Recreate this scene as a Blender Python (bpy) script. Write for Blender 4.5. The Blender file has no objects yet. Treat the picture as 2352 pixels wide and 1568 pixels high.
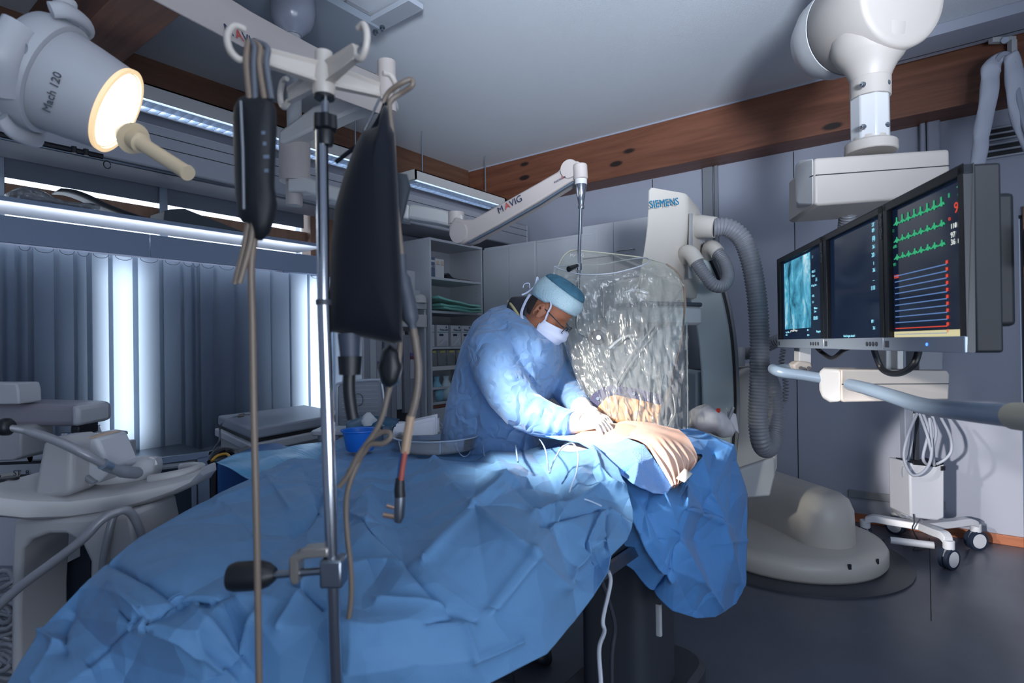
import bpy, bmesh, math, random
from mathutils import Vector as V, Matrix, Euler, noise, geometry
random.seed(7)
S = bpy.context.scene
COL = S.collection
# ---------------------------------------------------------------- camera
F = 1301.06                                   # focal length in pixels of the 2352x1568 frame
YAW, PIT, ROLL = [math.radians(a) for a in (37.2633, -0.2407, -0.7607)]
EYE = V((0, 0, 1.36))
_cy, _sy = math.cos(YAW), math.sin(YAW)
_B = Matrix(((_sy, -_cy, 0), (0, 0, -1), (_cy, _sy, 0)))
_P = Matrix(((1, 0, 0), (0, math.cos(PIT), -math.sin(PIT)), (0, math.sin(PIT), math.cos(PIT))))
_Q = Matrix(((math.cos(ROLL), -math.sin(ROLL), 0), (math.sin(ROLL), math.cos(ROLL), 0), (0, 0, 1)))
W2C = _Q @ _P @ _B                             # world -> (right, down, forward)
C2W = W2C.transposed()
cam = bpy.data.cameras.new('camera')
cam.sensor_width = 36
cam.lens = 36 * F / 2352
cam.clip_start = 0.02
cam.dof.use_dof = True
cam.dof.focus_distance = 2.5
cam.dof.aperture_fstop = 4.0
camo = bpy.data.objects.new('camera', cam)
COL.objects.link(camo)
R3 = C2W @ Matrix(((1, 0, 0), (0, -1, 0), (0, 0, -1)))
camo.matrix_world = Matrix.Translation(EYE) @ R3.to_4x4()
S.camera = camo
RT = C2W @ V((1, 0, 0)); UP = V((0, 0, 1)); FW = V((_cy, _sy, 0)); RH = V((_sy, -_cy, 0))

def ray(px, py): return C2W @ V(((px - 1176) / F, (py - 784) / F, 1))
def at(px, py, d): return EYE + ray(px, py) * d
def onx(px, py, x): r = ray(px, py); return EYE + r * (x / r.x)
def ony(px, py, y): r = ray(px, py); return EYE + r * (y / r.y)
def onz(px, py, z): r = ray(px, py); return EYE + r * ((z - EYE.z) / r.z)
def proj(p):
    c = W2C @ (V(p) - EYE); return (1176 + F * c.x / c.z, 784 + F * c.y / c.z, c.z)

# ---------------------------------------------------------------- light and exposure
S.view_settings.view_transform = 'Standard'
S.view_settings.look = 'None'
S.view_settings.exposure = 0.38
S.view_settings.gamma = 1.0
S.view_settings.use_curve_mapping = False
S.cycles.max_bounces = 8
S.cycles.transparent_max_bounces = 16
S.cycles.diffuse_bounces = 4
S.cycles.glossy_bounces = 3
S.cycles.transmission_bounces = 6
S.cycles.caustics_reflective = False
S.cycles.caustics_refractive = False
S.cycles.sample_clamp_indirect = 4.0
S.cycles.use_denoising = True
W = bpy.data.worlds.new('world'); S.world = W; W.use_nodes = True
W.node_tree.nodes['Background'].inputs[0].default_value = (0.50, 0.66, 1.0, 1)
W.node_tree.nodes['Background'].inputs[1].default_value = 0.24

def lamp(name, kind, loc, target, power, color, size=0.1, **k):
    l = bpy.data.lights.new(name, kind); l.energy = power; l.color = color
    if kind == 'AREA':
        l.shape = 'RECTANGLE'; l.size = size; l.size_y = k.pop('size_y', size)
    elif kind == 'SPOT': l.shadow_soft_size = size
    elif kind == 'SUN': l.angle = size
    else: l.shadow_soft_size = size
    for a, b in k.items(): setattr(l, a, b)
    o = bpy.data.objects.new(name, l); COL.objects.link(o); o.location = loc
    o.rotation_euler = (V(target) - V(loc)).to_track_quat('-Z', 'Y').to_euler()
    return o
LAMP_FACE = at(271, 255, 1.24); LAMP_V = ray(271, 255).normalized()
LAMP_DIR = (LAMP_FACE - at(118, 178, 1.20)).normalized()
lamp('exam_light_beam', 'SPOT', LAMP_FACE + LAMP_DIR * .03, at(1560, 995, 1.9), 420, (1.0, 0.95, 0.89), 0.06, spot_size=math.radians(44), spot_blend=1.0)
lamp('added_ceiling_wash', 'SPOT', (-1.3, -1.5, 1.55), (2.5, 1.0, 3.3), 1550, (0.80, 0.88, 1.0), 0.35, spot_size=math.radians(44), spot_blend=1.0)  # unseen spot added behind the camera to brighten the ceiling
lamp('added_uplight', 'AREA', (-0.1, -1.9, 1.2), (1.1, -0.5, 3.2), 60, (0.78, 0.87, 1.0), 2.4, size_y=1.4)  # added soft fill from below, out of view, for ceiling bounce
lamp('added_overhead_fill', 'AREA', (0.2, -1.2, 3.1), (1.0, 0.6, 0.6), 11, (0.62, 0.79, 1.0), 2.4, size_y=0.8)  # weak overhead fill added behind the camera, not a fixture of the room
lamp('assumed_wall_spot', 'SPOT', (-1.2, 0.72, 1.45), (4.9, -0.16, 0.42), 900, (1.0, 0.95, 0.92), 0.05, spot_size=math.radians(10.5), spot_blend=0.25)  # assumed spot lamp, added unseen behind the camera to light the cart and wall

for x_, w_ in ((1.20, .17), (2.43, .34)):
    lamp('window_daylight', 'AREA', (x_, 3.99, 1.33), (x_, 3.0, 1.33), 2.6 * w_ / .17, (0.84, 0.92, 1.0), w_ * .55, size_y=1.0, spread=math.radians(50))  # area lamps added in the window openings to make the blind slats glow

# ---------------------------------------------------------------- materials
MATS = {}
def hexc(h):
    v = [int(h[i:i + 2], 16) / 255 for i in (0, 2, 4)]
    return tuple((c / 12.92 if c <= .04045 else ((c + .055) / 1.055) ** 2.4) for c in v) + (1,)
def mat(name, color, rough=0.5, metal=0.0, bump=0.0, bscale=200, vary=0.0, vscale=6, emit=None, estr=0.0, spec=0.5, sss=0.0, stretch=None, coat=0.0):
    if name in MATS: return MATS[name]
    m = bpy.data.materials.new(name); m.use_nodes = True
    nt = m.node_tree; b = nt.nodes['Principled BSDF']
    c = hexc(color) if isinstance(color, str) else tuple(color) + (1,)
    b.inputs['Base Color'].default_value = c
    b.inputs['Roughness'].default_value = rough
    b.inputs['Metallic'].default_value = metal
    b.inputs['Specular IOR Level'].default_value = spec
    if coat: b.inputs['Coat Weight'].default_value = coat
    if sss:
        b.inputs['Subsurface Weight'].default_value = sss
        b.inputs['Subsurface Radius'].default_value = (.02, .008, .004)
    if emit:
        b.inputs['Emission Color'].default_value = hexc(emit) if isinstance(emit, str) else tuple(emit) + (1,)
        b.inputs['Emission Strength'].default_value = estr
    tc = nt.nodes.new('ShaderNodeTexCoord')
    src = tc.outputs['Object']
    if stretch:
        mp = nt.nodes.new('ShaderNodeMapping'); mp.inputs['Scale'].default_value = stretch
        nt.links.new(src, mp.inputs[0]); src = mp.outputs[0]
    if vary:
        n = nt.nodes.new('ShaderNodeTexNoise'); n.inputs['Scale'].default_value = vscale; n.inputs['Detail'].default_value = 5
        nt.links.new(src, n.inputs['Vector'])
        r = nt.nodes.new('ShaderNodeValToRGB')
        r.color_ramp.elements[0].position = .3; r.color_ramp.elements[1].position = .7
        r.color_ramp.elements[0].color = tuple(x * (1 - vary) for x in c[:3]) + (1,)
        r.color_ramp.elements[1].color = tuple(min(1, x * (1 + vary)) for x in c[:3]) + (1,)
        nt.links.new(n.outputs[0], r.inputs[0]); nt.links.new(r.outputs[0], b.inputs['Base Color'])
    if bump:
        n2 = nt.nodes.new('ShaderNodeTexNoise'); n2.inputs['Scale'].default_value = bscale; n2.inputs['Detail'].default_value = 4
        nt.links.new(src, n2.inputs['Vector'])
        bp = nt.nodes.new('ShaderNodeBump'); bp.inputs['Strength'].default_value = bump; bp.inputs['Distance'].default_value = .01
        nt.links.new(n2.outputs[0], bp.inputs['Height']); nt.links.new(bp.outputs[0], b.inputs['Normal'])
    MATS[name] = m
    return m
def nodes_of(m): return m.node_tree.nodes, m.node_tree.links, m.node_tree.nodes['Principled BSDF']
def emissive(name, color, strength):
    if name in MATS: return MATS[name]
    m = bpy.data.materials.new(name); m.use_nodes = True; nt = m.node_tree; nt.nodes.clear()
    e = nt.nodes.new('ShaderNodeEmission'); o = nt.nodes.new('ShaderNodeOutputMaterial')
    e.inputs[0].default_value = hexc(color); e.inputs[1].default_value = strength
    nt.links.new(e.outputs[0], o.inputs[0]); MATS[name] = m; return m
def film(name, tint, gloss=0.15, rough=0.12, haze=0.1, bump=0.6, bscale=25, bdetail=3):
    """thin clear plastic: see-through, a milky share and sharp glints on its creases"""
    if name in MATS: return MATS[name]
    m = bpy.data.materials.new(name); m.use_nodes = True; nt = m.node_tree; nt.nodes.clear()
    N = nt.nodes.new; L = nt.links.new
    o = N('ShaderNodeOutputMaterial'); t = N('ShaderNodeBsdfTransparent'); t.inputs[0].default_value = tint + (1,)
    g = N('ShaderNodeBsdfGlossy'); g.inputs['Roughness'].default_value = rough
    d = N('ShaderNodeBsdfDiffuse'); d.inputs[0].default_value = (.85, .88, .9, 1)
    m1 = N('ShaderNodeMixShader'); m2 = N('ShaderNodeMixShader')
    m1.inputs[0].default_value = haze
    L(t.outputs[0], m1.inputs[1]); L(d.outputs[0], m1.inputs[2])
    fr = N('ShaderNodeFresnel'); fr.inputs[0].default_value = 1.35
    ad = N('ShaderNodeMath'); ad.operation = 'MULTIPLY_ADD'; ad.inputs[1].default_value = 1.0; ad.inputs[2].default_value = gloss
    L(fr.outputs[0], ad.inputs[0]); L(ad.outputs[0], m2.inputs[0])
    L(m1.outputs[0], m2.inputs[1]); L(g.outputs[0], m2.inputs[2]); L(m2.outputs[0], o.inputs[0])
    if bump:
        tc = N('ShaderNodeTexCoord'); mp = N('ShaderNodeMapping'); mp.inputs['Scale'].default_value = (1, 1, .35)
        n = N('ShaderNodeTexNoise'); n.inputs['Scale'].default_value = bscale; n.inputs['Detail'].default_value = bdetail; n.inputs['Distortion'].default_value = 1.2
        b = N('ShaderNodeBump'); b.inputs['Strength'].default_value = bump; b.inputs['Distance'].default_value = .03
        L(tc.outputs['Object'], mp.inputs[0]); L(mp.outputs[0], n.inputs['Vector']); L(n.outputs[0], b.inputs['Height'])
        L(b.outputs[0], g.inputs['Normal']); L(b.outputs[0], d.inputs['Normal'])
    MATS[name] = m; return m
def wood(name, c1, c2, along=0, knots=True):
    if name in MATS: return MATS[name]
    m = bpy.data.materials.new(name); m.use_nodes = True; nt = m.node_tree; N = nt.nodes.new; L = nt.links.new
    b = nt.nodes['Principled BSDF']; b.inputs['Roughness'].default_value = .5
    tc = N('ShaderNodeTexCoord'); mp = N('ShaderNodeMapping')
    sc = [11, 11, 11]; sc[along] = .7; mp.inputs['Scale'].default_value = sc
    L(tc.outputs['Object'], mp.inputs[0])
    n = N('ShaderNodeTexNoise'); n.inputs['Scale'].default_value = 1.6; n.inputs['Detail'].default_value = 9; n.inputs['Roughness'].default_value = .65; n.inputs['Distortion'].default_value = .6
    L(mp.outputs[0], n.inputs['Vector'])
    r = N('ShaderNodeValToRGB'); r.color_ramp.elements[0].position = .28; r.color_ramp.elements[1].position = .72
    r.color_ramp.elements[0].color = hexc(c1); r.color_ramp.elements[1].color = hexc(c2)
    L(n.outputs[0], r.inputs[0])
    out = r.outputs[0]
    if knots:
        mk = N('ShaderNodeMapping'); s2 = [5.2, 5.2, 5.2]; s2[along] = 2.0; mk.inputs['Scale'].default_value = s2
        L(tc.outputs['Object'], mk.inputs[0])
        vo = N('ShaderNodeTexVoronoi'); vo.inputs['Scale'].default_value = 1.0; L(mk.outputs[0], vo.inputs['Vector'])
        k = N('ShaderNodeValToRGB'); k.color_ramp.elements[0].position = .10; k.color_ramp.elements[1].position = .16
        L(vo.outputs['Distance'], k.inputs[0])
        mx = N('ShaderNodeMix'); mx.data_type = 'RGBA'; L(k.outputs[0], mx.inputs['Factor'])
        mx.inputs['A'].default_value = hexc('1d120d'); L(out, mx.inputs['B']); out = mx.outputs['Result']
    L(out, b.inputs['Base Color'])
    MATS[name] = m; return m
def cloth(name, color, rough=.75, weave=900, sheen=.3, bump=.15, crease=0.0, spec=.3):
    if name in MATS: return MATS[name]
    m = mat(name, color, rough, bump=bump, bscale=weave, spec=spec)
    nd, L, b = nodes_of(m)
    b.inputs['Sheen Weight'].default_value = sheen
    if crease:
        tc = [n for n in nd if n.type == 'TEX_COORD'][0]
        bp = [n for n in nd if n.type == 'BUMP'][0]
        v = nd.new('ShaderNodeTexVoronoi'); v.feature = 'DISTANCE_TO_EDGE'; v.inputs['Scale'].default_value = crease
        nz = nd.new('ShaderNodeTexNoise'); nz.inputs['Scale'].default_value = crease * .8
        mx = nd.new('ShaderNodeMix'); mx.data_type = 'VECTOR'; mx.inputs['Factor'].default_value = .25
        L.new(tc.outputs['Object'], nz.inputs['Vector']); L.new(tc.outputs['Object'], mx.inputs['A']); L.new(nz.outputs['Color'], mx.inputs['B'])
        L.new(mx.outputs['Result'], v.inputs['Vector'])
        rr = nd.new('ShaderNodeMapRange'); rr.inputs['From Max'].default_value = .25
        L.new(v.outputs['Distance'], rr.inputs[0])
        b2 = nd.new('ShaderNodeBump'); b2.inputs['Strength'].default_value = .8; b2.inputs['Distance'].default_value = .09 / crease
        L.new(rr.outputs[0], b2.inputs['Height']); L.new(bp.outputs[0], b2.inputs['Normal']); L.new(b2.outputs[0], b.inputs['Normal'])
    return m
M_white = mat('enamel_white', 'c9c8c6', .38, vary=.03, vscale=3)
M_cream = mat('device_cream', 'cfc9c0', .42, vary=.02, vscale=3)
M_lightgrey = mat('device_light_grey', 'b3b5b8', .45)
M_midgrey = mat('mid_grey', '7c8087', .5)
M_dkgrey = mat('dark_grey', '3a3e46', .5)
M_black = mat('black_plastic', '15171c', .45)
M_blackcloth = cloth('black_cloth', '0c1017', .85, 700, .05, .1, spec=.15)
M_rubber = mat('rubber', '202329', .7)
M_chrome = mat('chrome', 'c6c8cc', .16, 1.0)
M_steel = mat('brushed_steel', '8d949d', .34, 1.0, bump=.05, bscale=300, stretch=(1, 1, 12))
M_alu = mat('anodised_aluminium', 'a9b6c4', .33, .85)
M_joint = mat('joint_dark', '23262c', .6)
M_text = mat('print_dark', '2a3550', .6)
M_red = mat('print_red', 'b8413a', .6)
M_hose = mat('grey_hose', '7d7f86', .42, vary=.1, vscale=20)
M_cable = mat('cable_beige', '8d8478', .5)
M_cabwhite = mat('cabinet_white', 'b9bcc2', .5, vary=.03, vscale=2)

# ---------------------------------------------------------------- mesh building
ORG = {}
class MB:
    def __init__(s): s.v = []; s.f = []
    def add(s, vs, fs):
        n = len(s.v); s.v += [V(p) for p in vs]; s.f += [tuple(i + n for i in q) for q in fs]; return s
    def box(s, c, size, rz=0, rot=None):
        c = V(c); h = V(size) / 2
        R = rot if rot is not None else Matrix.Rotation(rz, 3, 'Z')
        vs = [c + R @ V((x * h.x, y * h.y, z * h.z)) for x in (-1, 1) for y in (-1, 1) for z in (-1, 1)]
        return s.add(vs, [(0, 1, 3, 2), (4, 6, 7, 5), (0, 4, 5, 1), (2, 3, 7, 6), (0, 2, 6, 4), (1, 5, 7, 3)])
    def box2(s, a, b):
        a = V(a); b = V(b); return s.box((a + b) / 2, [abs(x) for x in (b - a)])
    def prism(s, pts, vec):
        pts = [V(p) for p in pts]; n = len(pts); vec = V(vec)
        vs = pts + [p + vec for p in pts]
        fs = [tuple(range(n))[::-1], tuple(range(n, 2 * n))] + [(i, (i + 1) % n, (i + 1) % n + n, i + n) for i in range(n)]
        return s.add(vs, fs)
    def loft(s, rings, caps=True, closed=True):
        n = len(rings[0]); vs = [p for r in rings for p in r]; fs = []
        for i in range(len(rings) - 1):
            for j in range(n if closed else n - 1):
                a, b = i * n + j, i * n + (j + 1) % n
                fs.append((a, b, b + n, a + n))
        if caps and closed:
            fs.append(tuple(range(n))[::-1]); fs.append(tuple(range((len(rings) - 1) * n, len(rings) * n)))
        return s.add(vs, fs)
    def tube(s, pts, r, n=12, caps=True, flat=1.0, up=None):
        pts = [V(p) for p in pts]; rings = []; prev = None
        for i, p in enumerate(pts):
            t = (pts[min(i + 1, len(pts) - 1)] - pts[max(i - 1, 0)])
            if t.length < 1e-9: t = V((0, 0, 1))
            t.normalize()
            if prev is None:
                a = V(up) if up else (V((0, 0, 1)) if abs(t.z) < .9 else V((1, 0, 0)))
            else: a = prev
            a = (a - t * a.dot(t))
            if a.length < 1e-6: a = t.orthogonal()
            a.normalize(); b = t.cross(a); prev = a
            rr = r[i] if isinstance(r, (list, tuple)) else r
            rings.append([p + a * math.cos(k * 2 * math.pi / n) * rr * flat + b * math.sin(k * 2 * math.pi / n) * rr for k in range(n)])
        return s.loft(rings, caps)
    def cyl(s, p0, p1, r0, r1=None, n=24): return s.tube([p0, p1], [r0, r0 if r1 is None else r1], n)
    def lathe(s, o, prof, axis=(0, 0, 1), n=32, caps=True):
        o = V(o); ax = V(axis).normalized(); a = ax.orthogonal().normalized(); b = ax.cross(a)
        return s.loft([[o + ax * h + (a * math.cos(k * 2 * math.pi / n) + b * math.sin(k * 2 * math.pi / n)) * max(r, 1e-4) for k in range(n)] for r, h in prof], caps)
    def ball(s, c, r, n=16, m=10, sc=(1, 1, 1)):
        c = V(c)
        rings = []
        for i in range(m + 1):
            th = math.pi * (i + .02) / (m + .04)
            rings.append([c + V((math.sin(th) * math.cos(k * 2 * math.pi / n) * r * sc[0], math.sin(th) * math.sin(k * 2 * math.pi / n) * r * sc[1], math.cos(th) * r * sc[2])) for k in range(n)])
        return s.loft(rings[::-1])
    def sheet(s, rows):
        n = len(rows[0]); vs = [p for r in rows for p in r]
        return s.add(vs, [(i * n + j, i * n + j + 1, (i + 1) * n + j + 1, (i + 1) * n + j) for i in range(len(rows) - 1) for j in range(n - 1)])
    def rbox(s, c, size, r, rz=0, n=5, rot=None, axis=2):
        """box with rounded vertical (axis) corners"""
        c = V(c); R = rot if rot is not None else Matrix.Rotation(rz, 3, 'Z')
        o = [i for i in range(3) if i != axis]; hx, hy, hz = size[o[0]] / 2, size[o[1]] / 2, size[axis] / 2
        ring = []
        for (sx, sy, a0) in ((1, 1, 0), (-1, 1, 90), (-1, -1, 180), (1, -1, 270)):
            for k in range(n + 1):
                a = math.radians(a0 + 90 * k / n)
                ring.append((sx * (hx - r) + r * math.cos(a), sy * (hy - r) + r * math.sin(a)))
        def P(x, y, z):
            q = [0, 0, 0]; q[o[0]] = x; q[o[1]] = y; q[axis] = z; return c + R @ V(q)
        e = min(r * .35, hz * .4)
        def inset(k): return [(x * (1 - k / hx), y * (1 - k / hy)) for x, y in ring]
        rings = [[P(x, y, -hz) for x, y in inset(e)], [P(x, y, -hz + e) for x, y in ring], [P(x, y, hz - e) for x, y in ring], [P(x, y, hz) for x, y in inset(e)]]
        return s.loft(rings)
    def build(s, name, m, parent=None, smooth=35, bevel=0, seg=2, solid=0, sub=0, org=None, mods=()):
        me = bpy.data.meshes.new(name)
        if parent is not None: o0 = ORG[parent.name]
        elif org is not None: o0 = V(org)
        else:
            lo = [min(p[i] for p in s.v) for i in range(3)]; hi = [max(p[i] for p in s.v) for i in range(3)]
            o0 = V(((lo[0] + hi[0]) / 2, (lo[1] + hi[1]) / 2, lo[2]))
        me.from_pydata([tuple(p - o0) for p in s.v], [], s.f)
        bm = bmesh.new(); bm.from_mesh(me)
        bmesh.ops.remove_doubles(bm, verts=bm.verts, dist=1e-6)
        bmesh.ops.recalc_face_normals(bm, faces=bm.faces)
        bm.to_mesh(me); bm.free()
        o = bpy.data.objects.new(name, me); COL.objects.link(o)
        for k in (m if isinstance(m, list) else [m]): me.materials.append(k)
        if parent is not None: o.parent = parent
        else: o.location = o0
        ORG[o.name] = o0
        if smooth:
            me.polygons.foreach_set('use_smooth', [True] * len(me.polygons))
            me.set_sharp_from_angle(angle=math.radians(smooth))
        if bevel:
            b = o.modifiers.new('bevel', 'BEVEL'); b.width = bevel; b.segments = seg; b.limit_method = 'ANGLE'; b.angle_limit = math.radians(40)
        if solid:
            b = o.modifiers.new('solid', 'SOLIDIFY'); b.thickness = solid; b.offset = 0
        if sub:
            b = o.modifiers.new('sub', 'SUBSURF'); b.levels = sub; b.render_levels = sub
        return o
def tag(o, label=None, cat=None, group=None, kind=None):
    if label: o['label'] = label
    if cat: o['category'] = cat
    if group: o['group'] = group
    if kind: o['kind'] = kind
    return o
def thing(name, loc, label, cat, group=None):
    o = bpy.data.objects.new(name, None); COL.objects.link(o); o.location = loc; o.empty_display_size = .1
    ORG[o.name] = V(loc)
    return tag(o, label, cat, group)
def structure(o): o['kind'] = 'structure'; return o
def text(s, size, origin, xd, yd, m, parent, name='lettering', thick=.0015, align='LEFT', shear=0, spacing=1.0, xscale=1.0):
    c = bpy.data.curves.new('t', 'FONT'); c.body = s; c.size = size; c.extrude = thick / 2; c.align_x = align; c.shear = shear; c.space_character = spacing
    c.resolution_u = 3
    t = bpy.data.objects.new('t', c); COL.objects.link(t)
    dg = bpy.context.evaluated_depsgraph_get()
    me = bpy.data.meshes.new_from_object(t.evaluated_get(dg))
    bpy.data.objects.remove(t); bpy.data.curves.remove(c)
    xd = V(xd).normalized(); yd = V(yd); yd = (yd - xd * yd.dot(xd)).normalized(); zd = xd.cross(yd)
    o0 = ORG[parent.name]; origin = V(origin)
    for v in me.vertices:
        v.co = origin + xd * v.co.x * xscale + yd * v.co.y + zd * v.co.z - o0
    me.materials.clear(); me.materials.append(m)
    o = bpy.data.objects.new(name, me); COL.objects.link(o); o.parent = parent; ORG[o.name] = o0
    return o
def apply_mods(o):
    dg = bpy.context.evaluated_depsgraph_get(); me = bpy.data.meshes.new_from_object(o.evaluated_get(dg))
    o.modifiers.clear(); old = o.data; o.data = me; me.name = o.name; bpy.data.meshes.remove(old)
    return o
def bez(pts, n=8):
    """smooth curve through points (Catmull-Rom)"""
    pts = [V(p) for p in pts]; out = []
    for i in range(len(pts) - 1):
        p0 = pts[max(i - 1, 0)]; p1 = pts[i]; p2 = pts[i + 1]; p3 = pts[min(i + 2, len(pts) - 1)]
        for k in range(n):
            t = k / n
            out.append(.5 * ((2 * p1) + (p2 - p0) * t + (2 * p0 - 5 * p1 + 4 * p2 - p3) * t * t + (3 * p1 - p0 - 3 * p2 + p3) * t ** 3))
    return out + [pts[-1]]
def pxs(lst, d): return [at(x, y, d) for x, y in lst]
def kids(o): return list(o.children)
def copy_tree(o, parent=None):
    c = o.copy(); COL.objects.link(c)
    if parent is not None: c.parent = parent
    ORG[c.name] = ORG[o.name]
    for ch in kids(o): copy_tree(ch, c)
    return c
def ripple(pts_path, r, pitch, depth, n=16):
    """a corrugated hose along a path"""
    P = [V(p) for p in pts_path]; L = [0]
    for a, b in zip(P, P[1:]): L.append(L[-1] + (b - a).length)
    N = max(8, int(L[-1] / pitch * 4)); out = []; rr = []; j = 0
    for i in range(N + 1):
        s = L[-1] * i / N
        while j < len(P) - 2 and L[j + 1] < s: j += 1
        t = (s - L[j]) / max(1e-9, L[j + 1] - L[j]); out.append(P[j].lerp(P[j + 1], t)); rr.append(r - depth * (i % 4 >= 2))
    return MB().tube(out, rr, n)
# ================================================================ the setting
ZC, XB = 3.255, 4.92
M_wall = mat('wall_paint', '9a9fae', .6, bump=.04, bscale=350, vary=.03, vscale=1.5)
M_ceil = mat('ceiling_textured', 'd3d9e0', .75, bump=.35, bscale=60, stretch=(1, 9, 1))
M_floor = mat('vinyl_floor', '565b68', .33, vary=.10, vscale=5, bump=.03, bscale=120)
M_beam = wood('beam_timber', '54301f', '7d4f3b', along=1)
M_beamx = wood('header_timber', '55392b', '795643', along=0)
M_post = wood('post_timber', '7a5a48', '9c7a64', along=2)
M_skirt = wood('skirting_timber', '8a4f35', 'b9714c', along=1, knots=False)
M_sky = emissive('daylight', 'dfeaf6', 4.5)
structure(MB().box2((-2.5, -3.5, -.1), (XB + .2, 4.6, 0)).build('floor', M_floor, smooth=0))
structure(MB().box2((-2.5, -3.5, ZC), (XB + .2, 4.6, ZC + .12)).build('ceiling', M_ceil, smooth=0))
b = MB(); b.box2((XB, -.40, 0), (XB + .15, 4.6, ZC)); b.box2((XB, -3.5, 2.15), (XB + .15, -.40, ZC)); b.box2((XB, -3.5, 0), (XB + .15, -1.45, 2.15))
wb = structure(b.build('wall_back', M_wall, smooth=0))
b = MB()
for y in (.921, 2.1): b.box2((XB - .003, y - .003, .08), (XB + .001, y + .003, 2.85))
b.build('panel_seam', M_joint, wb)
structure(MB().box2((XB - .02, -.40, 0), (XB, 2.0, .065)).build('baseboard_back', M_skirt, smooth=0, bevel=.004))
d = MB(); d.box2((XB - .03, -.48, 0), (XB + .15, -.418, 2.2)); d.box2((XB - .03, -1.50, 0), (XB + .15, -1.43, 2.2)); d.box2((XB - .03, -1.50, 2.12), (XB + .15, -.42, 2.2))
df = structure(d.build('door_1', M_post, smooth=0, bevel=.004))
MB().box2((XB + .04, -1.43, 0), (XB + .08, -.48, 2.12)).build('door_leaf', M_cabwhite, df, bevel=.003)
# left wall with the strip window and two low windows behind the blinds
b = MB(); YL = 4.0
b.box2((-2.5, YL, 0), (1.10, YL + .2, 2.03)); b.box2((1.29, YL, 0), (2.24, YL + .2, 2.03)); b.box2((2.62, YL, 0), (XB, YL + .2, 2.03))
b.box2((1.10, YL, 0), (1.29, YL + .2, .8)); b.box2((2.24, YL, 0), (2.62, YL + .2, .8)); b.box2((1.10, YL, 1.85), (1.29, YL + .2, 2.03)); b.box2((2.24, YL, 1.85), (2.62, YL + .2, 2.03))
b.box2((2.62, YL, 2.03), (XB, YL + .2, 2.9)); b.box2((-2.5, YL, 2.62), (2.62, YL + .2, 2.9))
structure(b.build('wall_left', M_wall, smooth=0))
structure(MB().box2((-2.5, YL + .1, 2.70), (XB, YL + .35, ZC)).build('trim_1', M_beamx, smooth=0))
structure(MB().box2((-2.5, YL + .55, -.1), (3.0, YL + .57, 3.3)).build('sky_beyond_window', M_sky, smooth=0))
for i, (x0, x1, z0, z1) in enumerate(((-2.5, 2.62, 2.03, 2.62), (1.10, 1.29, .8, 1.85), (2.24, 2.62, .8, 1.85))):
    w = MB(); t = .03
    w.box2((x0, YL + .06, z0), (x1, YL + .1, z0 + t)); w.box2((x0, YL + .06, z1 - t), (x1, YL + .1, z1))
    w.box2((x0, YL + .06, z0), (x0 + t, YL + .1, z1)); w.box2((x1 - t, YL + .06, z0), (x1, YL + .1, z1))
    w = structure(w.build('window_%d' % (i + 1), M_cabwhite, smooth=0))
    MB().box2((x0 + t, YL + .075, z0 + t), (x1 - t, YL + .08, z1 - t)).build('pane', film('window_glass', (.95, .97, 1), .02, .05, .0, 0), w)
structure(MB().box2((2.55, YL - .12, 1.9), (2.80, YL, 2.72)).build('trim_2', M_post, smooth=0, bevel=.006))
structure(MB().box2((-2.5, YL - .05, 2.175), (2.55, YL, 2.251)).build('trim_3', M_post, smooth=0))
# beams
def beam(x0, x1, label):
    o = MB().box2((x0, -3.5, 2.854), (x1, 4.1, ZC)).build('ceiling_beam', M_beam, smooth=0, bevel=.008)
    tag(o, label, 'beam', kind='structure')
beam(4.65, XB, 'long knotty timber beam under the ceiling along the back wall')
beam(.892, 1.132, 'timber beam under the ceiling above the exam lamp')
structure(MB().box2((4.646, -3.5, ZC - .012), (4.651, 4.1, ZC)).build('trim_4', M_wall, smooth=0))
# cable duct on the left wall (louvred air duct)
M_duct = mat('duct_white', 'a4a8b2', .5, vary=.02)
g = thing('cable_duct', (2, 3.7, 2.37), 'long pale wall duct with grooved front under the ceiling lights', 'duct')
MB().box2((-2.4, 3.49, 2.37), (4.87, 3.9, 2.612)).build('duct_body', M_duct, g, bevel=.012)
b = MB()
for z in (2.49, 2.555): b.box2((-2.4, 3.4875, z - .002), (4.87, 3.492, z + .002))
b.build('groove', M_joint, g)
MB().box2((4.87, 3.485, 2.365), (4.90, 3.905, 2.617)).build('end_cap', M_duct, g, bevel=.012)
structure(MB().box2((-2.4, 3.9, 2.55), (4.9, YL, 2.6)).build('trim_5', M_duct, smooth=0))
# curtain rail with black hooks
g = thing('curtain_rail', (1.6, 3.47, 2.33), 'thin metal curtain rail below the pale wall duct', 'rail')
MB().tube([(-2.4, 3.475, 2.352), (3.2, 3.475, 2.352)], .011, 8).build('rail', M_steel, g)
MB().tube([(-2.4, 3.465, 2.362), (1.06, 3.465, 2.362)], .014, 8).build('black_pipe', M_black, g)
for x in (.785, .935, .985): MB().cyl((x, 3.455, 2.345), (x, 3.455, 2.378), .012, n=10).build('clamp', M_black, g)
MB().tube([V((1.075, 3.45, 2.34)) + V((.016 * math.cos(a), 0, .02 * math.sin(a) - .02)) for a in [i * .5 for i in range(13)]], .0025, 6).build('hook', M_black, g)
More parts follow.
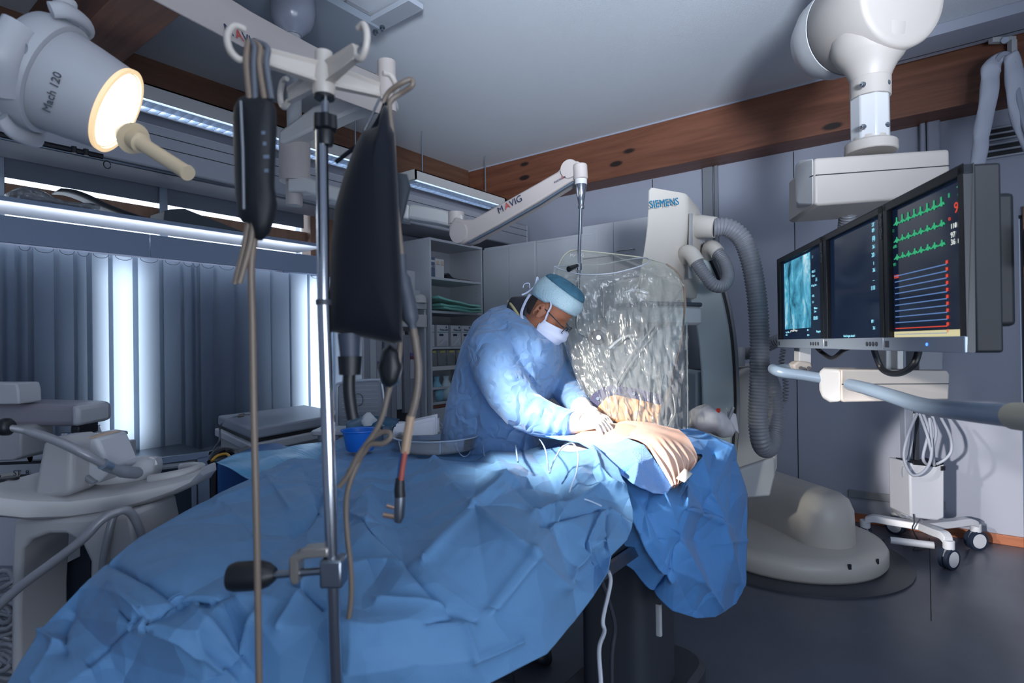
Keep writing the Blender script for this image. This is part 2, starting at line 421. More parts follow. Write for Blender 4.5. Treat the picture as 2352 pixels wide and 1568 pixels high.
# fluorescent louvre lights
M_louvre = mat('louvre_mirror', 'c3cedb', .3, .8)
M_tube = emissive('fluorescent_tube', 'd6e6ff', 8)
def louvre(x0, x1, label):
    g = thing('louvre_light', ((x0 + x1) / 2, 3.65, 2.76), label, 'ceiling light', 'louvre ceiling lights')
    h = MB(); h.box2((x0, 3.538, 2.765), (x1, 3.548, 2.85)); h.box2((x0, 3.75, 2.765), (x1, 3.762, 2.85)); h.box2((x0, 3.538, 2.838), (x1, 3.762, 2.85))
    h.box2((x0, 3.538, 2.765), (x0 + .03, 3.762, 2.85)); h.box2((x1 - .03, 3.538, 2.765), (x1, 3.762, 2.85))
    h.build('housing', M_white, g, bevel=.003)
    l = MB(); n = int((x1 - x0 - .06) / .055)
    for i in range(n + 1):
        x = x0 + .03 + (x1 - x0 - .06) * i / n
        l.box2((x - .002, 3.575, 2.768), (x + .002, 3.75, 2.80))
    for y in (3.575, 3.662, 3.748): l.box2((x0 + .03, y - .003, 2.763), (x1 - .03, y + .003, 2.815))
    l.sheet([[V((x, y, 2.836 - .02 * abs(math.sin((y - 3.575) / .0875 * math.pi)) ** .5)) for y in [3.575 + .175 * k / 16 for k in range(17)]] for x in (x0 + .03, x1 - .03)])
    l.build('louvre', M_louvre, g, smooth=20)
    for x in (x0 + .2, x1 - .2): MB().cyl((x, 3.65, 2.848), (x, 3.65, ZC), .006, n=8).build('hanger', M_alu, g)
    MB().tube([(x0 + .05, 3.66, 2.826), (x1 - .05, 3.66, 2.826)], .010, 8).build('fluorescent_tube', M_tube, g)
    MB().tube([(x0 + .05, 3.562, 2.79), (x1 - .05, 3.562, 2.79)], .006, 8).build('light_strip', M_tube, g)
    return g
louvre(-1.2, .86, 'white louvre light at far left, beside the exam lamp head')
louvre(.90, 3.00, 'white louvre light in the middle of the row, behind the infusion bags')
louvre(3.32, 4.59, 'white louvre light nearest the back timber beam')
# roller screens in the strip window
M_screen = mat('roller_screen_fabric', '6f7685', .8, bump=.4, bscale=90, stretch=(1, 1, 8))
for i, (x0, x1, lab) in enumerate(((-1.0, .755, 'grey roller screen at the far left end of the strip window'), (.765, 1.535, 'grey roller screen directly behind the exam lamp handle'), (1.545, 2.53, 'grey roller screen next to the timber post'))):
    g = thing('roller_screen', ((x0 + x1) / 2, 3.95, 2.3), lab, 'roller blind', 'roller screens of the strip window')
    MB().box2((x0, 3.945, 2.279), (x1, 3.951, 2.62)).build('fabric', M_screen, g, smooth=0)
    MB().cyl((x0, 3.948, 2.60), (x1, 3.948, 2.60), .022, n=14).build('roller', M_alu, g)
# shelf over the blinds, valance, posts
M_val = mat('valance_blue_grey', '7f8ea6', .5, vary=.04, vscale=2)
g = thing('window_shelf', (1.2, 3.7, 2.05), 'pale shelf board running along the window above the blinds', 'shelf')
MB().box2((-2.4, 3.50, 2.066), (2.42, 3.86, 2.084)).build('board', mat('board_white', 'dfe2e6', .5), g)
MB().box2((-2.4, 3.488, 2.062), (2.42, 3.50, 2.084)).build('front_lip', M_val, g, bevel=.002)
g = thing('blind_valance', (1.2, 3.5, 1.865), 'blue grey valance panel hiding the tops of the vertical blinds', 'valance')
for x0, x1 in ((-2.4, 1.288), (1.291, 2.39)):
    MB().box2((x0, 3.495, 1.868), (x1, 3.51, 1.995)).build('panel', M_val, g, bevel=.002)
MB().box2((2.37, 3.51, 1.868), (2.39, 3.98, 2.003)).build('end_panel', M_val, g, bevel=.002)
for x, lab in ((.735, 'flat metal bracket post left of the plastic-wrapped pack on the window shelf'), (1.522, 'flat metal bracket post behind the folded grey sheet on the window shelf')):
    tag(MB().box2((x - .024, 3.91, 1.95), (x + .024, 3.935, 2.5)).build('shelf_post', M_alu, bevel=.003), lab, 'post', 'shelf posts')
# vertical blinds
M_slat = mat('blind_vinyl', '48525f', .55, vary=.04, vscale=3)
nd, L, bs = nodes_of(M_slat)
tl = nd.new('ShaderNodeBsdfTranslucent'); tl.inputs[0].default_value = hexc('c3d2e4'); mx = nd.new('ShaderNodeMixShader'); mx.inputs[0].default_value = .34
L.new(bs.outputs[0], mx.inputs[1]); L.new(tl.outputs[0], mx.inputs[2]); L.new(mx.outputs[0], nd['Material Output'].inputs[0])
g = thing('vertical_blinds', (1.6, 3.62, .75), 'drawn vertical blinds with blue grey vinyl slats below the valance', 'blinds')
xs = [.50, .59, .675, .731, .779, .884, .966, 1.023, 1.121, 1.237, 1.372, 1.484, 1.546, 1.578, 1.679, 1.809, 1.924, 2.051, 2.188, 2.33, 2.429, 2.521, 2.60]
for i in range(len(xs) - 1):
    x0, x1 = xs[i], xs[i + 1] + .028
    tw = .03 if i % 3 else .012
    rows = []
    for z in (.745, 1.875):
        rows.append([V((x0 + (x1 - x0) * t, 3.60 + tw * t + .014 * math.sin(math.pi * t), z)) for t in [k / 8 for k in range(9)]])
    sl = MB().sheet(rows).build('slat', M_slat, g, smooth=60)
    if 3 <= i <= 14 or i > 18:
        c = (x0 + x1) / 2; w = (x1 - x0) * .28
        MB().tube([V((c + w * math.cos(a), 3.592, 1.872 + .022 * math.sin(a))) for a in [math.pi + k * math.pi / 8 for k in range(9)]], .0016, 6).build('bead_chain', M_dkgrey, sl)
# back wall fittings
g = thing('wall_conduit', (4.9, 1.57, 1.9), 'pair of grey vertical trunkings on the back wall above the imaging arm', 'conduit')
for y0, y1 in ((1.505, 1.535), (1.55, 1.635)): MB().box2((XB - .03, y0, 1.4), (XB - .001, y1, 2.854)).build('channel', M_midgrey, g, bevel=.004)
g = thing('wall_duct_pipe', (4.9, .1, 2.2), 'white vertical pipe pair on the back wall above the monitor boom box', 'pipe')
for (a, c, w) in ((2128, 2160, .03), (2112, 2126, .012)):
    p = onx(c, 300, XB - .04); q = onx(a, 300, XB - .04)
    MB().box2((XB - .06, min(p.y, q.y), 1.2), (XB - .002, max(p.y, q.y), 2.86)).build('pipe', M_wall, g, bevel=.012)
for z0, z1, lab in ((2.66, 2.735, 'upper dark air slot high on the wall above the door'), (2.545, 2.63, 'lower double dark air slot high on the wall above the door')):
    g = thing('air_slot', (XB - .01, -.5, z0), lab, 'vent', 'air slots above the door')
    MB().box2((XB - .012, -.95, z0), (XB - .001, -.246, z1)).build('slot', M_black, g)
    for z in (z0, z1, (z0 + z1) / 2):
        MB().box2((XB - .03, -.96, z - .006), (XB - .002, -.24, z + .006)).build('fin', M_duct, g, bevel=.002)

cv_ = MB().tube([(-2.3, 3.54, 1.972), (2.34, 3.54, 1.972)], .011, 10).build('added_cove_tube', emissive('added_tube_glow', 'e8f1ff', 13))  # glowing tube added out of sight to brighten the shelf underside
tag(cv_, 'slim added light tube hidden behind the blind valance, lighting the shelf from below', 'lamp')
# things lying on the window shelf
ZS = 2.083
def sp(px, py, y=3.58): return ony(px, py, y)
g = thing('wrapped_pack', (1.0, 3.62, ZS), 'crumpled pack in clear plastic wrap at the left end of the window shelf', 'pack')
L = []
for i in range(15):
    t = i / 14; c = sp(14 + 206 * t, 452 + 18 * t); h = (.030 + .012 * math.sin(t * 7)) * (math.sin(math.pi * (.08 + .84 * t)) ** .4)
    L.append([V((c.x, c.y + .07 * math.cos(a), ZS + .001 + h + h * math.sin(a) * (1 + .3 * noise.noise(V((t * 9, a, 1)))))) for a in [k * 2 * math.pi / 16 for k in range(16)]])
MB().loft(L).build('plastic_wrap', film('wrap_clear', (.72, .76, .82), .12, .15, .25, 1.2, 40), g, smooth=80)
MB().box2((L[2][0].x, 3.56, ZS), (L[12][0].x, 3.62, ZS + .04)).build('pack_core', M_midgrey, g, bevel=.01)
def shelf_sheet(name, top, label, m):
    pts = [sp(*q) for q in top]; r0 = [V((p.x, p.y, max(p.z, ZS + .002))) for p in pts]
    tag(MB().sheet([bez(r0, 4), bez([p + V((.0, .16, -.0)) for p in r0], 4)]).build(name, m, smooth=60, solid=.005), label, 'sheet')
M_sheetd = mat('lead_sheet_dark', '2a2f37', .55)
shelf_sheet('dark_sheet', [(140, 433), (170, 436), (205, 448), (250, 470), (310, 492), (375, 512)], 'thin black curved sheet sagging along the window shelf beside the wrapped pack', M_sheetd)
b = MB().prism([sp(376, 509, 3.52), sp(378, 484, 3.52), sp(392, 480, 3.52), sp(425, 479, 3.52), sp(440, 485, 3.52), sp(560, 532, 3.52)], V((0, .2, 0)))
tag(b.build('folded_sheet', mat('lead_sheet_grey', '3b4148', .55), smooth=30, bevel=.003), 'folded dark grey sheet with a peaked top lying on the window shelf', 'sheet')
# ================================================================ table, patient, drapes
def sm(a, b, x):
    t = max(0, min(1, (x - a) / (b - a))); return t * t * (3 - 2 * t)
def top_h(x, y):
    z = .93
    leg = sm(.62, .95, x) * (1 - sm(1.9, 2.2, x))
    return z + .115 * leg * math.exp(-((y - .86) / .21) ** 2)
def hit(px, py, dz=0):
    r = ray(px, py); d = .55; prev = None
    while d < 3.2:
        p = EYE + r * d
        if p.z < top_h(p.x, p.y) + dz: return p
        d += .004
    return EYE + r * 2.5
M_drape = cloth('drape_blue', '5c88b2', .62, 500, .08, .12, crease=3.0)
M_drape2 = cloth('drape_blue_light', '4c84bf', .6, 500, .08, .12, crease=2.2)
def drape(name, pts, edges, m, label, cat, amp=.004, cuts=4, holes=None, solid=.0015, nscale=9, sm_it=2, folds=()):
    """a pleated sheet: folds run along the given edges between the given points"""
    co = [V((p[0], p[1])) for p in pts]
    P3 = []
    for p in pts:
        k = p[2]; v = p[3] if len(p) > 3 else 0
        if k == 't': P3.append(hit(p[0], p[1], v))
        elif k == 'z': P3.append(onz(p[0], p[1], v))
        elif k == 'y': P3.append(ony(p[0], p[1], v))
        elif k == 'd': P3.append(at(p[0], p[1], v))
    vc, ec, fc, ov, oe, of = geometry.delaunay_2d_cdt(co, edges, [], 0, 1e-4)
    out = [P3[o[0]] if o else None for o in ov]
    for i, q in enumerate(out):
        if q is None:
            j = sorted(range(len(co)), key=lambda a: (co[a] - vc[i]).length)[:2]
            w = (co[j[0]] - vc[i]).length / max(1e-6, (co[j[0]] - vc[i]).length + (co[j[1]] - vc[i]).length)
            out[i] = P3[j[0]].lerp(P3[j[1]], w)
    bm = bmesh.new(); bv = [bm.verts.new(q) for q in out]
    poly = holes
    for f in fc:
        c = sum((vc[i] for i in f), V((0, 0))) / len(f)
        if poly is not None:
            ins = False; n = len(poly)
            for i in range(n):
                a, b = poly[i], poly[(i + 1) % n]
                if (a[1] > c.y) != (b[1] > c.y) and c.x < (b[0] - a[0]) * (c.y - a[1]) / (b[1] - a[1]) + a[0]: ins = not ins
            if not ins: continue
        try: bm.faces.new([bv[i] for i in f])
        except ValueError: pass
    bmesh.ops.delete(bm, geom=[v for v in bm.verts if not v.link_faces], context='VERTS')
    bmesh.ops.recalc_face_normals(bm, faces=bm.faces)
    if sum(f.normal.z for f in bm.faces) < 0: bmesh.ops.reverse_faces(bm, faces=bm.faces)
    for _ in range(cuts):
        bmesh.ops.subdivide_edges(bm, edges=bm.edges, cuts=1, use_grid_fill=True)
        inner = [v for v in bm.verts if not v.is_boundary]
        if _ < sm_it:
            for w in range(1): bmesh.ops.smooth_vert(bm, verts=inner, factor=.28, use_axis_x=True, use_axis_y=True, use_axis_z=True)
    bm.normal_update()
    for v in bm.verts:
        q = v.co * nscale
        r = noise.noise(q) * .5 + (.5 - abs(noise.noise(q * 1.7 + V((3, 1, 7))))) * .8 + noise.noise(q * 3.1) * .25
        e = 0
        if folds:
            x, y, dd = proj(v.co)
            for path, w, h, x0, x1, y0, y1 in folds:
                if x < x0 or x > x1 or y < y0 or y > y1: continue
                bd = 1e9
                for a, b in zip(path, path[1:]):
                    ax, ay = b[0] - a[0], b[1] - a[1]; t = max(0, min(1, ((x - a[0]) * ax + (y - a[1]) * ay) / (ax * ax + ay * ay)))
                    bd = min(bd, math.hypot(a[0] + ax * t - x, a[1] + ay * t - y))
                k = bd / w
                if k < 3: e += h * (math.exp(-k * 1.6) - .008)
        v.co += v.normal * (r * amp + max(-.022, min(.022, e)))
    mb = MB(); bm.verts.ensure_lookup_table(); bm.verts.index_update()
    mb.v = [v.co.copy() for v in bm.verts]; mb.f = [tuple(v.index for v in f.verts) for f in bm.faces]; bm.free()
    o = mb.build(name, m, None, smooth=0, solid=solid)
    o.data.polygons.foreach_set('use_smooth', [True] * len(o.data.polygons))
    return tag(o, label, cat)
A = [ # silhouette along the far left edge
 (-60, 1700, 'd', .80), (20, 1568, 'd', .93), (45, 1520, 'd', .98), (110, 1430, 'd', 1.04), (185, 1350, 'z', .915), (250, 1290, 'z', .93), (320, 1235, 'z', .93), (420, 1178, 'z', .935), (510, 1130, 'z', .93), (590, 1093, 'z', .935), (690, 1042, 'z', .93), (742, 1020, 'z', .935), (795, 1004, 'z', .93), (905, 999, 'z', .94), (1000, 998, 'z', .94), (1120, 992, 'z', .945), (1235, 990, 'z', .955),
 # towards the patient, edge over the thigh 17..
 (1268, 1001, 't', .0), (1330, 1012, 't', .0), (1372, 1030, 't', .0), (1420, 1076, 't', .01), (1446, 1143, 'y', .64), (1453, 1168, 'y', .61), (1455, 1205, 'y', .595), (1440, 1238, 'y', .60), (1404, 1276, 'y', .61), (1397, 1314, 'y', .61), (1364, 1366, 'y', .60), (1315, 1430, 'y', .60), (1255, 1501, 'y', .59), (1124, 1568, 'y', .60), (1010, 1640, 'd', .90), (760, 1720, 'd', .88), (300, 1720, 'd', .86),
 # interior 34..
 (1008, 1055, 't', .028), (1092, 1165, 't', -.004), (1222, 1274, 't', .012), (968, 1286, 't', .0), (1165, 1098, 't', .022), (1300, 1348, 'd', 1.135), (1128, 1410, 'd', 1.0), (850, 1292, 't', -.008), (940, 1305, 't', .014), (835, 1192, 't', .022), (775, 1262, 't', -.006),
 (870, 1385, 'd', .955), (1015, 1392, 'd', .97), (930, 1420, 'd', .90), (1090, 1515, 'd', .905), (1040, 1425, 'd', .935), (720, 1440, 'd', .915), (800, 1440, 'd', .87), (800, 1550, 'd', .85), (960, 1530, 'd', .87), (1262, 1430, 'd', 1.09), (1180, 1470, 'd', 1.0),
 (1383, 1170, 'y', .665), (1330, 1118, 't', .02), (1240, 1160, 't', -.012), (1340, 1262, 'y', .655), (1270, 1205, 't', .012), (1395, 1240, 'y', .60), (1365, 1300, 'y', .655), (1425, 1190, 'y', .63), (1205, 1110, 't', -.02), (1275, 1118, 't', -.025), (1225, 1045, 't', .0), (1360, 1085, 't', -.01), (1100, 1055, 't', -.012), (1310, 1060, 't', .012),
 (748, 1148, 'z', .905), (672, 1226, 'z', .915), (735, 1165, 'z', .955), (853, 1125, 'z', .95), (810, 1185, 'z', .918), (900, 1180, 'z', .925), (760, 1080, 'z', .94), (690, 1070, 'z', .925), (620, 1105, 'z', .945), (585, 1190, 'z', .925), (520, 1165, 'z', .945), (470, 1145, 'z', .925),
 (255, 1296, 'z', .925), (350, 1340, 'z', .945), (405, 1380, 'z', .948), (412, 1394, 'z', .925), (510, 1372, 'z', .94), (530, 1368, 'z', .95), (330, 1425, 'z', .905), (345, 1438, 'z', .93), (325, 1400, 'z', .945), (240, 1350, 'z', .925), (440, 1260, 'z', .955), (560, 1290, 'z', .945), (600, 1440, 'z', .91), (560, 1505, 'd', .95), (450, 1450, 'z', .93), (145, 1480, 'd', .965), (85, 1445, 'd', 1.02), (170, 1415, 'd', 1.05), (210, 1525, 'd', .90), (245, 1490, 'd', .94), (300, 1440, 'z', .93), (650, 1380, 'z', .92), (690, 1330, 'z', .935), (640, 1500, 'd', .905), (480, 1568, 'd', .885), (640, 1640, 'd', .86), (90, 1600, 'd', .86),
 (880, 1052, 'z', .93), (1000, 1030, 'z', .935), (1120, 1030, 'z', .94), (880, 1020, 'z', .93), (780, 1040, 'z', .93)]
nA = 34
def FL(path, w, h): return (path, w, h, min(p[0] for p in path) - 3 * w, max(p[0] for p in path) + 3 * w, min(p[1] for p in path) - 3 * w, max(p[1] for p in path) + 3 * w)
DF = [FL(*q) for q in (([(254, 1290), (348, 1341), (409, 1380)], 12, -.014), ([(415, 1384), (482, 1384), (525, 1366)], 11, -.016), ([(409, 1384), (353, 1431)], 12, -.018), ([(254, 1348), (322, 1406), (328, 1435)], 16, .016), ([(268, 1399), (300, 1435)], 12, -.010), ([(167, 1409), (148, 1453), (150, 1500)], 13, -.013), ([(87, 1446), (145, 1482)], 12, .013), ([(134, 1482), (80, 1568)], 12, .013), ([(293, 1449), (206, 1522)], 12, -.011), ([(348, 1438), (424, 1467), (536, 1568)], 15, .014), ([(442, 1395), (504, 1471), (558, 1536)], 14, .014), ([(514, 1163), (580, 1246), (616, 1283)], 14, .013), ([(500, 1156), (616, 1105), (681, 1072)], 11, .012), ([(601, 1083), (630, 1120), (667, 1170)], 11, .012), ([(696, 1033), (746, 1062)], 9, -.011), ([(748, 1143), (699, 1207), (674, 1225)], 13, -.020), ([(583, 1409), (558, 1507)], 13, .013), ([(667, 1330), (736, 1395)], 13, -.013), ([(700, 1300), (690, 1360), (640, 1440)], 16, .013),
 ([(996, 1059), (1090, 1164), (1225, 1272), (1296, 1351)], 13, .013), ([(1161, 1096), (1090, 1164), (970, 1287)], 13, .014), ([(1010, 1068), (1080, 1150)], 10, -.010), ([(1232, 1265), (1221, 1291), (1124, 1411)], 14, .014), ([(831, 1194), (940, 1299), (1022, 1396), (1094, 1422)], 15, -.014), ([(1000, 1055), (940, 1122)], 12, .014), ([(962, 1047), (1131, 1057)], 9, -.013), ([(1007, 1066), (1161, 1096), (1244, 1100)], 12, .010), ([(1225, 1182), (1307, 1156), (1367, 1119), (1431, 1122)], 15, .018), ([(1390, 1171), (1345, 1265), (1292, 1344)], 17, .020), ([(1394, 1182), (1390, 1265)], 10, -.014), ([(1401, 1175), (1454, 1205)], 10, .012), ([(1244, 1197), (1390, 1171)], 13, -.018), ([(1210, 1108), (1280, 1122), (1300, 1150)], 15, -.018), ([(1064, 1437), (1090, 1516), (1195, 1475)], 12, .012), ([(981, 1430), (1037, 1415)], 10, -.010), ([(865, 1385), (1019, 1396)], 14, .014), ([(1364, 1029), (1379, 1081), (1412, 1121)], 9, .012), ([(853, 1125), (810, 1185), (833, 1192)], 14, .016), ([(880, 1150), (905, 1190)], 12, -.012), ([(760, 1320), (850, 1292), (920, 1290)], 16, .011), ([(1180, 1110), (1270, 1210), (1330, 1330)], 20, -.010), ([(900, 1040), (870, 1075), (800, 1110)], 14, .010))]
EA = [(i, (i + 1) % nA) for i in range(nA)] + [(34, 35), (35, 36), (35, 37), (35, 38), (36, 39), (36, 40), (43, 42), (42, 41), (45, 46)]
table_drape = drape('surgical_drape', A, EA, M_drape, 'large creased blue surgical drape covering the patient\'s legs and the table', 'drape', amp=.003, cuts=5, folds=DF, holes=[a[:2] for a in A[:nA]])

# sheet hanging at the head end of the table
Cc = [(1425, 1092, 'y', .74), (1505, 1136, 'y', .65), (1560, 1112, 'y', .66), (1602, 1053, 'y', .69), (1560, 1020, 'd', 1.98), (1520, 998, 'd', 2.03), (1540, 985, 'd', 2.14), (1592, 983, 'd', 2.30), (1686, 1021, 'z', .95), (1700, 1075, 'y', .66), (1717, 1135, 'y', .63), (1716, 1200, 'y', .63), (1713, 1340, 'y', .62), (1690, 1386, 'y', .60), (1640, 1416, 'y', .60), (1600, 1419, 'y', .60), (1545, 1402, 'y', .63), (1500, 1365, 'y', .66), (1455, 1310, 'y', .70), (1392, 1262, 'y', .74), (1405, 1190, 'y', .74),
 (1566, 1115, 'y', .66), (1655, 1200, 'y', .625), (1676, 1290, 'y', .60), (1700, 1335, 'y', .60), (1632, 1120, 'y', .625), (1583, 1165, 'y', .585), (1560, 1230, 'y', .60), (1548, 1310, 'y', .575), (1600, 1330, 'y', .58), (1660, 1395, 'y', .60), (1480, 1180, 'y', .63), (1500, 1240, 'y', .60), (1525, 1290, 'y', .60), (1640, 1040, 'y', .70), (1575, 990, 'd', 2.22), (1605, 1010, 'd', 2.18), (1660, 1080, 'y', .64), (1690, 1180, 'y', .63), (1560, 1165, 'y', .60), (1600, 1250, 'y', .63)]
nC = 21
EC = [(i, (i + 1) % nC) for i in range(nC)] + [(3, 21), (21, 22), (22, 23), (23, 24), (3, 34), (34, 8), (26, 27), (27, 28), (4, 36)]
drape('surgical_drape', Cc, EC, M_drape2, 'blue drape hanging in a corner at the far end of the patient table', 'drape', amp=.003, cuts=5, holes=[a[:2] for a in Cc[:nC]], folds=[FL(*q) for q in (([(1602, 1055), (1655, 1200), (1690, 1335)], 13, .022), ([(1602, 1055), (1565, 1115), (1575, 1165)], 11, .014), ([(1566, 1115), (1583, 1165), (1655, 1200)], 11, .014), ([(1583, 1165), (1545, 1300), (1500, 1365)], 15, -.020), ([(1520, 1140), (1580, 1290), (1650, 1395)], 13, .018), ([(1640, 1040), (1632, 1120), (1600, 1240)], 11, -.014), ([(1690, 1060), (1680, 1200)], 13, -.016), ([(1630, 1250), (1715, 1240)], 8, .008), ([(1560, 990), (1605, 1050)], 9, -.014), ([(1535, 1018), (1600, 1050)], 7, .010), ([(1455, 1180), (1490, 1260), (1540, 1330)], 14, .018), ([(1480, 1150), (1520, 1240)], 11, -.014), ([(1620, 1000), (1680, 1030)], 7, .008))])
# paper towel sheet between the leg drape and the belly
M_towel = cloth('towel_blue', '5f98de', .8, 260, .3, .5, spec=.2)
T = [(1225, 991, 'd', 2.20), (1300, 986, 'd', 2.16), (1345, 991, 'd', 2.05), (1398, 1000, 'd', 1.93), (1440, 1006, 'd', 1.83), (1480, 1022, 'd', 1.765), (1500, 1050, 'd', 1.715), (1525, 1085, 'd', 1.68), (1545, 1115, 'd', 1.66), (1530, 1135, 'y', .63), (1500, 1132, 'y', .635), (1455, 1112, 'y', .66), (1418, 1085, 'd', 1.60), (1372, 1040, 'd', 1.70), (1330, 1018, 'd', 1.80), (1265, 1006, 'd', 1.93),
 (1360, 1000, 'd', 1.975), (1372, 1008, 'd', 1.87), (1400, 1050, 'd', 1.67), (1445, 1030, 'd', 1.72), (1465, 1060, 'd', 1.63), (1480, 1040, 'd', 1.72), (1430, 1090, 'd', 1.61), (1500, 1105, 'd', 1.63), (1415, 1020, 'd', 1.80)]
nT = 16
drape('towel_sheet', T, [(i, (i + 1) % nT) for i in range(nT)] + [(16, 17), (17, 18)], M_towel, 'bright blue textured paper sheet tucked between the leg drape and the bare belly', 'paper sheet', amp=.004, holes=[a[:2] for a in T[:nT]], cuts=4)

# patient: one continuous body lying along the table, head behind the clear screen
M_skin = mat('skin_patient', 'cda48e', .45, sss=.15, vary=.05, vscale=10, coat=.25)
def ring(c, ax, rx, rz, n=24, sq=1.0):
    ax = V(ax).normalized(); b = V((0, 0, 1)); a = b.cross(ax).normalized()
    return [V(c) + a * rx * math.copysign(abs(math.cos(t)) ** sq, math.cos(t)) + b * rz * math.copysign(abs(math.sin(t)) ** sq, math.sin(t)) for t in [k * 2 * math.pi / n for k in range(n)]]
B = MB()
B.loft([ring((x, y, z), (1, 0, 0), rx, rz, sq=.85) for x, y, z, rx, rz in ((1.36, .90, .90, .12, .05), (1.46, .90, .905, .15, .06), (1.58, .90, .93, .165, .085), (1.68, .90, .955, .175, .108), (1.80, .90, .965, .18, .115), (1.90, .90, .955, .19, .105), (2.0, .90, .92, .20, .075), (2.1, .90, .89, .19, .065), (2.18, .90, .885, .15, .06), (2.22, .90, .885, .06, .045), (2.26, .90, .885, .055, .05), (2.31, .90, .885, .07, .062), (2.36, .90, .885, .072, .07), (2.42, .90, .88, .045, .045))])
for s in (-1, 1):
    B.loft([ring((x, .87 + s * y, z), (1, 0, 0), rx, rz) for x, y, z, rx, rz in ((1.44, .085, .90, .085, .06), (1.25, .085, .895, .08, .055), (1.08, .085, .89, .062, .05), (.97, .085, .885, .05, .045), (.92, .08, .88, .04, .04), (.89, .08, .885, .045, .05), (.86, .08, .885, .03, .03))])
    B.loft([ring((x, .89 + s * y, z), (1, 0, 0), rx, rx) for x, y, z, rx in ((2.14, .16, .885, .05), (2.05, .175, .88, .045), (1.95, .165, .88, .04), (1.8, .165, .88, .035), (1.72, .165, .88, .035), (1.62, .165, .88, .02))])
patient = B.build('person', M_skin, None, smooth=0)
r = patient.modifiers.new('r', 'REMESH'); r.mode = 'VOXEL'; r.voxel_size = .012
r = patient.modifiers.new('s', 'SMOOTH'); r.iterations = 12; r.factor = .6
apply_mods(patient); patient.data.polygons.foreach_set('use_smooth', [True] * len(patient.data.polygons))
tag(patient, 'person lying under blue drapes with a bare belly, feet towards the infusion pole', 'person')
# pulled clear film over the belly
fm = []
Fp = [[(1385, 995, 1.955), (1400, 978, 2.03), (1440, 966, 2.03), (1500, 972, 1.99), (1560, 985, 1.97)], [(1440, 1004, 1.825), (1455, 990, 1.88), (1490, 985, 1.90), (1530, 990, 1.90), (1580, 1005, 1.90)],
      [(1482, 1020, 1.755), (1505, 1005, 1.80), (1530, 1005, 1.82), (1560, 1015, 1.84), (1600, 1040, 1.84)], [(1503, 1050, 1.705), (1530, 1040, 1.725), (1555, 1045, 1.755), (1580, 1050, 1.79), (1603, 1056, 1.82)],
      [(1525, 1084, 1.67), (1545, 1085, 1.68), (1565, 1085, 1.70), (1580, 1075, 1.75), (1598, 1066, 1.79)], [(1543, 1116, 1.65), (1550, 1114, 1.65), (1558, 1112, 1.655), (1570, 1100, 1.69), (1585, 1082, 1.74)]]
rows = [[at(*p) for p in rr] for rr in Fp]
def refine(rows, nu, nv):
    rr = [bez(r, nu) for r in rows]; cols = list(zip(*rr)); cc = [bez(c, nv) for c in cols]; return [list(x) for x in zip(*cc)]
M_film_skin = mat('incise_film_on_skin', 'd6b09d', .25, bump=.0, sss=.1, coat=.5, vary=.05, vscale=14)
G = refine(rows, 8, 8)
for i, row in enumerate(G):
    for j, p in enumerate(row):
        t = i / (len(G) - 1)
        p += V((0, -.006, .008)) * math.sin(j * 1.15 + 1.2 * noise.noise(p * 6)) * sm(.35, .8, t) + V((0, 0, .004 * noise.noise(p * 14)))
fl = MB().sheet(G).build('incise_film', M_film_skin, patient, smooth=0); fl.data.polygons.foreach_set('use_smooth', [True] * len(fl.data.polygons))
fl['label'] = 'adhesive incise film stretched over bare skin'
w = MB().sheet([[at(1553, 1098, 1.655), at(1572, 1108, 1.64)], [at(1572, 1076, 1.70), at(1590, 1088, 1.685)]]).build('plaster', mat('plaster_white', 'd9d4cc', .7), patient, solid=.002)
w['label'] = 'white adhesive plaster'
# the table itself
g = thing('patient_table', (1.5, .9, .0), 'narrow patient table hidden under the blue drapes, carbon top on a floor column', 'patient table')
MB().rbox((1.54, .9, .80), (1.66, .44, .04), .05).build('table_top', mat('carbon_top', '1d2026', .4), g)
MB().rbox((1.5, .9, .775), (1.60, .42, .02), .05).build('mattress_tray', M_dkgrey, g)
MB().rbox((1.95, .95, .40), (.32, .26, .72), .06).build('column', M_dkgrey, g)
MB().rbox((1.95, .95, .05), (.7, .4, .1), .12).build('floor_base', M_dkgrey, g)
MB().box((1.5, .665, .80), (1.5, .012, .03)).build('side_rail', M_steel, g)
p = ony(1516, 1400, .72); q = ony(1510, 1446, .72)
MB().rbox((p + q) / 2, (.016, .02, .1), .006).build('rail_lever', M_lightgrey, g)
# instrument stand under the wide left part of the drape
g = thing('instrument_table', (1.05, 1.35, 0), 'instrument table hidden under the left part of the big blue drape', 'table')
MB().rbox((1.02, 1.42, .885), (.7, .46, .03), .03).build('table_top', M_steel, g)
for x in (.74, 1.30):
    for y in (1.23, 1.6): MB().cyl((x, y, 0), (x, y, .87), .014).build('leg', M_steel, g)
# thin white cable hanging from the drape to the floor
cb = MB().tube(bez([ony(1398, 1312, .64), ony(1402, 1340, .64), ony(1385, 1420, .63), ony(1388, 1450, .62), ony(1376, 1490, .6), ony(1380, 1568, .58), ony(1384, 1680, .58), ony(1388, 1900, .58)]), .0048, 8).build('cable', mat('cable_white', 'b9bdc6', .4))
tag(cb, 'thin white cable hanging from under the big blue drape to the floor', 'cable')
cb = MB().tube(bez([ony(1380, 1330, .70), ony(1398, 1380, .72), ony(1412, 1440, .73), ony(1405, 1520, .74), ony(1408, 1700, .75)]), .006, 8).build('cable', M_dkgrey)
tag(cb, 'dark cable behind the white one in the shadow under the table', 'cable')
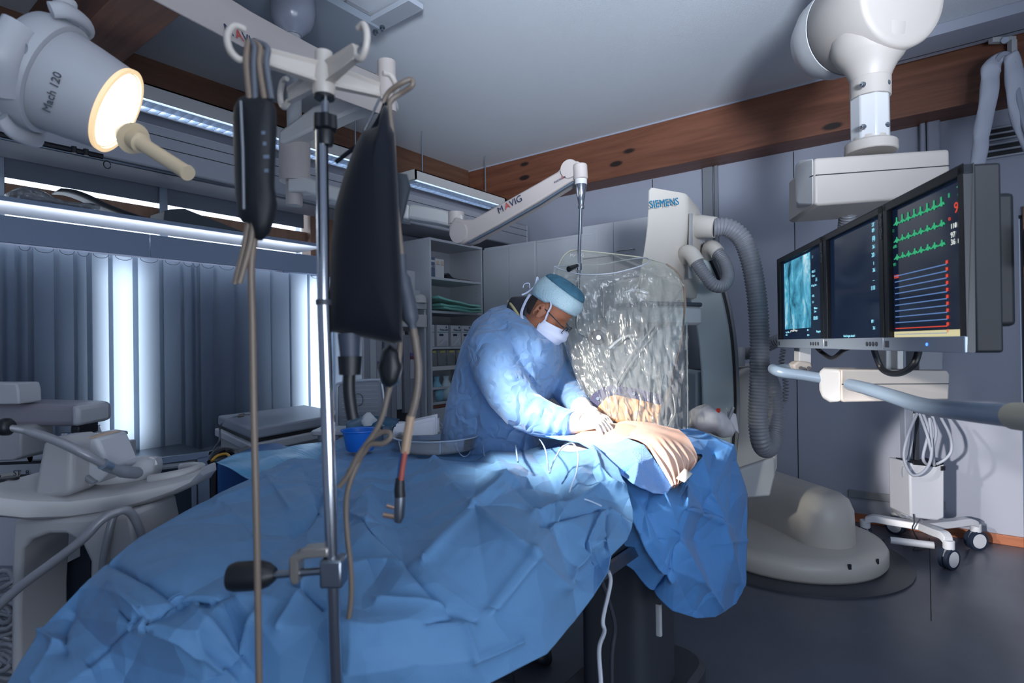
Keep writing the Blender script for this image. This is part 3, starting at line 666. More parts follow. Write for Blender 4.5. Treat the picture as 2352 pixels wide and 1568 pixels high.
# ================================================================ the operator
M_gown = cloth('gown_blue', '779dcb', .62, 420, .3, .10, crease=9.0)
M_skinm = mat('skin_face', 'a4694d', .5, sss=.12, vary=.10, vscale=28, bump=.06, bscale=160)
M_glove = mat('glove_latex', 'd8cfc6', .42, bump=.12, bscale=60, sss=.05)
M_mask = cloth('mask_paper', 'd3dcf2', .8, 500, .1, .1)
M_cap = mat('cap_fleece', 'b3cfd8', .85, bump=.5, bscale=150, vary=.10, vscale=10)
M_capd = mat('cap_crown_teal', '3f6f86', .8, bump=.2, bscale=80, vary=.12, vscale=14)
M_lead = mat('lead_collar', '33363f', .45)
def oring(L, Rr, w, n=28, sq=.8):
    """ring through a back point and a front point, half depth w along X"""
    L = V(L); Rr = V(Rr); c = (L + Rr) / 2; a = (Rr - L) / 2; ax = V((.96, .28, 0)) * w
    return [c + a * math.copysign(abs(math.cos(t)) ** sq, math.cos(t)) + ax * math.copysign(abs(math.sin(t)) ** sq, math.sin(t)) for t in [k * 2 * math.pi / n for k in range(n)]]
T0 = [((1030, 990, 2.53), (1228, 1000, 2.30), .19), ((1040, 930, 2.53), (1246, 940, 2.30), .20), ((1058, 860, 2.53), (1272, 880, 2.29), .21), ((1078, 790, 2.52), (1288, 832, 2.28), .22), ((1106, 737, 2.50), (1283, 790, 2.28), .21), ((1140, 708, 2.47), (1258, 758, 2.31), .165), ((1172, 698, 2.44), (1236, 735, 2.33), .10)]
rings = [oring(at(*a), at(*b), w) for a, b, w in T0]
c1 = sum(rings[0], V()) / 28
low = [[V((p.x * 1.0 + (p.x - c1.x) * .10 * k, p.y + (p.y - c1.y) * .10 * k, p.z - .18 * k)) for p in rings[0]] for k in (3, 2, 1)]
NEAR = [(1142, 770, 2.30, .085), (1128, 800, 2.235, .098), (1143, 850, 2.18, .098), (1170, 902, 2.13, .088), (1200, 940, 2.09, .078), (1240, 960, 2.06, .070), (1280, 970, 2.03, .060), (1306, 972, 2.01, .050), (1318, 974, 2.00, .043)]
FAR = [(1225, 775, 2.50, .085), (1262, 810, 2.48, .085), (1285, 855, 2.42, .075), (1300, 890, 2.36, .068), (1318, 916, 2.28, .058), (1330, 931, 2.22, .050), (1337, 939, 2.19, .045)]
g = MB(); g.loft(low + rings)
def arm(b, L, n=18):
    path = [at(*q[:3]) for q in L]; b.tube(path, [q[3] for q in L], n)
    b.ball(path[0], L[0][3], 14, 8)
arm(g, NEAR); arm(g, FAR)
# the figure inside: one continuous body
body = MB()
body.loft([[c1 + (p - c1) * .72 + V((0, 0, dz)) for p in rings[0]] for dz in (-.12, 0)] + [[sum(r, V()) / 28 + (p - sum(r, V()) / 28) * .78 for p in r] for r in rings[1:]])
for L in (NEAR, FAR):
    body.tube([at(*q[:3]) for q in L], [q[3] * .62 for q in L], 14)
nb, nt = at(1196, 728, 2.375), at(1243, 712, 2.31)
body.tube([nb, nb.lerp(nt, .5), nt], [.072, .066, .064], 18)
for s in (-1, 1):
    hx = c1 + V((.11 * s, 0, -.08))
    body.tube([hx, hx + V((0, .01, -.42 * hx.z / 1.0)), V((hx.x + .02 * s, hx.y + .03, .09)), V((hx.x + .02 * s, hx.y + .03, .04))], [.10, .065, .045, .045], 14)
    body.loft([ring((hx.x + .02 * s, hx.y + .06 - dy, .045), (0, 1, 0), rx, rz, 14) for dy, rx, rz in ((0, .03, .03), (.05, .04, .042), (.14, .048, .036), (.22, .035, .025))])
# head in its own frame: x forward, y to his right, z up
TILT = math.radians(38)
fh = (RH * .95 - FW * .31).normalized()
hf = fh * math.cos(TILT) - UP * math.sin(TILT); hu = fh * math.sin(TILT) + UP * math.cos(TILT); hr = hf.cross(hu)
HC = at(1261, 714, 2.27); HS = .94
def H(x, y, z): return HC + (hf * x + hr * y + hu * z) * HS
prof = [(-.125, .018, .052, .030), (-.112, .045, .078, .046), (-.095, .066, .084, .058), (-.078, .074, .086, .064), (-.062, .078, .089, .067), (-.045, .083, .090, .070), (-.028, .088, .091, .072), (-.008, .091, .088, .074), (.012, .094, .086, .075), (.032, .097, .092, .077), (.055, .098, .095, .078), (.078, .094, .090, .074), (.098, .080, .072, .062), (.112, .055, .050, .044), (.119, .02, .02, .018)]
def head_ring(z, bk, fr, w, off=0, n=40):
    out = []
    for k in range(n):
        t = 2 * math.pi * k / n; c, s = math.cos(t), math.sin(t)
        x = (fr if c > 0 else bk) * math.copysign(abs(c) ** .88, c); y = w * math.copysign(abs(s) ** .92, s)
        nose = .030 * math.exp(-(y / .013) ** 2) * math.exp(-((z + .038) / (.022 if z < -.038 else .030)) ** 2) if c > .2 else 0
        eye = -.011 * math.exp(-((abs(y) - .032) / .014) ** 2) * math.exp(-((z + .006) / .012) ** 2) if c > .2 else 0
        lip = .005 * math.exp(-(y / .022) ** 2) * (math.exp(-((z + .074) / .006) ** 2) + math.exp(-((z + .086) / .006) ** 2)) if c > .2 else 0
        brow = .005 * math.exp(-((abs(y) - .03) / .02) ** 2) * math.exp(-((z - .014) / .009) ** 2) if c > .2 else 0
        k2 = 1 + off / .085
        out.append(H((x + nose + eye + lip + brow) * (1 if not off else k2), y * (1 if not off else k2), z))
    return out
zs = [i / 40 for i in range(41)]
def pint(z):
    for a, b in zip(prof, prof[1:]):
        if a[0] <= z <= b[0]:
            t = (z - a[0]) / (b[0] - a[0]); return [a[i] + (b[i] - a[i]) * t for i in (1, 2, 3)]
    return list(prof[-1][1:]) if z > 0 else list(prof[0][1:])
body.loft([head_ring(z, *pint(z)) for z in [-.125 + .244 * t for t in zs]])
for s in (-1, 1):   # ears
    er = []
    for x, rz, th in ((-.022, .028, .004), (-.012, .033, .010), (.0, .032, .012), (.010, .020, .006)):
        er.append([H(x + .004 * math.cos(t), s * (.074 + th * (.6 + .6 * math.cos(t + 1)) + (.010 if x < -.01 else 0)), -.012 + rz * math.sin(t)) for t in [k * 2 * math.pi / 14 for k in range(14)]])
    body.loft(er)
    body.tube([H(-.006 - .024 * math.cos(t) if t > .0 else -.03, s * .090, -.010 + .030 * math.sin(t)) for t in [-1.3 + .26 * k for k in range(12)]], .0045, 8)
surgeon = body.build('person', M_skinm, None, smooth=0)
m = surgeon.modifiers.new('r', 'REMESH'); m.mode = 'VOXEL'; m.voxel_size = .0042
m = surgeon.modifiers.new('s', 'SMOOTH'); m.iterations = 3; m.factor = .5
apply_mods(surgeon); surgeon.data.polygons.foreach_set('use_smooth', [True] * len(surgeon.data.polygons))
tag(surgeon, 'person in a blue gown, teal cap, face mask and glasses bending over the table', 'person')
go = g.build('gown', M_gown, surgeon, smooth=0)
m = go.modifiers.new('r', 'REMESH'); m.mode = 'VOXEL'; m.voxel_size = .0095
m = go.modifiers.new('s', 'SMOOTH'); m.iterations = 5; m.factor = .5
apply_mods(go)
o0 = ORG[go.name]
FOLDS = []
def fold(pts, w, h): FOLDS.append(([at(*p) for p in pts], w, h))
# creases of the gown: (path, width, height)
fold([(1180, 770, 2.2), (1215, 830, 2.2), (1232, 885, 2.2), (1240, 930, 2.15)], .018, .020)
fold([(1170, 745, 2.25), (1205, 790, 2.25), (1225, 812, 2.25)], .014, .016)
fold([(1205, 735, 2.3), (1230, 790, 2.27), (1262, 850, 2.27)], .015, .014)
fold([(1090, 870, 2.3), (1120, 880, 2.25), (1140, 900, 2.2)], .012, .014)
fold([(1068, 905, 2.4), (1095, 890, 2.35), (1130, 880, 2.25)], .010, -.014)
fold([(1050, 950, 2.4), (1085, 935, 2.33), (1120, 950, 2.3), (1150, 985, 2.3)], .012, .014)
fold([(1095, 955, 2.33), (1100, 985, 2.33)], .010, -.014)
fold([(1128, 870, 2.22), (1115, 930, 2.3), (1100, 980, 2.3)], .010, .010)
fold([(1115, 830, 2.15), (1160, 805, 2.1), (1185, 800, 2.1)], .010, .010)
fold([(1150, 865, 2.1), (1190, 870, 2.05), (1230, 895, 2.05)], .011, .012)
fold([(1168, 925, 2.05), (1200, 915, 2.0), (1240, 915, 2.0)], .010, .012)
fold([(1190, 965, 2.05), (1215, 935, 2.0), (1232, 915, 2.0)], .009, -.012)
fold([(1225, 975, 2.02), (1248, 940, 1.98)], .009, .012)
fold([(1255, 990, 2.0), (1272, 945, 1.97)], .008, .011)
fold([(1280, 995, 1.98), (1292, 945, 1.95)], .007, .010)
fold([(1298, 998, 1.97), (1305, 950, 1.95)], .006, .009)
fold([(1265, 905, 2.35), (1300, 885, 2.3)], .010, .012)
fold([(1290, 870, 2.33), (1310, 925, 2.25)], .009, .010)
fold([(1310, 935, 2.2), (1325, 905, 2.2)], .008, .010)
fold([(1255, 830, 2.25), (1285, 835, 2.25)], .008, -.010)
fold([(1100, 745, 2.45), (1130, 735, 2.4), (1165, 745, 2.3)], .010, .010)
fold([(1075, 820, 2.45), (1095, 800, 2.4), (1110, 770, 2.35)], .010, .010)
me = go.data
for v in me.vertices:
    p = v.co + o0; d = 0
    for path, w, h in FOLDS:
        best = 9; q = p - path[len(path) // 2]; q = q - FW * q.dot(FW)
        if q.length > .20: continue
        for a, b in zip(path, path[1:]):
            # distance seen along the sight line: folds run over the surface
            ab = b - a; t = max(0, min(1, (p - a).dot(ab) / ab.length_squared)); q = a + ab * t - p
            q = q - FW * q.dot(FW) * .85; best = min(best, q.length)
        if best < 3 * w: d += 1.15 * h * math.exp(-1.5 * best / w)
    q = p * 7
    d += .0035 * (.35 - abs(noise.noise(q))) + .0014 * (.3 - abs(noise.noise(q * 2.3 + V((5, 1, 2)))))
    v.co += v.normal * max(-.014, min(.016, d))
me.polygons.foreach_set('use_smooth', [True] * len(me.polygons))
# trousers and clogs
for s in (-1, 1):
    hx = c1 + V((.11 * s, 0, -.08)); ft_ = V((hx.x + .02 * s, hx.y + .03, 0))
    MB().tube([hx, hx + V((0, .01, -.42 * hx.z)), V((ft_.x, ft_.y, .09))], [.118, .085, .075], 16).build('trouser_leg', mat('scrub_navy', '24364f', .8), surgeon, smooth=60)
    MB().loft([ring((ft_.x, ft_.y + .04 - dy, .002 + rz), (0, 1, 0), rx, rz, 18) for dy, rx, rz in ((-.01, .02, .03), (0, .048, .055), (.06, .055, .06), (.18, .062, .048), (.25, .05, .036), (.275, .02, .02))]).build('clog', mat('clog_dark', '1a2230', .5), surgeon, smooth=60)
# neckline trim, lead collar
tr = [at(1167, 692, 2.37), at(1176, 702, 2.31), at(1190, 722, 2.265), at(1206, 745, 2.24), at(1216, 757, 2.235)]
MB().tube(bez(tr), .0055, 8).build('neck_trim', mat('trim_yellow', 'c9bf8f', .7), go)
cr = []
for t, r0 in ((0, .098), (.35, .088), (.7, .078), (.95, .074)):
    c = nb.lerp(nt, t) + V((0, 0, -.015)); ax = (nt - nb).normalized(); a = ax.orthogonal().normalized(); b2 = ax.cross(a)
    cr.append([c + (a * math.cos(k * math.pi / 14) + b2 * math.sin(k * math.pi / 14)) * (r0 + .005 * math.sin(k * 1.1)) for k in range(28)])
MB().loft(cr, caps=False).build('lead_collar', M_lead, surgeon, smooth=60, solid=.006)
# cap: fleece band and darker crown
rows = []
for i in range(9):
    t = i / 8; row = []
    for k in range(49):
        a = 2 * math.pi * k / 48; c, s = math.cos(a), math.sin(a)
        zlow = .047 - .018 * (1 - c) / 2 + (.0 if c > 0 else -.012)
        z = zlow + (.112 - zlow) * t
        bk, fr, w = pint(min(z, .062)); pu = .008 + .012 * math.sin(math.pi * min(1, t * .9)) - .010 * t * t
        row.append(H((fr if c > 0 else bk) * math.copysign(abs(c) ** .88, c) + math.copysign(pu, c) * abs(c), w * math.copysign(abs(s) ** .92, s) + pu * s, z))
    rows.append(row)
cap = MB().sheet(rows).build('cap', M_cap, surgeon, smooth=70, solid=.002)
base = rows[8]; cr = [base]; cen = sum(base[:-1], V()) / 48
for t in (.12, .3, .5, .7, .9, .99):
    cr.append([cen.lerp(p, math.cos(t * math.pi / 2) ** .8 * (1 + .10 * t * (1 - t))) + hu * (.034 * math.sin(t * math.pi / 2) + .003 * math.sin(k * 1.3)) + hf * .010 * t for k, p in enumerate(base)])
MB().sheet(cr).build('crown', M_capd, cap, smooth=70, solid=.002)
MB().tube(bez([H(-.100, .03, .045), H(-.112, .02, .075), H(-.122, .025, .085), H(-.108, .03, .05), H(-.118, .03, .01), H(-.125, .05, -.01)]), .0035, 6).build('cap_tie', M_mask, cap)
MB().tube(bez([H(-.118, .03, .03), H(-.135, .03, .045), H(-.15, .03, .03), H(-.145, .03, .015)]), .0018, 6).build('cap_tie', M_mask, cap)
# mask: pleated cup over nose, mouth and chin, with two ties
mr = []
for i in range(15):
    t = i / 14; z = -.022 - .104 * t; row = []
    for k in range(25):
        a = math.radians(-84 + 168 * k / 24) * (1 - .10 * abs(t - .5)); zz = z - (.012 if t < .5 else -.02) * abs(math.sin(a)) ** 2 * (1 - abs(2 * t - 1)) - .012 * abs(math.sin(a)) ** 3 * (1 if t < .3 else 0)
        bk, fr, w = pint(max(-.12, zz)); push = .012 + .026 * math.sin(math.pi * min(1, t * .9 + .12)) * math.cos(a) ** 2 + .0025 * math.sin(t * 22)
        nose = .010 * math.exp(-(math.sin(a) / .35) ** 2) * math.exp(-((z + .042) / .026) ** 2)
        row.append(H((fr + push + nose) * math.cos(a) ** .88 if math.cos(a) > 0 else 0, (w + .006 + .006 * math.cos(a)) * math.copysign(abs(math.sin(a)) ** .92, math.sin(a)), zz))
    mr.append(row)
mask = MB().sheet(mr).build('face_mask', M_mask, surgeon, smooth=60, solid=.002)
for s in (-1, 1):
    MB().tube(bez([H(.030, s * .076, -.042), H(.02, s * .080, .0), H(.012, s * .083, .035), H(-.02, s * .085, .06)]), .003, 6, flat=2).build('mask_tie', M_mask, mask)
    MB().tube(bez([H(.018, s * .068, -.105), H(-.03, s * .072, -.10), H(-.075, s * .06, -.075), H(-.098, s * .035, -.03), H(-.106, s * .02, .01)]), .003, 6, flat=2).build('mask_tie', M_mask, mask)
# glasses
M_frame = mat('glasses_frame', '232a33', .4)
gl = MB()
for s in (-1, 1):
    gl.tube([H(.112 + .002 * math.sin(t * 2), s * (.034 + .026 * math.copysign(abs(math.cos(t)) ** .6, math.cos(t))), -.020 + .017 * math.copysign(abs(math.sin(t)) ** .6, math.sin(t))) for t in [k * 2 * math.pi / 24 for k in range(25)]], .0016, 6)
    gl.tube(bez([H(.110, s * .060, -.012), H(.09, s * .074, -.008), H(.03, s * .081, .002), H(-.01, s * .082, .006)]), .0022, 6)
gl.tube(bez([H(.112, -.008, -.014), H(.117, 0, -.010), H(.112, .008, -.014)]), .0016, 6)
gls = gl.build('glasses', M_frame, surgeon)
for s in (-1, 1):
    MB().sheet([[H(.112, s * (.034 + u), -.020 + w) for u in (-.025, 0, .025)] for w in (-.016, 0, .016)]).build('lens', film('lens_glass', (.93, .95, .96), .03, .03, .0, 0), gls)
# short grey hair under the cap at the nape
hr_ = []
for i in range(7):
    z = .045 - .10 * i / 6; hr_.append([H(-(pint(z)[0] + .004) * math.cos(a), pint(z)[2] * 1.04 * math.sin(a), z) for a in [math.radians(-58 + 116 * k / 20) for k in range(21)]])
MB().sheet(hr_).build('hair', mat('hair_grey', '3d3431', .8, bump=.8, bscale=300, vary=.3, vscale=60), surgeon, smooth=70, solid=.003)
# gloved hands
def hand(name, wrist, knuckles, tips, thumb, cuff, lift):
    b = MB(); W0 = at(*wrist); C0 = at(*cuff); K = [at(*k) for k in knuckles]; Tp = [at(*k) for k in tips]
    kc = sum(K, V()) / len(K); n = (Tp[0] - W0).cross(K[-1] - K[0]).normalized()
    if n.z < 0: n = -n
    b.tube([C0, C0.lerp(W0, .5), W0, W0.lerp(kc, .3)], [.044, .038, .031, .034], 16)
    side = (K[-1] - K[0]); hw = side.length / 2 + .012; sd = side.normalized(); fwd = (kc - W0).normalized()
    b.loft([[W0.lerp(kc, t) + sd * wd * math.cos(a) + n * th * math.sin(a) for a in [k * 2 * math.pi / 16 for k in range(16)]] for t, wd, th in ((-.05, .03, .024), (.2, .036, .023), (.55, hw * .95, .021), (.9, hw, .018), (1.06, hw * .92, .012))])
    for i, (k, t) in enumerate(zip(K, Tp)):
        mid = k.lerp(t, .45) + n * lift * (1 + .15 * i); m2 = k.lerp(t, .75) + n * lift * .6; root = k.lerp(W0, .25)
        b.tube([root, k, k.lerp(mid, .5) + n * .001, mid, m2, t], [.0105, .0105, .0095, .0098, .0088, .0072], 12); b.ball(mid, .0100, 12, 8); b.ball(t, .0074, 12, 8)
    th = [at(*q) for q in thumb]; b.tube([th[0], th[1], th[2]], [.016, .012, .009], 12); b.ball(th[2], .0092, 12, 8); b.ball(th[1], .0125, 12, 8)
    o = b.build(name, M_glove, surgeon, smooth=0)
    m = o.modifiers.new('r', 'REMESH'); m.mode = 'VOXEL'; m.voxel_size = .0024
    m = o.modifiers.new('s', 'SMOOTH'); m.iterations = 2; m.factor = .5
    apply_mods(o); o.data.polygons.foreach_set('use_smooth', [True] * len(o.data.polygons))
    return o
hand('glove', (1333, 972, 1.985), [(1366, 957, 1.955), (1370, 963, 1.94), (1370, 970, 1.925), (1366, 978, 1.91)], [(1405, 985, 1.915), (1399, 990, 1.90), (1391, 994, 1.885), (1382, 999, 1.87)], [(1340, 966, 1.99), (1362, 968, 1.99), (1380, 978, 1.975)], (1308, 971, 2.01), .012)
hand('glove', (1352, 950, 2.10), [(1380, 955, 2.05), (1378, 959, 2.03), (1374, 962, 2.015), (1369, 965, 2.0)], [(1409, 980, 1.99), (1403, 981, 1.985), (1396, 982, 1.975), (1388, 981, 1.965)], [(1362, 950, 2.11), (1382, 957, 2.10), (1396, 968, 2.06)], (1334, 936, 2.18), .010)
# ================================================================ floor-mounted imaging arm, its hoses
M_sie = mat('imaging_cream', 'c4beb6', .4, vary=.02)
M_arc = mat('imaging_grey_green', 'a3b0b4', .42, vary=.02)
M_teal = mat('print_teal', '1d7396', .5)
base_c = V((3.95, .80, 0))
ca = thing('imaging_arm', (3.6, .95, 0), 'large cream and grey floor-mounted imaging arm behind the patient table', 'medical scanner')
ys = [436, 442, 470, 520, 560, 600, 640, 672, 676]
FLx = [1492, 1487, 1486, 1483, 1478, 1471, 1463, 1455, 1460]; FRx = [1576, 1580, 1580, 1577, 1569, 1557, 1548, 1543, 1538]; BRx = [1596, 1606, 1616, 1622, 1624, 1622, 1612, 1602, 1595]
rg = []
for y, a, b, c in zip(ys, FLx, FRx, BRx):
    p, q, r = at(a, y + 8, 2.60), at(b, y - 5, 2.72), at(c, y + 6, 2.98)
    zc = (p.z + q.z) / 2; p.z = q.z = r.z = zc; s = p + (r - q) * 1.0
    e = .03; L = []
    P4 = [p, q, r, s]
    for i in range(4):
        A0, A1, A2 = P4[i - 1], P4[i], P4[(i + 1) % 4]
        for t in (0, .33, .67, 1):
            u = A1.lerp(A0, min(.4, e / (A1 - A0).length)); w = A1.lerp(A2, min(.4, e / (A2 - A1).length))
            L.append(u.lerp(A1, t).lerp(A1.lerp(w, t), t))
    rg.append(L)
hd = MB().loft(rg).build('head_housing', M_sie, ca, smooth=50)
fx = at(1580, 475, 2.70) - at(1487, 487, 2.585)
text('SIEMENS', .0475, at(1493, 478, 2.556), fx, UP, M_teal, hd, 'lettering', .003, spacing=1.02)
b = MB(); b.loft([[at(x, y, d) for x, y, d in q] for q in (((1582, 490, 2.73), (1589, 490, 2.77), (1589, 640, 2.77), (1580, 640, 2.72)), ((1584, 490, 2.71), (1591, 490, 2.75), (1591, 640, 2.75), (1582, 640, 2.70)))]); b.build('side_latch', M_lightgrey, hd, bevel=.002)
# detector under the head, looking down at the patient
def hexa(c, size, rz, name, m, par, r=.02, bev=0): return MB().rbox(c, size, r, rz).build(name, m, par, smooth=40)
rzA = math.atan2(fx.y, fx.x)
pc = at(1490, 668, 2.75)
dt = hexa(pc + V((0, 0, -.01)), (.26, .26, .13), rzA, 'detector_neck', M_sie, ca, .04)
text('Artis zee', .042, at(1445, 672, 2.585), fx, UP, M_text, dt, 'lettering', .002)
pc = at(1500, 728, 2.72); dp = hexa(pc, (.32, .34, .085), rzA, 'flat_detector', M_lightgrey, ca, .03)
hexa(pc + V((0, 0, .052)), (.325, .345, .018), rzA, 'detector_seal', M_dkgrey, ca, .03)
MB().tube(bez([at(1468, 700, 2.56), at(1470, 690, 2.56), at(1476, 690, 2.56), at(1478, 712, 2.56), at(1470, 712, 2.56), at(1468, 700, 2.56)]), .008, 8).build('detector_grip', M_dkgrey, dt)
# the C: a broad curved band
pathC = bez([at(1520, 540, 2.90), at(1580, 590, 2.93), at(1618, 665, 2.95), at(1640, 760, 2.97), at(1649, 860, 3.0), at(1650, 960, 3.02), at(1640, 1070, 3.05), at(1610, 1170, 3.05), at(1540, 1260, 3.0)], 6)
def band(path, w0, w1, t0, t1):
    out = []
    for i, p in enumerate(path):
        tg = (path[min(i + 1, len(path) - 1)] - path[max(i - 1, 0)]).normalized()
        v = (p - EYE).normalized(); s = v.cross(tg).normalized()
        if s.dot(RH) < 0: s = -s
        n = s.cross(tg).normalized()
        if n.dot(v) < 0: n = -n
        out.append([p + s * w0 + n * t0, p + s * w1 + n * t0, p + s * w1 + n * t1, p + s * w0 + n * t1])
    return MB().loft(out)
band(pathC, -.085, .075, 0, .14).build('c_band', M_arc, ca, smooth=30, bevel=.008)
band(pathC, .075, .088, .012, .13).build('c_groove', M_joint, ca, smooth=30)
band(pathC, .088, .105, .0, .14).build('c_rim', M_midgrey, ca, smooth=30, bevel=.004)
# stand column with boxes
def slab(px, d0, dep, name, m, par, bevel=.012, away=None):
    v = FW * dep if away is None else V(away) * dep
    return MB().prism([at(x, y, d0) for x, y in px], v).build(name, m, par, smooth=30, bevel=bevel, seg=3)
slab([(1683, 866), (1712, 846), (1786, 838), (1788, 1075), (1776, 1100), (1762, 1142), (1686, 1146)], 3.22, .40, 'stand_column', M_sie, ca, .02)
slab([(1598, 855), (1616, 850), (1618, 1060), (1598, 1060)], 3.12, .25, 'stand_shoulder', M_arc, ca, .012)
slab([(1586, 870), (1602, 866), (1602, 1020), (1586, 1020)], 3.35, .2, 'stand_recess', M_black, ca, .004)
slab([(1688, 1080), (1780, 1050), (1782, 1090), (1770, 1140), (1688, 1146)], 3.19, .30, 'stand_foot_cover', M_lightgrey, ca, .012)
MB().cyl(at(1697, 840, 3.3), at(1697, 797, 3.3), .034).build('stand_cap', M_lightgrey, ca)
slab([(1575, 690), (1612, 700), (1618, 850), (1580, 850)], 3.45, .1, 'rear_panel', M_midgrey, ca, .01)
# base: floor ring, round plinth, long rounded foot
MB().lathe(base_c, [(.66, .0), (.66, .010), (.64, .016), (.1, .017)], n=64).build('floor_ring', mat('floor_ring', '3c3f47', .4), ca)
MB().lathe(base_c + V((0, 0, .016)), [(.52, 0), (.535, .02), (.535, .085), (.52, .11), (.46, .128), (.1, .14)], n=64).build('plinth', M_sie, ca, smooth=60)
f0, f1 = base_c + V((.42, .35, 0)), V((3.78, .48, 0))
ft = []
ax = (f1 - f0).normalized(); sd = V((-ax.y, ax.x, 0))
for z, g_ in ((.13, .0), (.15, .012), (.34, .004), (.40, -.02), (.432, -.06), (.44, -.10)):
    L = []
    r = .165 + g_
    for k in range(33):
        a = -math.pi / 2 + math.pi * k / 32; L.append(f1 - ax * .16 + ax * r * math.cos(a) + sd * r * math.sin(a) + UP * z)
    L += [f0 + sd * r + UP * z, f0 - sd * r + UP * z]
    ft.append(L)
MB().loft(ft).build('foot', M_sie, ca, smooth=50)
for a in (-2.35, -1.95, -1.2):
    c = base_c + V((math.cos(a) * .53, math.sin(a) * .53, .10)); MB().box(c, (.008, .018, .06), a).build('index_mark', M_joint, ca)
# hose connectors and hoses
MB().tube([at(1598, 520, 2.86), at(1612, 520, 2.80), at(1643, 522, 2.76)], [.058, .056, .050], 24).build('hose_socket', M_sie, ca, smooth=50)
for P in ([(1572, 592, 2.76), (1576, 580, 2.70), (1588, 583, 2.66), (1601, 603, 2.64)], [(1628, 584, 2.92), (1630, 570, 2.84), (1638, 569, 2.80), (1648, 580, 2.78)]):
    MB().tube(bez([at(*p) for p in P], 5), .036, 18).build('hose_elbow', M_sie, ca, smooth=60)
big = bez([at(1640, 522, 2.76), at(1672, 523, 2.74), at(1704, 548, 2.72), at(1724, 600, 2.71), at(1738, 680, 2.70), at(1745, 780, 2.69), at(1744, 880, 2.69), at(1741, 960, 2.69), at(1748, 1015, 2.70), at(1762, 1030, 2.76), at(1776, 1005, 2.83), at(1780, 950, 2.88), at(1774, 900, 2.9), at(1760, 860, 3.0), at(1740, 830, 3.15)], 10)
o = ripple(big, .046, .0155, .005, 20).build('corrugated_hose', M_hose, smooth=0); tag(o, 'thick grey corrugated hose looping down beside the imaging arm', 'hose')
o.data.polygons.foreach_set('use_smooth', [True] * len(o.data.polygons))
o = ripple(bez([at(1600, 603, 2.64), at(1618, 630, 2.62), at(1640, 655, 2.62), at(1662, 655, 2.64), at(1672, 632, 2.68), at(1664, 602, 2.74), at(1648, 580, 2.78)], 10), .030, .011, .004, 16).build('corrugated_hose', M_hose, smooth=0)
tag(o, 'short grey corrugated hose bent into a loop between two elbows of the imaging arm', 'hose'); o.data.polygons.foreach_set('use_smooth', [True] * len(o.data.polygons))
o = ripple(bez([at(1950, 455, 2.55), at(1946, 500, 2.6), at(1930, 600, 2.75), at(1890, 700, 2.9), at(1830, 765, 3.0), at(1780, 785, 3.1), at(1730, 808, 3.3), at(1700, 815, 3.35)], 10), .036, .013, .004, 16).build('corrugated_hose', M_hose, smooth=0)
tag(o, 'grey corrugated hose hanging from the monitor boom and passing behind the screens', 'hose'); o.data.polygons.foreach_set('use_smooth', [True] * len(o.data.polygons))
# coiled handset cable at the stand
cp = bez([at(1800, 800, 3.4), at(1795, 840, 3.4), at(1805, 880, 3.35), at(1802, 920, 3.35), at(1790, 925, 3.35)], 40)
cc = [p + V((.014 * math.cos(i * .9), .014 * math.sin(i * .9), 0)) for i, p in enumerate(cp)]
tag(MB().tube(cc, .0045, 6).build('coiled_cable', M_hose, smooth=60), 'coiled beige cable hanging behind the thick corrugated hose', 'cable')
# white plastic bag on the end of the table
bg = []
for i in range(13):
    t = i / 12; c = at(1585, 965, 2.50).lerp(at(1678, 985, 2.48), t); r = .085 * (math.sin(math.pi * (.12 + .76 * t)) ** .6)
    bg.append([c + V((0, 0, .02 * math.sin(t * 3))) + (UP * math.cos(a) * .75 + FW * math.sin(a)) * r * (1 + .25 * noise.noise(V((t * 4, math.cos(a) * 1.6, math.sin(a) * 1.6)))) for a in [k * 2 * math.pi / 20 for k in range(20)]])
g = thing('plastic_bag', at(1630, 1000, 2.5), 'crumpled white plastic bag behind the far corner of the blue drape', 'bag')
M_bag = mat('bag_white', 'b9b6bb', .5, bump=.3, bscale=18)
MB().loft(bg).build('bag_body', M_bag, g, smooth=80)
MB().sheet(refine([[at(1668, 935, 2.47), at(1676, 945, 2.46), at(1690, 950, 2.46)], [at(1672, 965, 2.46), at(1682, 972, 2.45), at(1697, 994, 2.45)], [at(1668, 990, 2.47), at(1676, 1000, 2.46), at(1690, 985, 2.47)]], 5, 5)).build('bag_flap', M_bag, g, smooth=80, solid=.002)
MB().tube(bez([at(1684, 935, 2.45), at(1676, 955, 2.44), at(1668, 972, 2.44)]), .007, 8).build('tie_strip', M_midgrey, g)
MB().box(at(1650, 943, 2.44), (.02, .012, .02)).build('red_clip', mat('clip_red', 'c23a2c', .5), g)
# ================================================================ clear lead screen hung from its ceiling arm
M_acryl = film('acrylic_pane', (.93, .945, .90), .02, .04, .03, 0)
M_cover = film('cover_film', (.95, .955, .95), .02, .24, .11, .32, 8, 3)
def curve_rows(rows, nu=8, nv=8): return refine([[at(*p) for p in r] for r in rows], nu, nv)
sh = thing('radiation_screen', at(1430, 760, 2.30), 'clear acrylic radiation screen with orange flap in front of the operator', 'protective screen')
pane = [(1279, 650), (1280, 618), (1290, 594), (1306, 578), (1325, 575), (1400, 582), (1482, 592), (1530, 606), (1556, 626), (1570, 660), (1573, 700), (1566, 770), (1548, 850), (1528, 925), (1460, 915), (1400, 895), (1352, 905), (1318, 830), (1292, 740)]
def sd_(x, y): return 2.38 - .17 * (y - 600) / 330 - .03 * (x - 1430) / 150
MB().prism([at(x, y, sd_(x, y)) for x, y in pane], FW * .010).build('pane', M_acryl, sh, smooth=0)
ed = [(x, y) for x, y in pane[1:14]]
MB().tube(bez([at(x, y, sd_(x, y) + .005) for x, y in ed[:6]], 6), .0028, 6).build('pane_edge', mat('acrylic_edge', 'c9c6b4', .25, emit=None), sh)
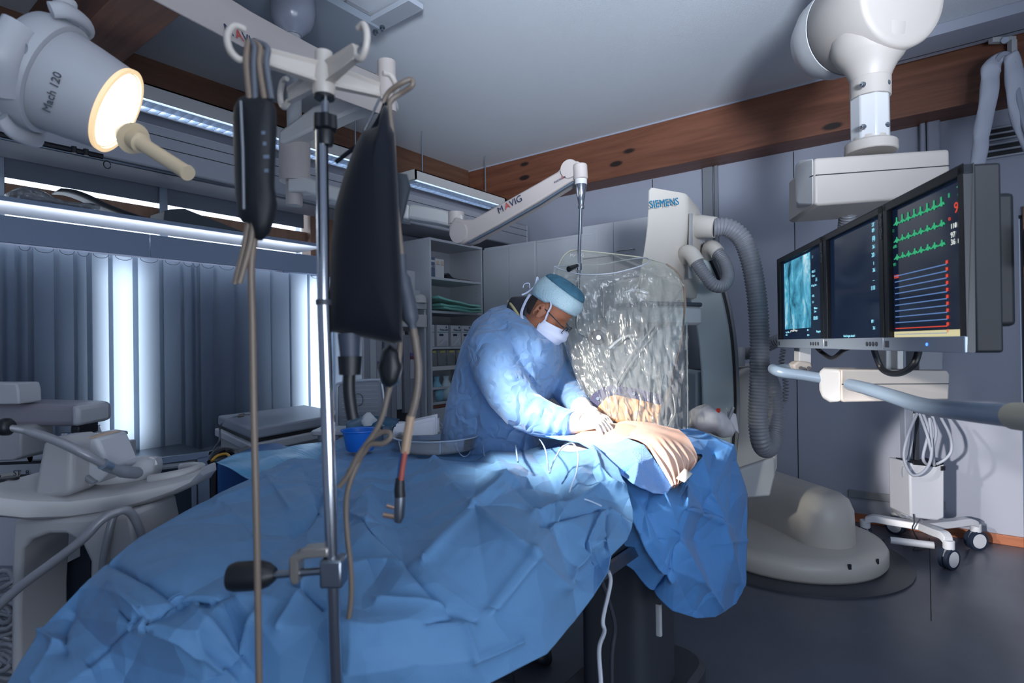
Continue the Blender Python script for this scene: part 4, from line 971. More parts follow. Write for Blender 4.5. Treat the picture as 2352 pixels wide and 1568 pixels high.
MB().tube(bez([at(x, y, sd_(x, y) + .005) for x, y in ed[6:]], 6), .0038, 6).build('pane_edge', mat('acrylic_edge_amber', '9a7f6a', .3), sh)
text('MAVIG', .020, at(1309, 590, sd_(1309, 590) - .004), RH, UP, M_white, sh, 'lettering', .001)
# orange flap with dark hem and studs
M_tan = mat('flap_orange', 'd9a176', .6, vary=.03); M_hem = mat('flap_hem', '4b4a66', .6)
def fl_d(y): return 2.20 - .0003 * (y - 900)
hem = [(1350, 930), (1362, 905), (1385, 889), (1410, 885), (1460, 892), (1521, 907), (1519, 930), (1460, 916), (1412, 906), (1392, 912), (1374, 932), (1362, 955)]
MB().prism([at(x, y, fl_d(y)) for x, y in hem], FW * .006).build('flap_hem', M_hem, sh, smooth=0)
for pl in ([(1362, 955), (1374, 932), (1392, 912), (1412, 906), (1422, 908), (1420, 945), (1412, 966), (1395, 975), (1374, 985)], [(1423, 908), (1467, 917), (1466, 940), (1457, 985), (1412, 968), (1421, 945)], [(1469, 917), (1518, 929), (1510, 995), (1460, 985), (1467, 945)]):
    MB().prism([at(x, y, fl_d(y) + .001) for x, y in pl], FW * .005).build('flap_panel', M_tan, sh, smooth=0, bevel=.001)
for x, y in ((1373, 915), (1412, 896), (1455, 904), (1503, 912)): MB().cyl(at(x, y, fl_d(y) - .004), at(x, y, fl_d(y) + .004), .0065, n=14).build('stud', M_alu, sh)
# loose clear cover pulled over the screen
rows = [[(1272, 612, 2.36), (1310, 628, 2.33), (1350, 634, 2.31), (1400, 630, 2.30), (1450, 618, 2.29), (1485, 604, 2.30), (1520, 602, 2.33), (1548, 618, 2.34)],
        [(1270, 655, 2.36), (1312, 660, 2.31), (1350, 660, 2.29), (1400, 655, 2.29), (1450, 650, 2.28), (1492, 640, 2.28), (1535, 640, 2.31), (1572, 660, 2.33)],
        [(1282, 740, 2.33), (1325, 735, 2.29), (1362, 740, 2.28), (1410, 738, 2.27), (1455, 735, 2.26), (1500, 735, 2.26), (1545, 730, 2.27), (1577, 735, 2.30)],
        [(1306, 820, 2.30), (1345, 815, 2.26), (1380, 820, 2.24), (1420, 825, 2.23), (1465, 822, 2.22), (1508, 820, 2.22), (1550, 825, 2.23), (1580, 830, 2.26)],
        [(1332, 890, 2.25), (1362, 885, 2.22), (1395, 880, 2.20), (1435, 890, 2.185), (1475, 900, 2.18), (1512, 905, 2.18), (1555, 910, 2.18), (1581, 910, 2.22)],
        [(1358, 945, 2.21), (1380, 950, 2.19), (1408, 960, 2.15), (1445, 968, 2.14), (1480, 978, 2.13), (1512, 986, 2.12), (1552, 987, 2.13), (1585, 982, 2.17)]]
G = curve_rows(rows, 10, 14)
for i, r in enumerate(G):
    for j, p in enumerate(r):
        q = V((j * .9, i * .16, 0)); d = .012 * noise.noise(q) + .010 * (.4 - abs(noise.noise(q * 1.9 + V((4, 2, 0))))) + .006 * (.4 - abs(noise.noise(V((j * .35 + i * .45, i * .3 - j * .2, 3)))))
        G[i][j] = p - FW * d * (1.5 if i > 3 else .6)
cv = MB().sheet(G).build('cover', M_cover, sh, smooth=0); cv.data.polygons.foreach_set('use_smooth', [True] * len(cv.data.polygons))
cv['label'] = 'loose clear plastic cover'
Gb = [[p + FW * .05 for p in r] for r in G[::2]]
cvb = MB().sheet(Gb).build('cover_back', film('cover_film_back', (.97, .97, .97), .02, .2, .03, .4, 6), sh, smooth=0); cvb.data.polygons.foreach_set('use_smooth', [True] * len(cvb.data.polygons))
M_rim = mat('elastic_rim', 'b4bac6', .35)
MB().tube(bez([at(1272, 612, 2.355), at(1300, 622, 2.33), at(1340, 630, 2.305), at(1400, 628, 2.29), at(1450, 617, 2.285), at(1482, 606, 2.29), at(1491, 597, 2.32), at(1478, 592, 2.36), at(1440, 596, 2.40), at(1380, 607, 2.43), at(1310, 610, 2.42), at(1272, 612, 2.355)], 10), .0026, 6).build('elastic_rim', M_rim, cv)
# creases and sheen folds on the cover
for P, r in (([(1560, 690, 2.30), (1500, 770, 2.24), (1440, 850, 2.19), (1395, 940, 2.17)], .0022), ([(1566, 665, 2.31), (1505, 745, 2.25), (1450, 815, 2.2), (1405, 900, 2.17)], .0018), ([(1388, 660, 2.27), (1386, 690, 2.26), (1386, 728, 2.26)], .0026), ([(1578, 740, 2.28), (1579, 850, 2.22), (1580, 978, 2.15)], .0020), ([(1545, 905, 2.17), (1550, 950, 2.13), (1530, 985, 2.11)], .0024), ([(1435, 670, 2.26), (1460, 665, 2.26), (1490, 672, 2.26)], .0026), ([(1400, 800, 2.23), (1430, 775, 2.23), (1462, 770, 2.22)], .0028), ([(1445, 770, 2.22), (1462, 800, 2.21)], .002), ([(1515, 840, 2.2), (1518, 880, 2.18), (1516, 925, 2.16)], .0022)):
    MB().tube(bez([at(*p) for p in P], 6), r, 6, flat=2.2).build('fold', M_cover, cv)
# rod, knob, arm
ar = thing('screen_arm', at(1180, 450, 2.4), 'white sprung ceiling arm with printed sides, carrying the clear radiation screen', 'ceiling arm')
M_arm = mat('arm_cream', 'b7aeaa', .42, vary=.02)
rod = bez([at(1334, 470, 2.36), at(1331, 560, 2.35), at(1328, 660, 2.345), at(1325, 735, 2.34)], 6) + bez([at(1325, 748, 2.34), at(1331, 764, 2.335), at(1345, 771, 2.33), at(1368, 774, 2.315)], 6)
MB().tube(rod, .0072, 12).build('rod', M_chrome, ar, smooth=60)
MB().lathe(at(1334, 424, 2.365), [(.024, 0), (.023, -.015), (.019, -.04), (.011, -.085), (.013, -.09), (.013, -.10)], n=24).build('cone', M_chrome, ar)
MB().cyl(at(1329, 605, 2.35), at(1329, 620, 2.35), .013).build('rod_collar', M_chrome, ar)
MB().tube([at(1326, 610, 2.34), at(1306, 618, 2.30)], [.008, .012], 10).build('clamp_lever', M_black, ar)
kn = at(1372, 775, 2.312); MB().lathe(kn, [(.028, -.012), (.032, -.006), (.032, .010), (.026, .016), (.012, .017)], -FW, 28).build('mount_knob', M_dkgrey, ar)
MB().cyl(kn - FW * .02, kn - FW * .032, .009).build('mount_bolt', M_chrome, ar)
MB().cyl(at(1332, 378, 2.37), at(1334, 412, 2.365), .030).build('pivot', M_arm, ar, bevel=.006)
MB().cyl(at(1334, 412, 2.365), at(1334, 424, 2.365), .026).build('pivot_ring', M_white, ar)
a0, a1 = at(1052, 535, 2.42), at(1312, 388, 2.38)
dr = (a1 - a0).normalized(); vw = FW; upn = dr.cross(vw).normalized()
if upn.z < 0: upn = -upn
arm_px = [(1030, 520), (1045, 497), (1060, 504), (1086, 502), (1150, 467), (1230, 422), (1280, 393), (1294, 376), (1310, 366), (1330, 370), (1333, 400), (1320, 412), (1305, 420), (1235, 463), (1150, 513), (1080, 553), (1060, 560), (1040, 556), (1030, 540)]
AD = lambda x: 2.36 + .34 * (1330 - x) / 280
MB().prism([at(x, y, AD(x)) for x, y in arm_px], (FW + RH * .6).normalized() * .085).build('arm_body', M_arm, ar, smooth=30, bevel=.010, seg=3)
MB().tube([at(x, y, AD(x) - .004) for x, y in ((1078, 557), (1150, 519), (1240, 468), (1318, 418))], .009, 8, flat=.7).build('light_rail', M_alu, ar)
for (x, y, d, r) in ((1054, 535, AD(1054) - .004, .050), (1308, 388, AD(1308) - .004, .040)):
    MB().lathe(at(x, y, d), [(r, .02), (r, -.004), (r * .96, -.008), (.001, -.009)], (FW + RH * .6).normalized(), 32).build('joint_cap', M_arm, ar)
ex = at(1190, 464, AD(1190)) - at(1140, 492, AD(1140)); ey = V((0, 0, 1))
def arm_logo(org, xd, size, par, ytilt=None):
    """five letters, the middle A in red without its crossbar"""
    up = UP
    text('M', size, org, xd, up, M_text, par, 'lettering', .001)
    xd = V(xd).normalized()
    text('A', size, org + xd * size * .95, xd, up, M_red, par, 'lettering', .001)
    text('VIG', size, org + xd * size * 1.62, xd, up, M_text, par, 'lettering', .001)
arm_logo(at(1145, 491, AD(1145) - .030), ex, .042, ar)
text('PORTEGRA', .011, at(1274, 421, AD(1274) - .022), ex, UP, M_text, ar, 'lettering', .001)
text('2', .018, at(1291, 411, AD(1291) - .024), ex, UP, M_red, ar, 'lettering', .001)
# horizontal carrier to the column
MB().cyl(at(1048, 515, 2.76), at(1048, 488, 2.76), .040).build('elbow_pivot', M_arm, ar)
MB().prism([at(x, y, 2.72 + .12 * (1060 - x) / 120) for x, y in ((938, 470), (948, 468), (1000, 478), (1040, 487), (1062, 490), (1064, 520), (1040, 520), (1000, 510), (936, 500))], FW * .10).build('carrier_end', M_white, ar, smooth=30, bevel=.012)
MB().prism([at(x, y, d) for x, y, d in ((660, 398, 2.92), (700, 404, 2.92), (760, 425, 2.90), (940, 470, 2.84), (938, 503, 2.84), (770, 462, 2.90), (700, 440, 2.92), (660, 440, 2.92))], FW * .09).build('carrier', M_white, ar, smooth=30, bevel=.012)
MB().tube([at(677, 322, 2.98), at(677, 418, 2.98)], .078, 28).build('carrier_hub', M_arm, ar, smooth=50)
MB().cyl(at(676, 400, 2.98), at(676, 472, 2.98), .042).build('hub_tail', M_arm, ar)
MB().cyl(at(678, 335, 2.98), at(677, 300, 2.98), .042).build('hub_neck', M_arm, ar)
slp = [(640, 300), (655, 290), (720, 242), (790, 222), (862, 195), (880, 192), (905, 215), (905, 238), (880, 232), (800, 258), (700, 305), (650, 330), (640, 325)]
MB().prism([at(x, y, 2.90 - .25 * (x - 640) / 260) for x, y in slp], FW * .12).build('upper_arm', M_white, ar, smooth=30, bevel=.014)
MB().cyl(at(888, 142, 2.68), at(890, 258, 2.68), .043).build('upper_pivot', M_arm, ar)
MB().prism([at(x, y, 2.66) for x, y in ((826, 190), (852, 178), (874, 158), (880, 205), (870, 228), (840, 222))], FW * .09).build('upper_fairing', M_arm, ar, smooth=30, bevel=.012)
cx = at(674, 120, 2.98)
MB().lathe(V((cx.x, cx.y, ZC - .05)), [(.012, .0), (.112, -.005), (.113, -.09), (.105, -.13), (.085, -.17), (.05, -.20), (.045, -.21)], n=40).build('ceiling_bell', mat('bell_grey', '8f94a3', .22), ar, smooth=50)
MB().cyl((cx.x, cx.y, ZC - .25), (cx.x, cx.y, 2.45), .037).build('column', M_lightgrey, ar)
# long upper spring arm running out of view above the infusion pole
big_px = [(392, -22, 1.62), (470, 25, 1.75), (560, 75, 1.92), (650, 120, 2.12), (745, 165, 2.35), (870, 213, 2.68), (878, 268, 2.66), (760, 224, 2.33), (650, 165, 2.08), (556, 112, 1.88), (440, 52, 1.68), (296, -24, 1.50)]
sa = thing('spring_arm', at(560, 90, 1.9), 'cream sprung arm with a printed maker name, running out of view top left', 'ceiling arm')
MB().prism([at(*q) for q in big_px], (FW * .5 + RH).normalized() * .02 + UP * .085).build('arm_body', M_arm, sa, smooth=30, bevel=.010)
exa = at(650, 128, 2.04) - at(540, 72, 1.82)
yv = (at(560, 75, 1.90) - at(556, 112, 1.87))
def logo2(o, xd, up, size):
    xd = xd.normalized()
    text('M', size, o, xd, up, M_text, sa, 'lettering', .001); text('A', size, o + xd * size * .95, xd, up, M_red, sa, 'lettering', .001); text('VIG', size, o + xd * size * 1.62, xd, up, M_text, sa, 'lettering', .001)
logo2(at(518, 74, 1.79), exa, yv, .05)
# ================================================================ monitor boom
M_boom = mat('boom_cream', 'b3aca6', .45, vary=.02)
M_boomw = mat('boom_white', 'c3c4c6', .35)
bo = thing('monitor_boom', at(2000, 400, 2.4), 'cream ceiling boom with round drum head, carrying the three monitors', 'ceiling boom')
# drum head
A0, A1 = at(1925, 78, 2.62), at(2064, 38, 2.30)
axd = (A1 - A0).normalized(); axd.z *= .3; axd.normalize(); LEN = (A1 - A0).length
MB().lathe(A0, [(.02, -.17), (.09, -.165), (.15, -.13), (.185, -.06), (.195, .0), (.2, .04)], axd, 48).build('drum_end', M_boomw, bo, smooth=60)
MB().lathe(A0, [(.195, .045), (.2, .05), (.2, LEN + .0), (.19, LEN + .012), (.17, LEN + .014)], axd, 48).build('drum', M_boom, bo, smooth=50)
nc = at(1999, 190, 2.42)
top = A0.lerp(A1, .52)
nk = []
for t, r in ((0, .15), (.25, .145), (.45, .125), (.62, .10), (.8, .084), (.92, .076), (1, .074)):
    c = V((nc.x, nc.y, top.z - .08)).lerp(nc, t); nk.append([c + V((math.cos(a) * r, math.sin(a) * r, 0)) for a in [k * 2 * math.pi / 36 for k in range(36)]])
MB().loft(nk).build('neck', M_boom, bo, smooth=60)
MB().cyl(at(1999, 183, 2.42), at(1999, 226, 2.42), .0765).build('collar', M_boom, bo, bevel=.003)
c8 = [(math.cos((k + .5) * math.pi / 4), math.sin((k + .5) * math.pi / 4)) for k in range(8)]
p0, p1 = at(1999, 226, 2.42), at(1999, 325, 2.42)
MB().prism([V((p1.x + x * .076, p1.y + y * .076, p1.z)) for x, y in c8], UP * (p0.z - p1.z)).build('column', M_boomw, bo, smooth=20, bevel=.006)
MB().cyl(at(1999, 318, 2.42), at(1999, 348, 2.42), .072).build('column_foot', M_boom, bo)
MB().cyl(at(2000, 328, 2.42), at(2000, 352, 2.42), .098, .10).build('column_flange', M_boom, bo, bevel=.006)
for x, y in ((1981, 195), (2037, 190), (1982, 292), (2036, 287)): MB().lathe(at(x, y, 2.342 if x < 2000 else 2.36), [(.012, 0), (.013, .004), (.009, .010), (.003, .011)], -FW, 14).build('bolt', M_chrome, bo)
def armbox(name, px, d, dep, seam, par):
    o = MB().prism([at(x, y, d) for x, y in px], FW * dep + RH * dep * .18).build(name, M_boom, par, smooth=30, bevel=.018, seg=4)
    MB().prism([at(x, y, d - .0012) for x, y in seam], FW * .004).build('seam', M_joint, par, smooth=0)
    return o
o = armbox('upper_box', [(1870, 362), (2182, 341), (2184, 425), (2135, 452), (1875, 472), (1870, 466)], 2.30, .34, [(1874, 401), (2181, 379), (2181, 381), (1874, 403.5)], bo)
MB().prism([at(1868, 362, 2.305), at(1834, 368, 2.40), at(1826, 380, 2.44), at(1828, 465, 2.44), at(1836, 470, 2.42), at(1868, 470, 2.305)], FW * .2 + RH * .1).build('box_nose', M_boomw, bo, smooth=30, bevel=.015, seg=3)
MB().prism([at(1830, 415, 2.435), at(1868, 402, 2.3035), at(1868, 404.5, 2.3035), at(1830, 418, 2.435)], FW * .003).build('seam', M_joint, bo, smooth=0)
MB().prism([at(x, y, 2.31) for x, y in ((2080, 445), (2108, 432), (2140, 428), (2140, 460), (2080, 462))], FW * .2).build('box_spigot', M_lightgrey, bo, smooth=30, bevel=.01)
o = armbox('lower_box', [(1932, 848), (2176, 851), (2182, 860), (2180, 918), (1938, 924), (1932, 918)], 2.22, .20, [(1934, 881), (2180, 880), (2180, 882), (1934, 883)], bo)
MB().prism([at(1932, 848, 2.225), at(1890, 846, 2.32), at(1880, 853, 2.35), at(1881, 895, 2.35), at(1888, 915, 2.34), at(1905, 925, 2.29), at(1932, 924, 2.225)], FW * .12 + RH * .08).build('box_nose', M_boomw, bo, smooth=30, bevel=.014, seg=3)
MB().cyl(at(1906, 851, 2.33), at(1906, 846, 2.33), .012).build('button', mat('button_beige', 'a08f78', .5), bo)
# posts between the boxes and the monitors
slab([(1836, 795), (1864, 795), (1864, 836), (1836, 836)], 2.52, .05, 'post', M_boomw, bo, .004)
slab([(1822, 838), (1836, 828), (1864, 832), (1868, 846), (1860, 852), (1826, 850)], 2.46, .06, 'post_clamp', M_boom, bo, .008)
for x in (1840, 1858): MB().cyl(at(x, 845, 2.455), at(x, 845, 2.45), .008).build('bolt', M_dkgrey, bo)
slab([(2036, 800), (2064, 800), (2064, 850), (2036, 848)], 2.30, .06, 'post', M_lightgrey, bo, .004)
slab([(2062, 800), (2076, 800), (2076, 848), (2062, 848)], 2.26, .05, 'post', M_white, bo, .004)
slab([(2112, 805), (2166, 805), (2166, 850), (2112, 850)], 2.24, .08, 'post', M_midgrey, bo, .004)
# round rail in front of the lower box
M_rail = mat('rail_blue_grey', '8da0b4', .30, .15)
pr = [at(1776, 847, 2.50), at(1783, 851, 2.44), at(1800, 856, 2.41), at(1840, 861, 2.385), at(1884, 868, 2.36)]
MB().tube(bez(pr, 6), .0225, 20).build('hand_rail', M_rail, bo, smooth=60); MB().ball(pr[0], .0225).build('rail_end', M_rail, bo)
MB().tube(bez([at(1783, 848, 2.46), at(1800, 845, 2.5), at(1825, 845, 2.52)], 6), .018, 14).build('rail_bracket', M_rail, bo)
pr = [at(1953, 883, 2.16), at(1990, 892, 2.02), at(2050, 910, 1.80), at(2105, 928, 1.60), at(2150, 937, 1.47), at(2210, 944, 1.32), at(2280, 951, 1.17), at(2335, 956, 1.07)]
MB().tube(bez(pr, 6), .0225, 24).build('hand_rail', M_rail, bo, smooth=60); MB().ball(pr[0], .0225).build('rail_end', M_rail, bo)
MB().tube([at(2332, 955.5, 1.075), at(2420, 962, .92)], .026, 24).build('rail_coupling', mat('coupling_cream', 'c9c1a6', .45), bo)
# three monitors in one row, their screens facing the operator
M_bezel = mat('bezel_black', '12161d', .38); M_bezfront = mat('bezel_front_silver', '9aa6b4', .35, .4); M_housing = mat('monitor_housing', '10141b', .6)
MA, MBp = at(1787, 795, 2.63), at(2221, 816, 1.21)
mz = (MA.z + MBp.z) / 2; MA.z = mz; MBp.z = mz
mx = (MBp - MA).normalized(); mlen = (MBp - MA).length
mn = mx.cross(UP).normalized()
if mn.dot(EYE - MA) < 0: mn = -mn
def screen_mat(name, col, strength, tex=None):
    m = mat(name, '05070b', .12, emit=col, estr=strength, spec=.6)
    if tex == 'xray':
        nd, L, b = nodes_of(m); tc = [n for n in nd if n.type == 'TEX_COORD'][0]
        mp = nd.new('ShaderNodeMapping'); mp.inputs['Rotation'].default_value = (0, .5, .4); mp.inputs['Scale'].default_value = (9, 9, 7)
        n = nd.new('ShaderNodeTexNoise'); n.inputs['Scale'].default_value = 1.1; n.inputs['Detail'].default_value = 8; n.inputs['Distortion'].default_value = .5; n.inputs['Roughness'].default_value = .6
        r = nd.new('ShaderNodeValToRGB'); e = r.color_ramp.elements
        e[0].position = .30; e[0].color = hexc('0c3a55'); e[1].position = .72; e[1].color = hexc('eaffff')
        a = r.color_ramp.elements.new(.5); a.color = hexc('4fa9c9')
        L.new(tc.outputs['Object'], mp.inputs[0]); L.new(mp.outputs[0], n.inputs['Vector']); L.new(n.outputs[0], r.inputs[0]); L.new(r.outputs[0], b.inputs['Emission Color'])
    return m
M_xray = screen_mat('xray_screen', '58b8d8', .75, 'xray'); M_dim = screen_mat('dim_screen', '152744', .42); M_ecg = screen_mat('trace_screen', '101c33', .55)
E_cyan = emissive('ui_cyan', '8fd8f0', .9); E_green = emissive('trace_green', '3fae7c', .75); E_blue = emissive('trace_blue', '6f93cf', .6); E_red = emissive('ui_red', 'd9503f', .75); E_white = emissive('ui_white', 'dfe6e4', .8)
H_M = .405
def monitor(t0, t1, label, scr):
    w = (t1 - t0) * mlen - .006; O0 = MA + mx * (t0 * mlen + .003)
    g = thing('monitor', O0 + mx * w / 2, label, 'monitor', 'monitors in a row on the ceiling boom')
    def Pm(u, v, n=0): return O0 + mx * (u * w) + UP * (v * H_M) + mn * n
    g['w'] = w
    R_ = Matrix((mx, mn, UP)).transposed()
    MB().box(Pm(.5, .5, -.045), (w, .055, H_M), rot=R_).build('housing', M_housing, g, bevel=.006)
    MB().box(Pm(.5, .5, -.095), (w * .8, .05, H_M * .72), rot=R_).build('rear_cover', M_housing, g, bevel=.01)
    b = MB()
    for u, v, su, sv in ((.5, .975, 1, .05), (.03, .5, .06, 1), (.97, .5, .06, 1)): b.box(Pm(u, v, -.010), (w * su, .020, H_M * sv), rot=R_)
    b.build('bezel', M_bezel, g, bevel=.002)
    MB().box(Pm(.5, .045, -.008), (w, .022, H_M * .09), rot=R_).build('front_strip', M_bezfront, g, bevel=.002)
    s = MB().sheet([[Pm(u, v, -.014) for u in (.055, .945)] for v in (.088, .955)]).build('screen', scr, g)
    for k in range(4): MB().lathe(Pm(.78 + .045 * k, .045, .002), [(.007, 0), (.007, .003), (.001, .0035)], mn, 12).build('button', M_dkgrey, g) if 'ECG' not in label and scr is not M_ecg else None
    MB().box(Pm(.05, .045, .003), (.022, .002, .018), rot=R_).build('maker_plate', M_dkgrey, g)
    return g, Pm, s, R_
L1 = mlen
def tt(px): # share of the row seen at a pixel column
    r = ray(px, 790); n = V((mx.y, -mx.x, 0)); k = n.dot(MA - EYE) / n.dot(r); return (EYE + r * k - MA).dot(mx) / mlen
t1, t2 = tt(1893.5), tt(2032)
g1, P1, s1, R1 = monitor(0, t1, 'leftmost of the three monitors, showing a glowing blue and white scan', M_dim)
MB().sheet([[P1(u, v, -.0128) for u in (.11, .70)] for v in (.20, .93)]).build('scan_image', M_xray, s1)
def glyphs(s, P, u, v, size, par, m): text(s, size, P(u, v, -.0125), mx, UP, m, par, 'readout', .0006)
for u, v, sz, sx in ((.74, .86, .016, 'I'), (.73, .72, .013, '10%  C'), (.73, .68, .013, '15 ms'), (.80, .63, .022, 'A'), (.72, .59, .011, 'P: Cag, Care'), (.73, .49, .013, '8 FL'), (.73, .43, .013, '3 1'), (.76, .37, .012, '300mm'), (.76, .34, .012, 'Care'), (.75, .27, .020, '00:00'), (.13, .16, .010, 'Cag_1 300m'), (.13, .13, .010, 'RAO'), (.62, .17, .010, '300'), (.62, .12, .010, '10:25'), (.80, .15, .012, 'Kategorie'), (.60, .91, .010, 'W 300'), (.60, .88, .010, '11:30 AM')):
    glyphs(sx, P1, u, v, sz, s1, E_cyan)
MB().tube([P1(.25 + .16 * k / 14, .165 + .022 * abs(math.sin(k * 1.3)) * (1 if k % 3 else 1.6), -.0122) for k in range(15)], .0008, 4).build('trace', E_white, s1)
MB().tube(bez([P1(.27, .90, -.0122), P1(.235, .85, -.0122), P1(.245, .6, -.0122), P1(.26, .4, -.0122), P1(.29, .22, -.0122)], 5), .0011, 4).build('trace', M_joint, s1)
text('Artis One', .018, P1(.975, .95, .002), -UP, mx, M_midgrey, g1, 'lettering', .001)
g2, P2, s2, R2 = monitor(t1, t2, 'middle one of the three monitors, nearly blank dark blue screen', M_dim)
for u, v, sz, sx in ((.79, .90, .016, 'ST'), (.79, .86, .016, '89'), (.79, .80, .018, '(0)'), (.79, .74, .016, '36'), (.78, .68, .018, '20'), (.80, .62, .014, '1'), (.79, .57, .016, '36'), (.79, .50, .013, '---'), (.76, .44, .018, '118'), (.76, .20, .014, '89'), (.78, .15, .014, '36'), (.89, .90, .013, 'HR'), (.90, .84, .013, '72'), (.90, .46, .013, '[s]'), (.90, .20, .012, '10'), (.90, .12, .012, '36'), (.30, .10, .011, 'Kein Ereignis aktuell')):
    glyphs(sx, P2, u, v, sz, s2, E_cyan)
text('Artis One', .018, P2(.975, .95, .002), -UP, mx, M_midgrey, g2, 'lettering', .001)
g3, P3, s3, R3_ = monitor(t2, 1, 'rightmost of the three monitors, showing green heart traces and blue lines', M_ecg)
for k in range(3):
    v0 = .845 - .115 * k; L = []
    for i in range(8):
        u0 = .09 + .66 * i / 8; d = .66 / 8
        for du, dv in ((0, 0), (.25, .004), (.32, .012), (.38, .0), (.44, -.004), (.47, .045 if k == 0 else .028), (.50, -.008), (.56, .0), (.74, .010), (.84, .0)): L.append(P3(u0 + d * du, v0 + dv + .002 * math.sin(i * 3 + du * 9), -.0122))
    MB().tube(L, .0016, 5).build('trace', E_green, s3)
for k in range(11):
    v = .50 - .039 * k
    m = E_blue if k < 9 else (E_red if k == 9 else E_blue)
    MB().box(P3(.42, v + .0, -.0124), (.66 * g3['w'], .0008, .0024), rot=R3_).build('trace', m, s3)
    MB().box(P3(.755, v + .012, -.0124), (.008, .0008, .0075), rot=R3_).build('readout', E_red, s3)
MB().box(P3(.5, .108, -.0124), (.86 * g3['w'], .0008, .016), rot=R3_).build('status_bar', emissive('status_bar', 'd6cfa4', .75), s3)
for u, v, sz, sx, m in ((.87, .86, .030, '72', E_green), (.84, .77, .034, '9/', E_red), (.80, .69, .016, '110', E_white), (.85, .69, .016, '/', E_white), (.88, .71, .016, '61', E_white), (.80, .64, .018, '97', E_white), (.80, .60, .018, '36', E_white), (.87, .60, .014, '18', E_white), (.78, .87, .014, 'II', E_green), (.78, .74, .016, 'o', E_red), (.08, .485, .014, '0.08', E_red), (.07, .80, .012, 'I', E_green), (.07, .69, .012, 'aVR', E_green), (.07, .57, .012, 'V1', E_green)):
    glyphs(sx, P3, u, v, sz, s3, m)
MB().lathe(P3(.60, .045, .003), [(.004, 0), (.003, .002)], mn, 10).build('power_light', emissive('power_blue', '3d6df0', 3.0), g3)
for k in range(15): MB().box(P3(1.0, .80 - .04 * k, -.095) + mx * -.045, (.004, .03, .005), rot=R3_).build('vent_slot', M_dkgrey, g3)
# video cables hanging below the monitors
for a, b_, c, d1, d2, r, lab in ((1876, 1948, 822, 2.33, 2.12, .0085, 'thin black video cable sagging between the left and middle monitors'), (2006, 2112, 858, 1.86, 1.62, .0095, 'thick black video cable sagging in a loop under the rightmost monitor')):
    tag(MB().tube(bez([at(a, 798, d1), at(a + (b_ - a) * .18, c - 12, d1), at((a + b_) / 2, c, (d1 + d2) / 2), at(b_ - (b_ - a) * .15, c - 18, d2), at(b_, 800, d2)], 8), r, 12).build('video_cable', M_black, smooth=60), lab, 'cable')
# side arm holding the row from the right
g = thing('monitor_side_arm', at(2330, 600, 1.15), 'dark flat arm holding the rightmost monitor from the right', 'monitor arm')
c = P3(1.0, .55, -.10)
MB().box(c + RH * .17 - mn * .02, (.34, .035, .085), math.atan2(RH.y, RH.x)).build('arm_plate', mat('arm_slate', '2a3644', .45), g, bevel=.006)
MB().lathe(c + RH * .07 + UP * .085 - mn * .02, [(.035, -.03), (.035, .03)], UP, 24).build('arm_pivot', M_boom, g, bevel=.004)
# what holds the boom: ceiling track, drop tube, spine behind the screens
tx_ = onz(2286, 92, 3.19).x
tk = thing('ceiling_track', (tx_ - .15, -1.2, 3.19), 'pale ceiling track beside the timber beam above the monitor boom', 'ceiling track')
MB().box2((tx_ - .30, -3.4, 3.19), (tx_, onz(2050, 140, 3.19).y, ZC)).build('track', M_wall, tk, bevel=.003)
MB().box2((tx_ - .06, -3.4, 3.187), (tx_ - .055, onz(2050, 140, 3.19).y, 3.195)).build('track_groove', M_joint, tk)
dc_ = A0.lerp(A1, .45)
MB().cyl(dc_ + UP * .15, V((dc_.x, dc_.y, ZC)), .09).build('drop_tube', M_boomw, bo)
sp0, sp1 = at(2116, 440, 2.46), at(2116, 850, 2.32)
MB().tube([sp0, V((sp1.x, sp1.y, sp0.z - .1)), sp1], .03, 16).build('spine', M_boomw, bo, smooth=60)
mid_ = MA.lerp(MBp, .42) + UP * H_M * .5 - mn * .15
MB().box(mid_ + mn * .0, (mlen * .7, .03, .06), math.atan2(mx.y, mx.x)).build('monitor_rail', M_midgrey, bo, bevel=.004)
MB().tube([mid_, V((sp1.x, sp1.y, mid_.z))], .02, 12).build('rail_stub', M_midgrey, bo)
# ================================================================ right side: beam strap, wheeled cart
g = thing('hanging_cover', at(2290, 250, 3.400), 'white fabric cable cover hanging in two legs from a bracket under the beam', 'cable cover')
M_fab = mat('fabric_white', 'b5b9c6', .7, bump=.25, bscale=26, stretch=(1, 1, .3))
p = at(2330, 110, 3.434)
MB().box(at(2302, 92, 3.468), (.145, .034, .034), math.atan2(RH.y, RH.x)).build('bracket', M_lightgrey, g, bevel=.002)
MB().box(at(2325, 112, 3.451), (.034, .034, .10), math.atan2(RH.y, RH.x)).build('bracket_leg', M_lightgrey, g, bevel=.002)
MB().cyl(at(2308, 92, 3.434), at(2308, 92, 3.451), .018).build('bolt', M_chrome, g)
def strip(path, ws, d, m, name):
    L = []
    P = [at(x, y, d) for x, y in path]; pp = bez(P, 6); n = len(pp)
    for i, q in enumerate(pp):
        t = i / (n - 1) * (len(ws) - 1); k = min(int(t), len(ws) - 2); w = ws[k] + (ws[k + 1] - ws[k]) * (t - k)
        tg = (pp[min(i + 1, n - 1)] - pp[max(i - 1, 0)]).normalized(); s = tg.cross(FW).normalized(); f = FW
        L.append([q + s * math.cos(a) * w + f * math.sin(a) * .027 * (1 + .3 * math.sin(i * .7)) for a in [k2 * 2 * math.pi / 14 for k2 in range(14)]])
    return MB().loft(L).build(name, m, g, smooth=70)
strip([(2306, 126), (2290, 138), (2276, 160), (2274, 190), (2268, 240), (2255, 300), (2253, 330), (2244, 385), (2238, 430)], [0.020, 0.037, 0.058, 0.054, 0.051, 0.048, 0.044, 0.041, 0.041], 3.400, M_fab, 'cover_leg')
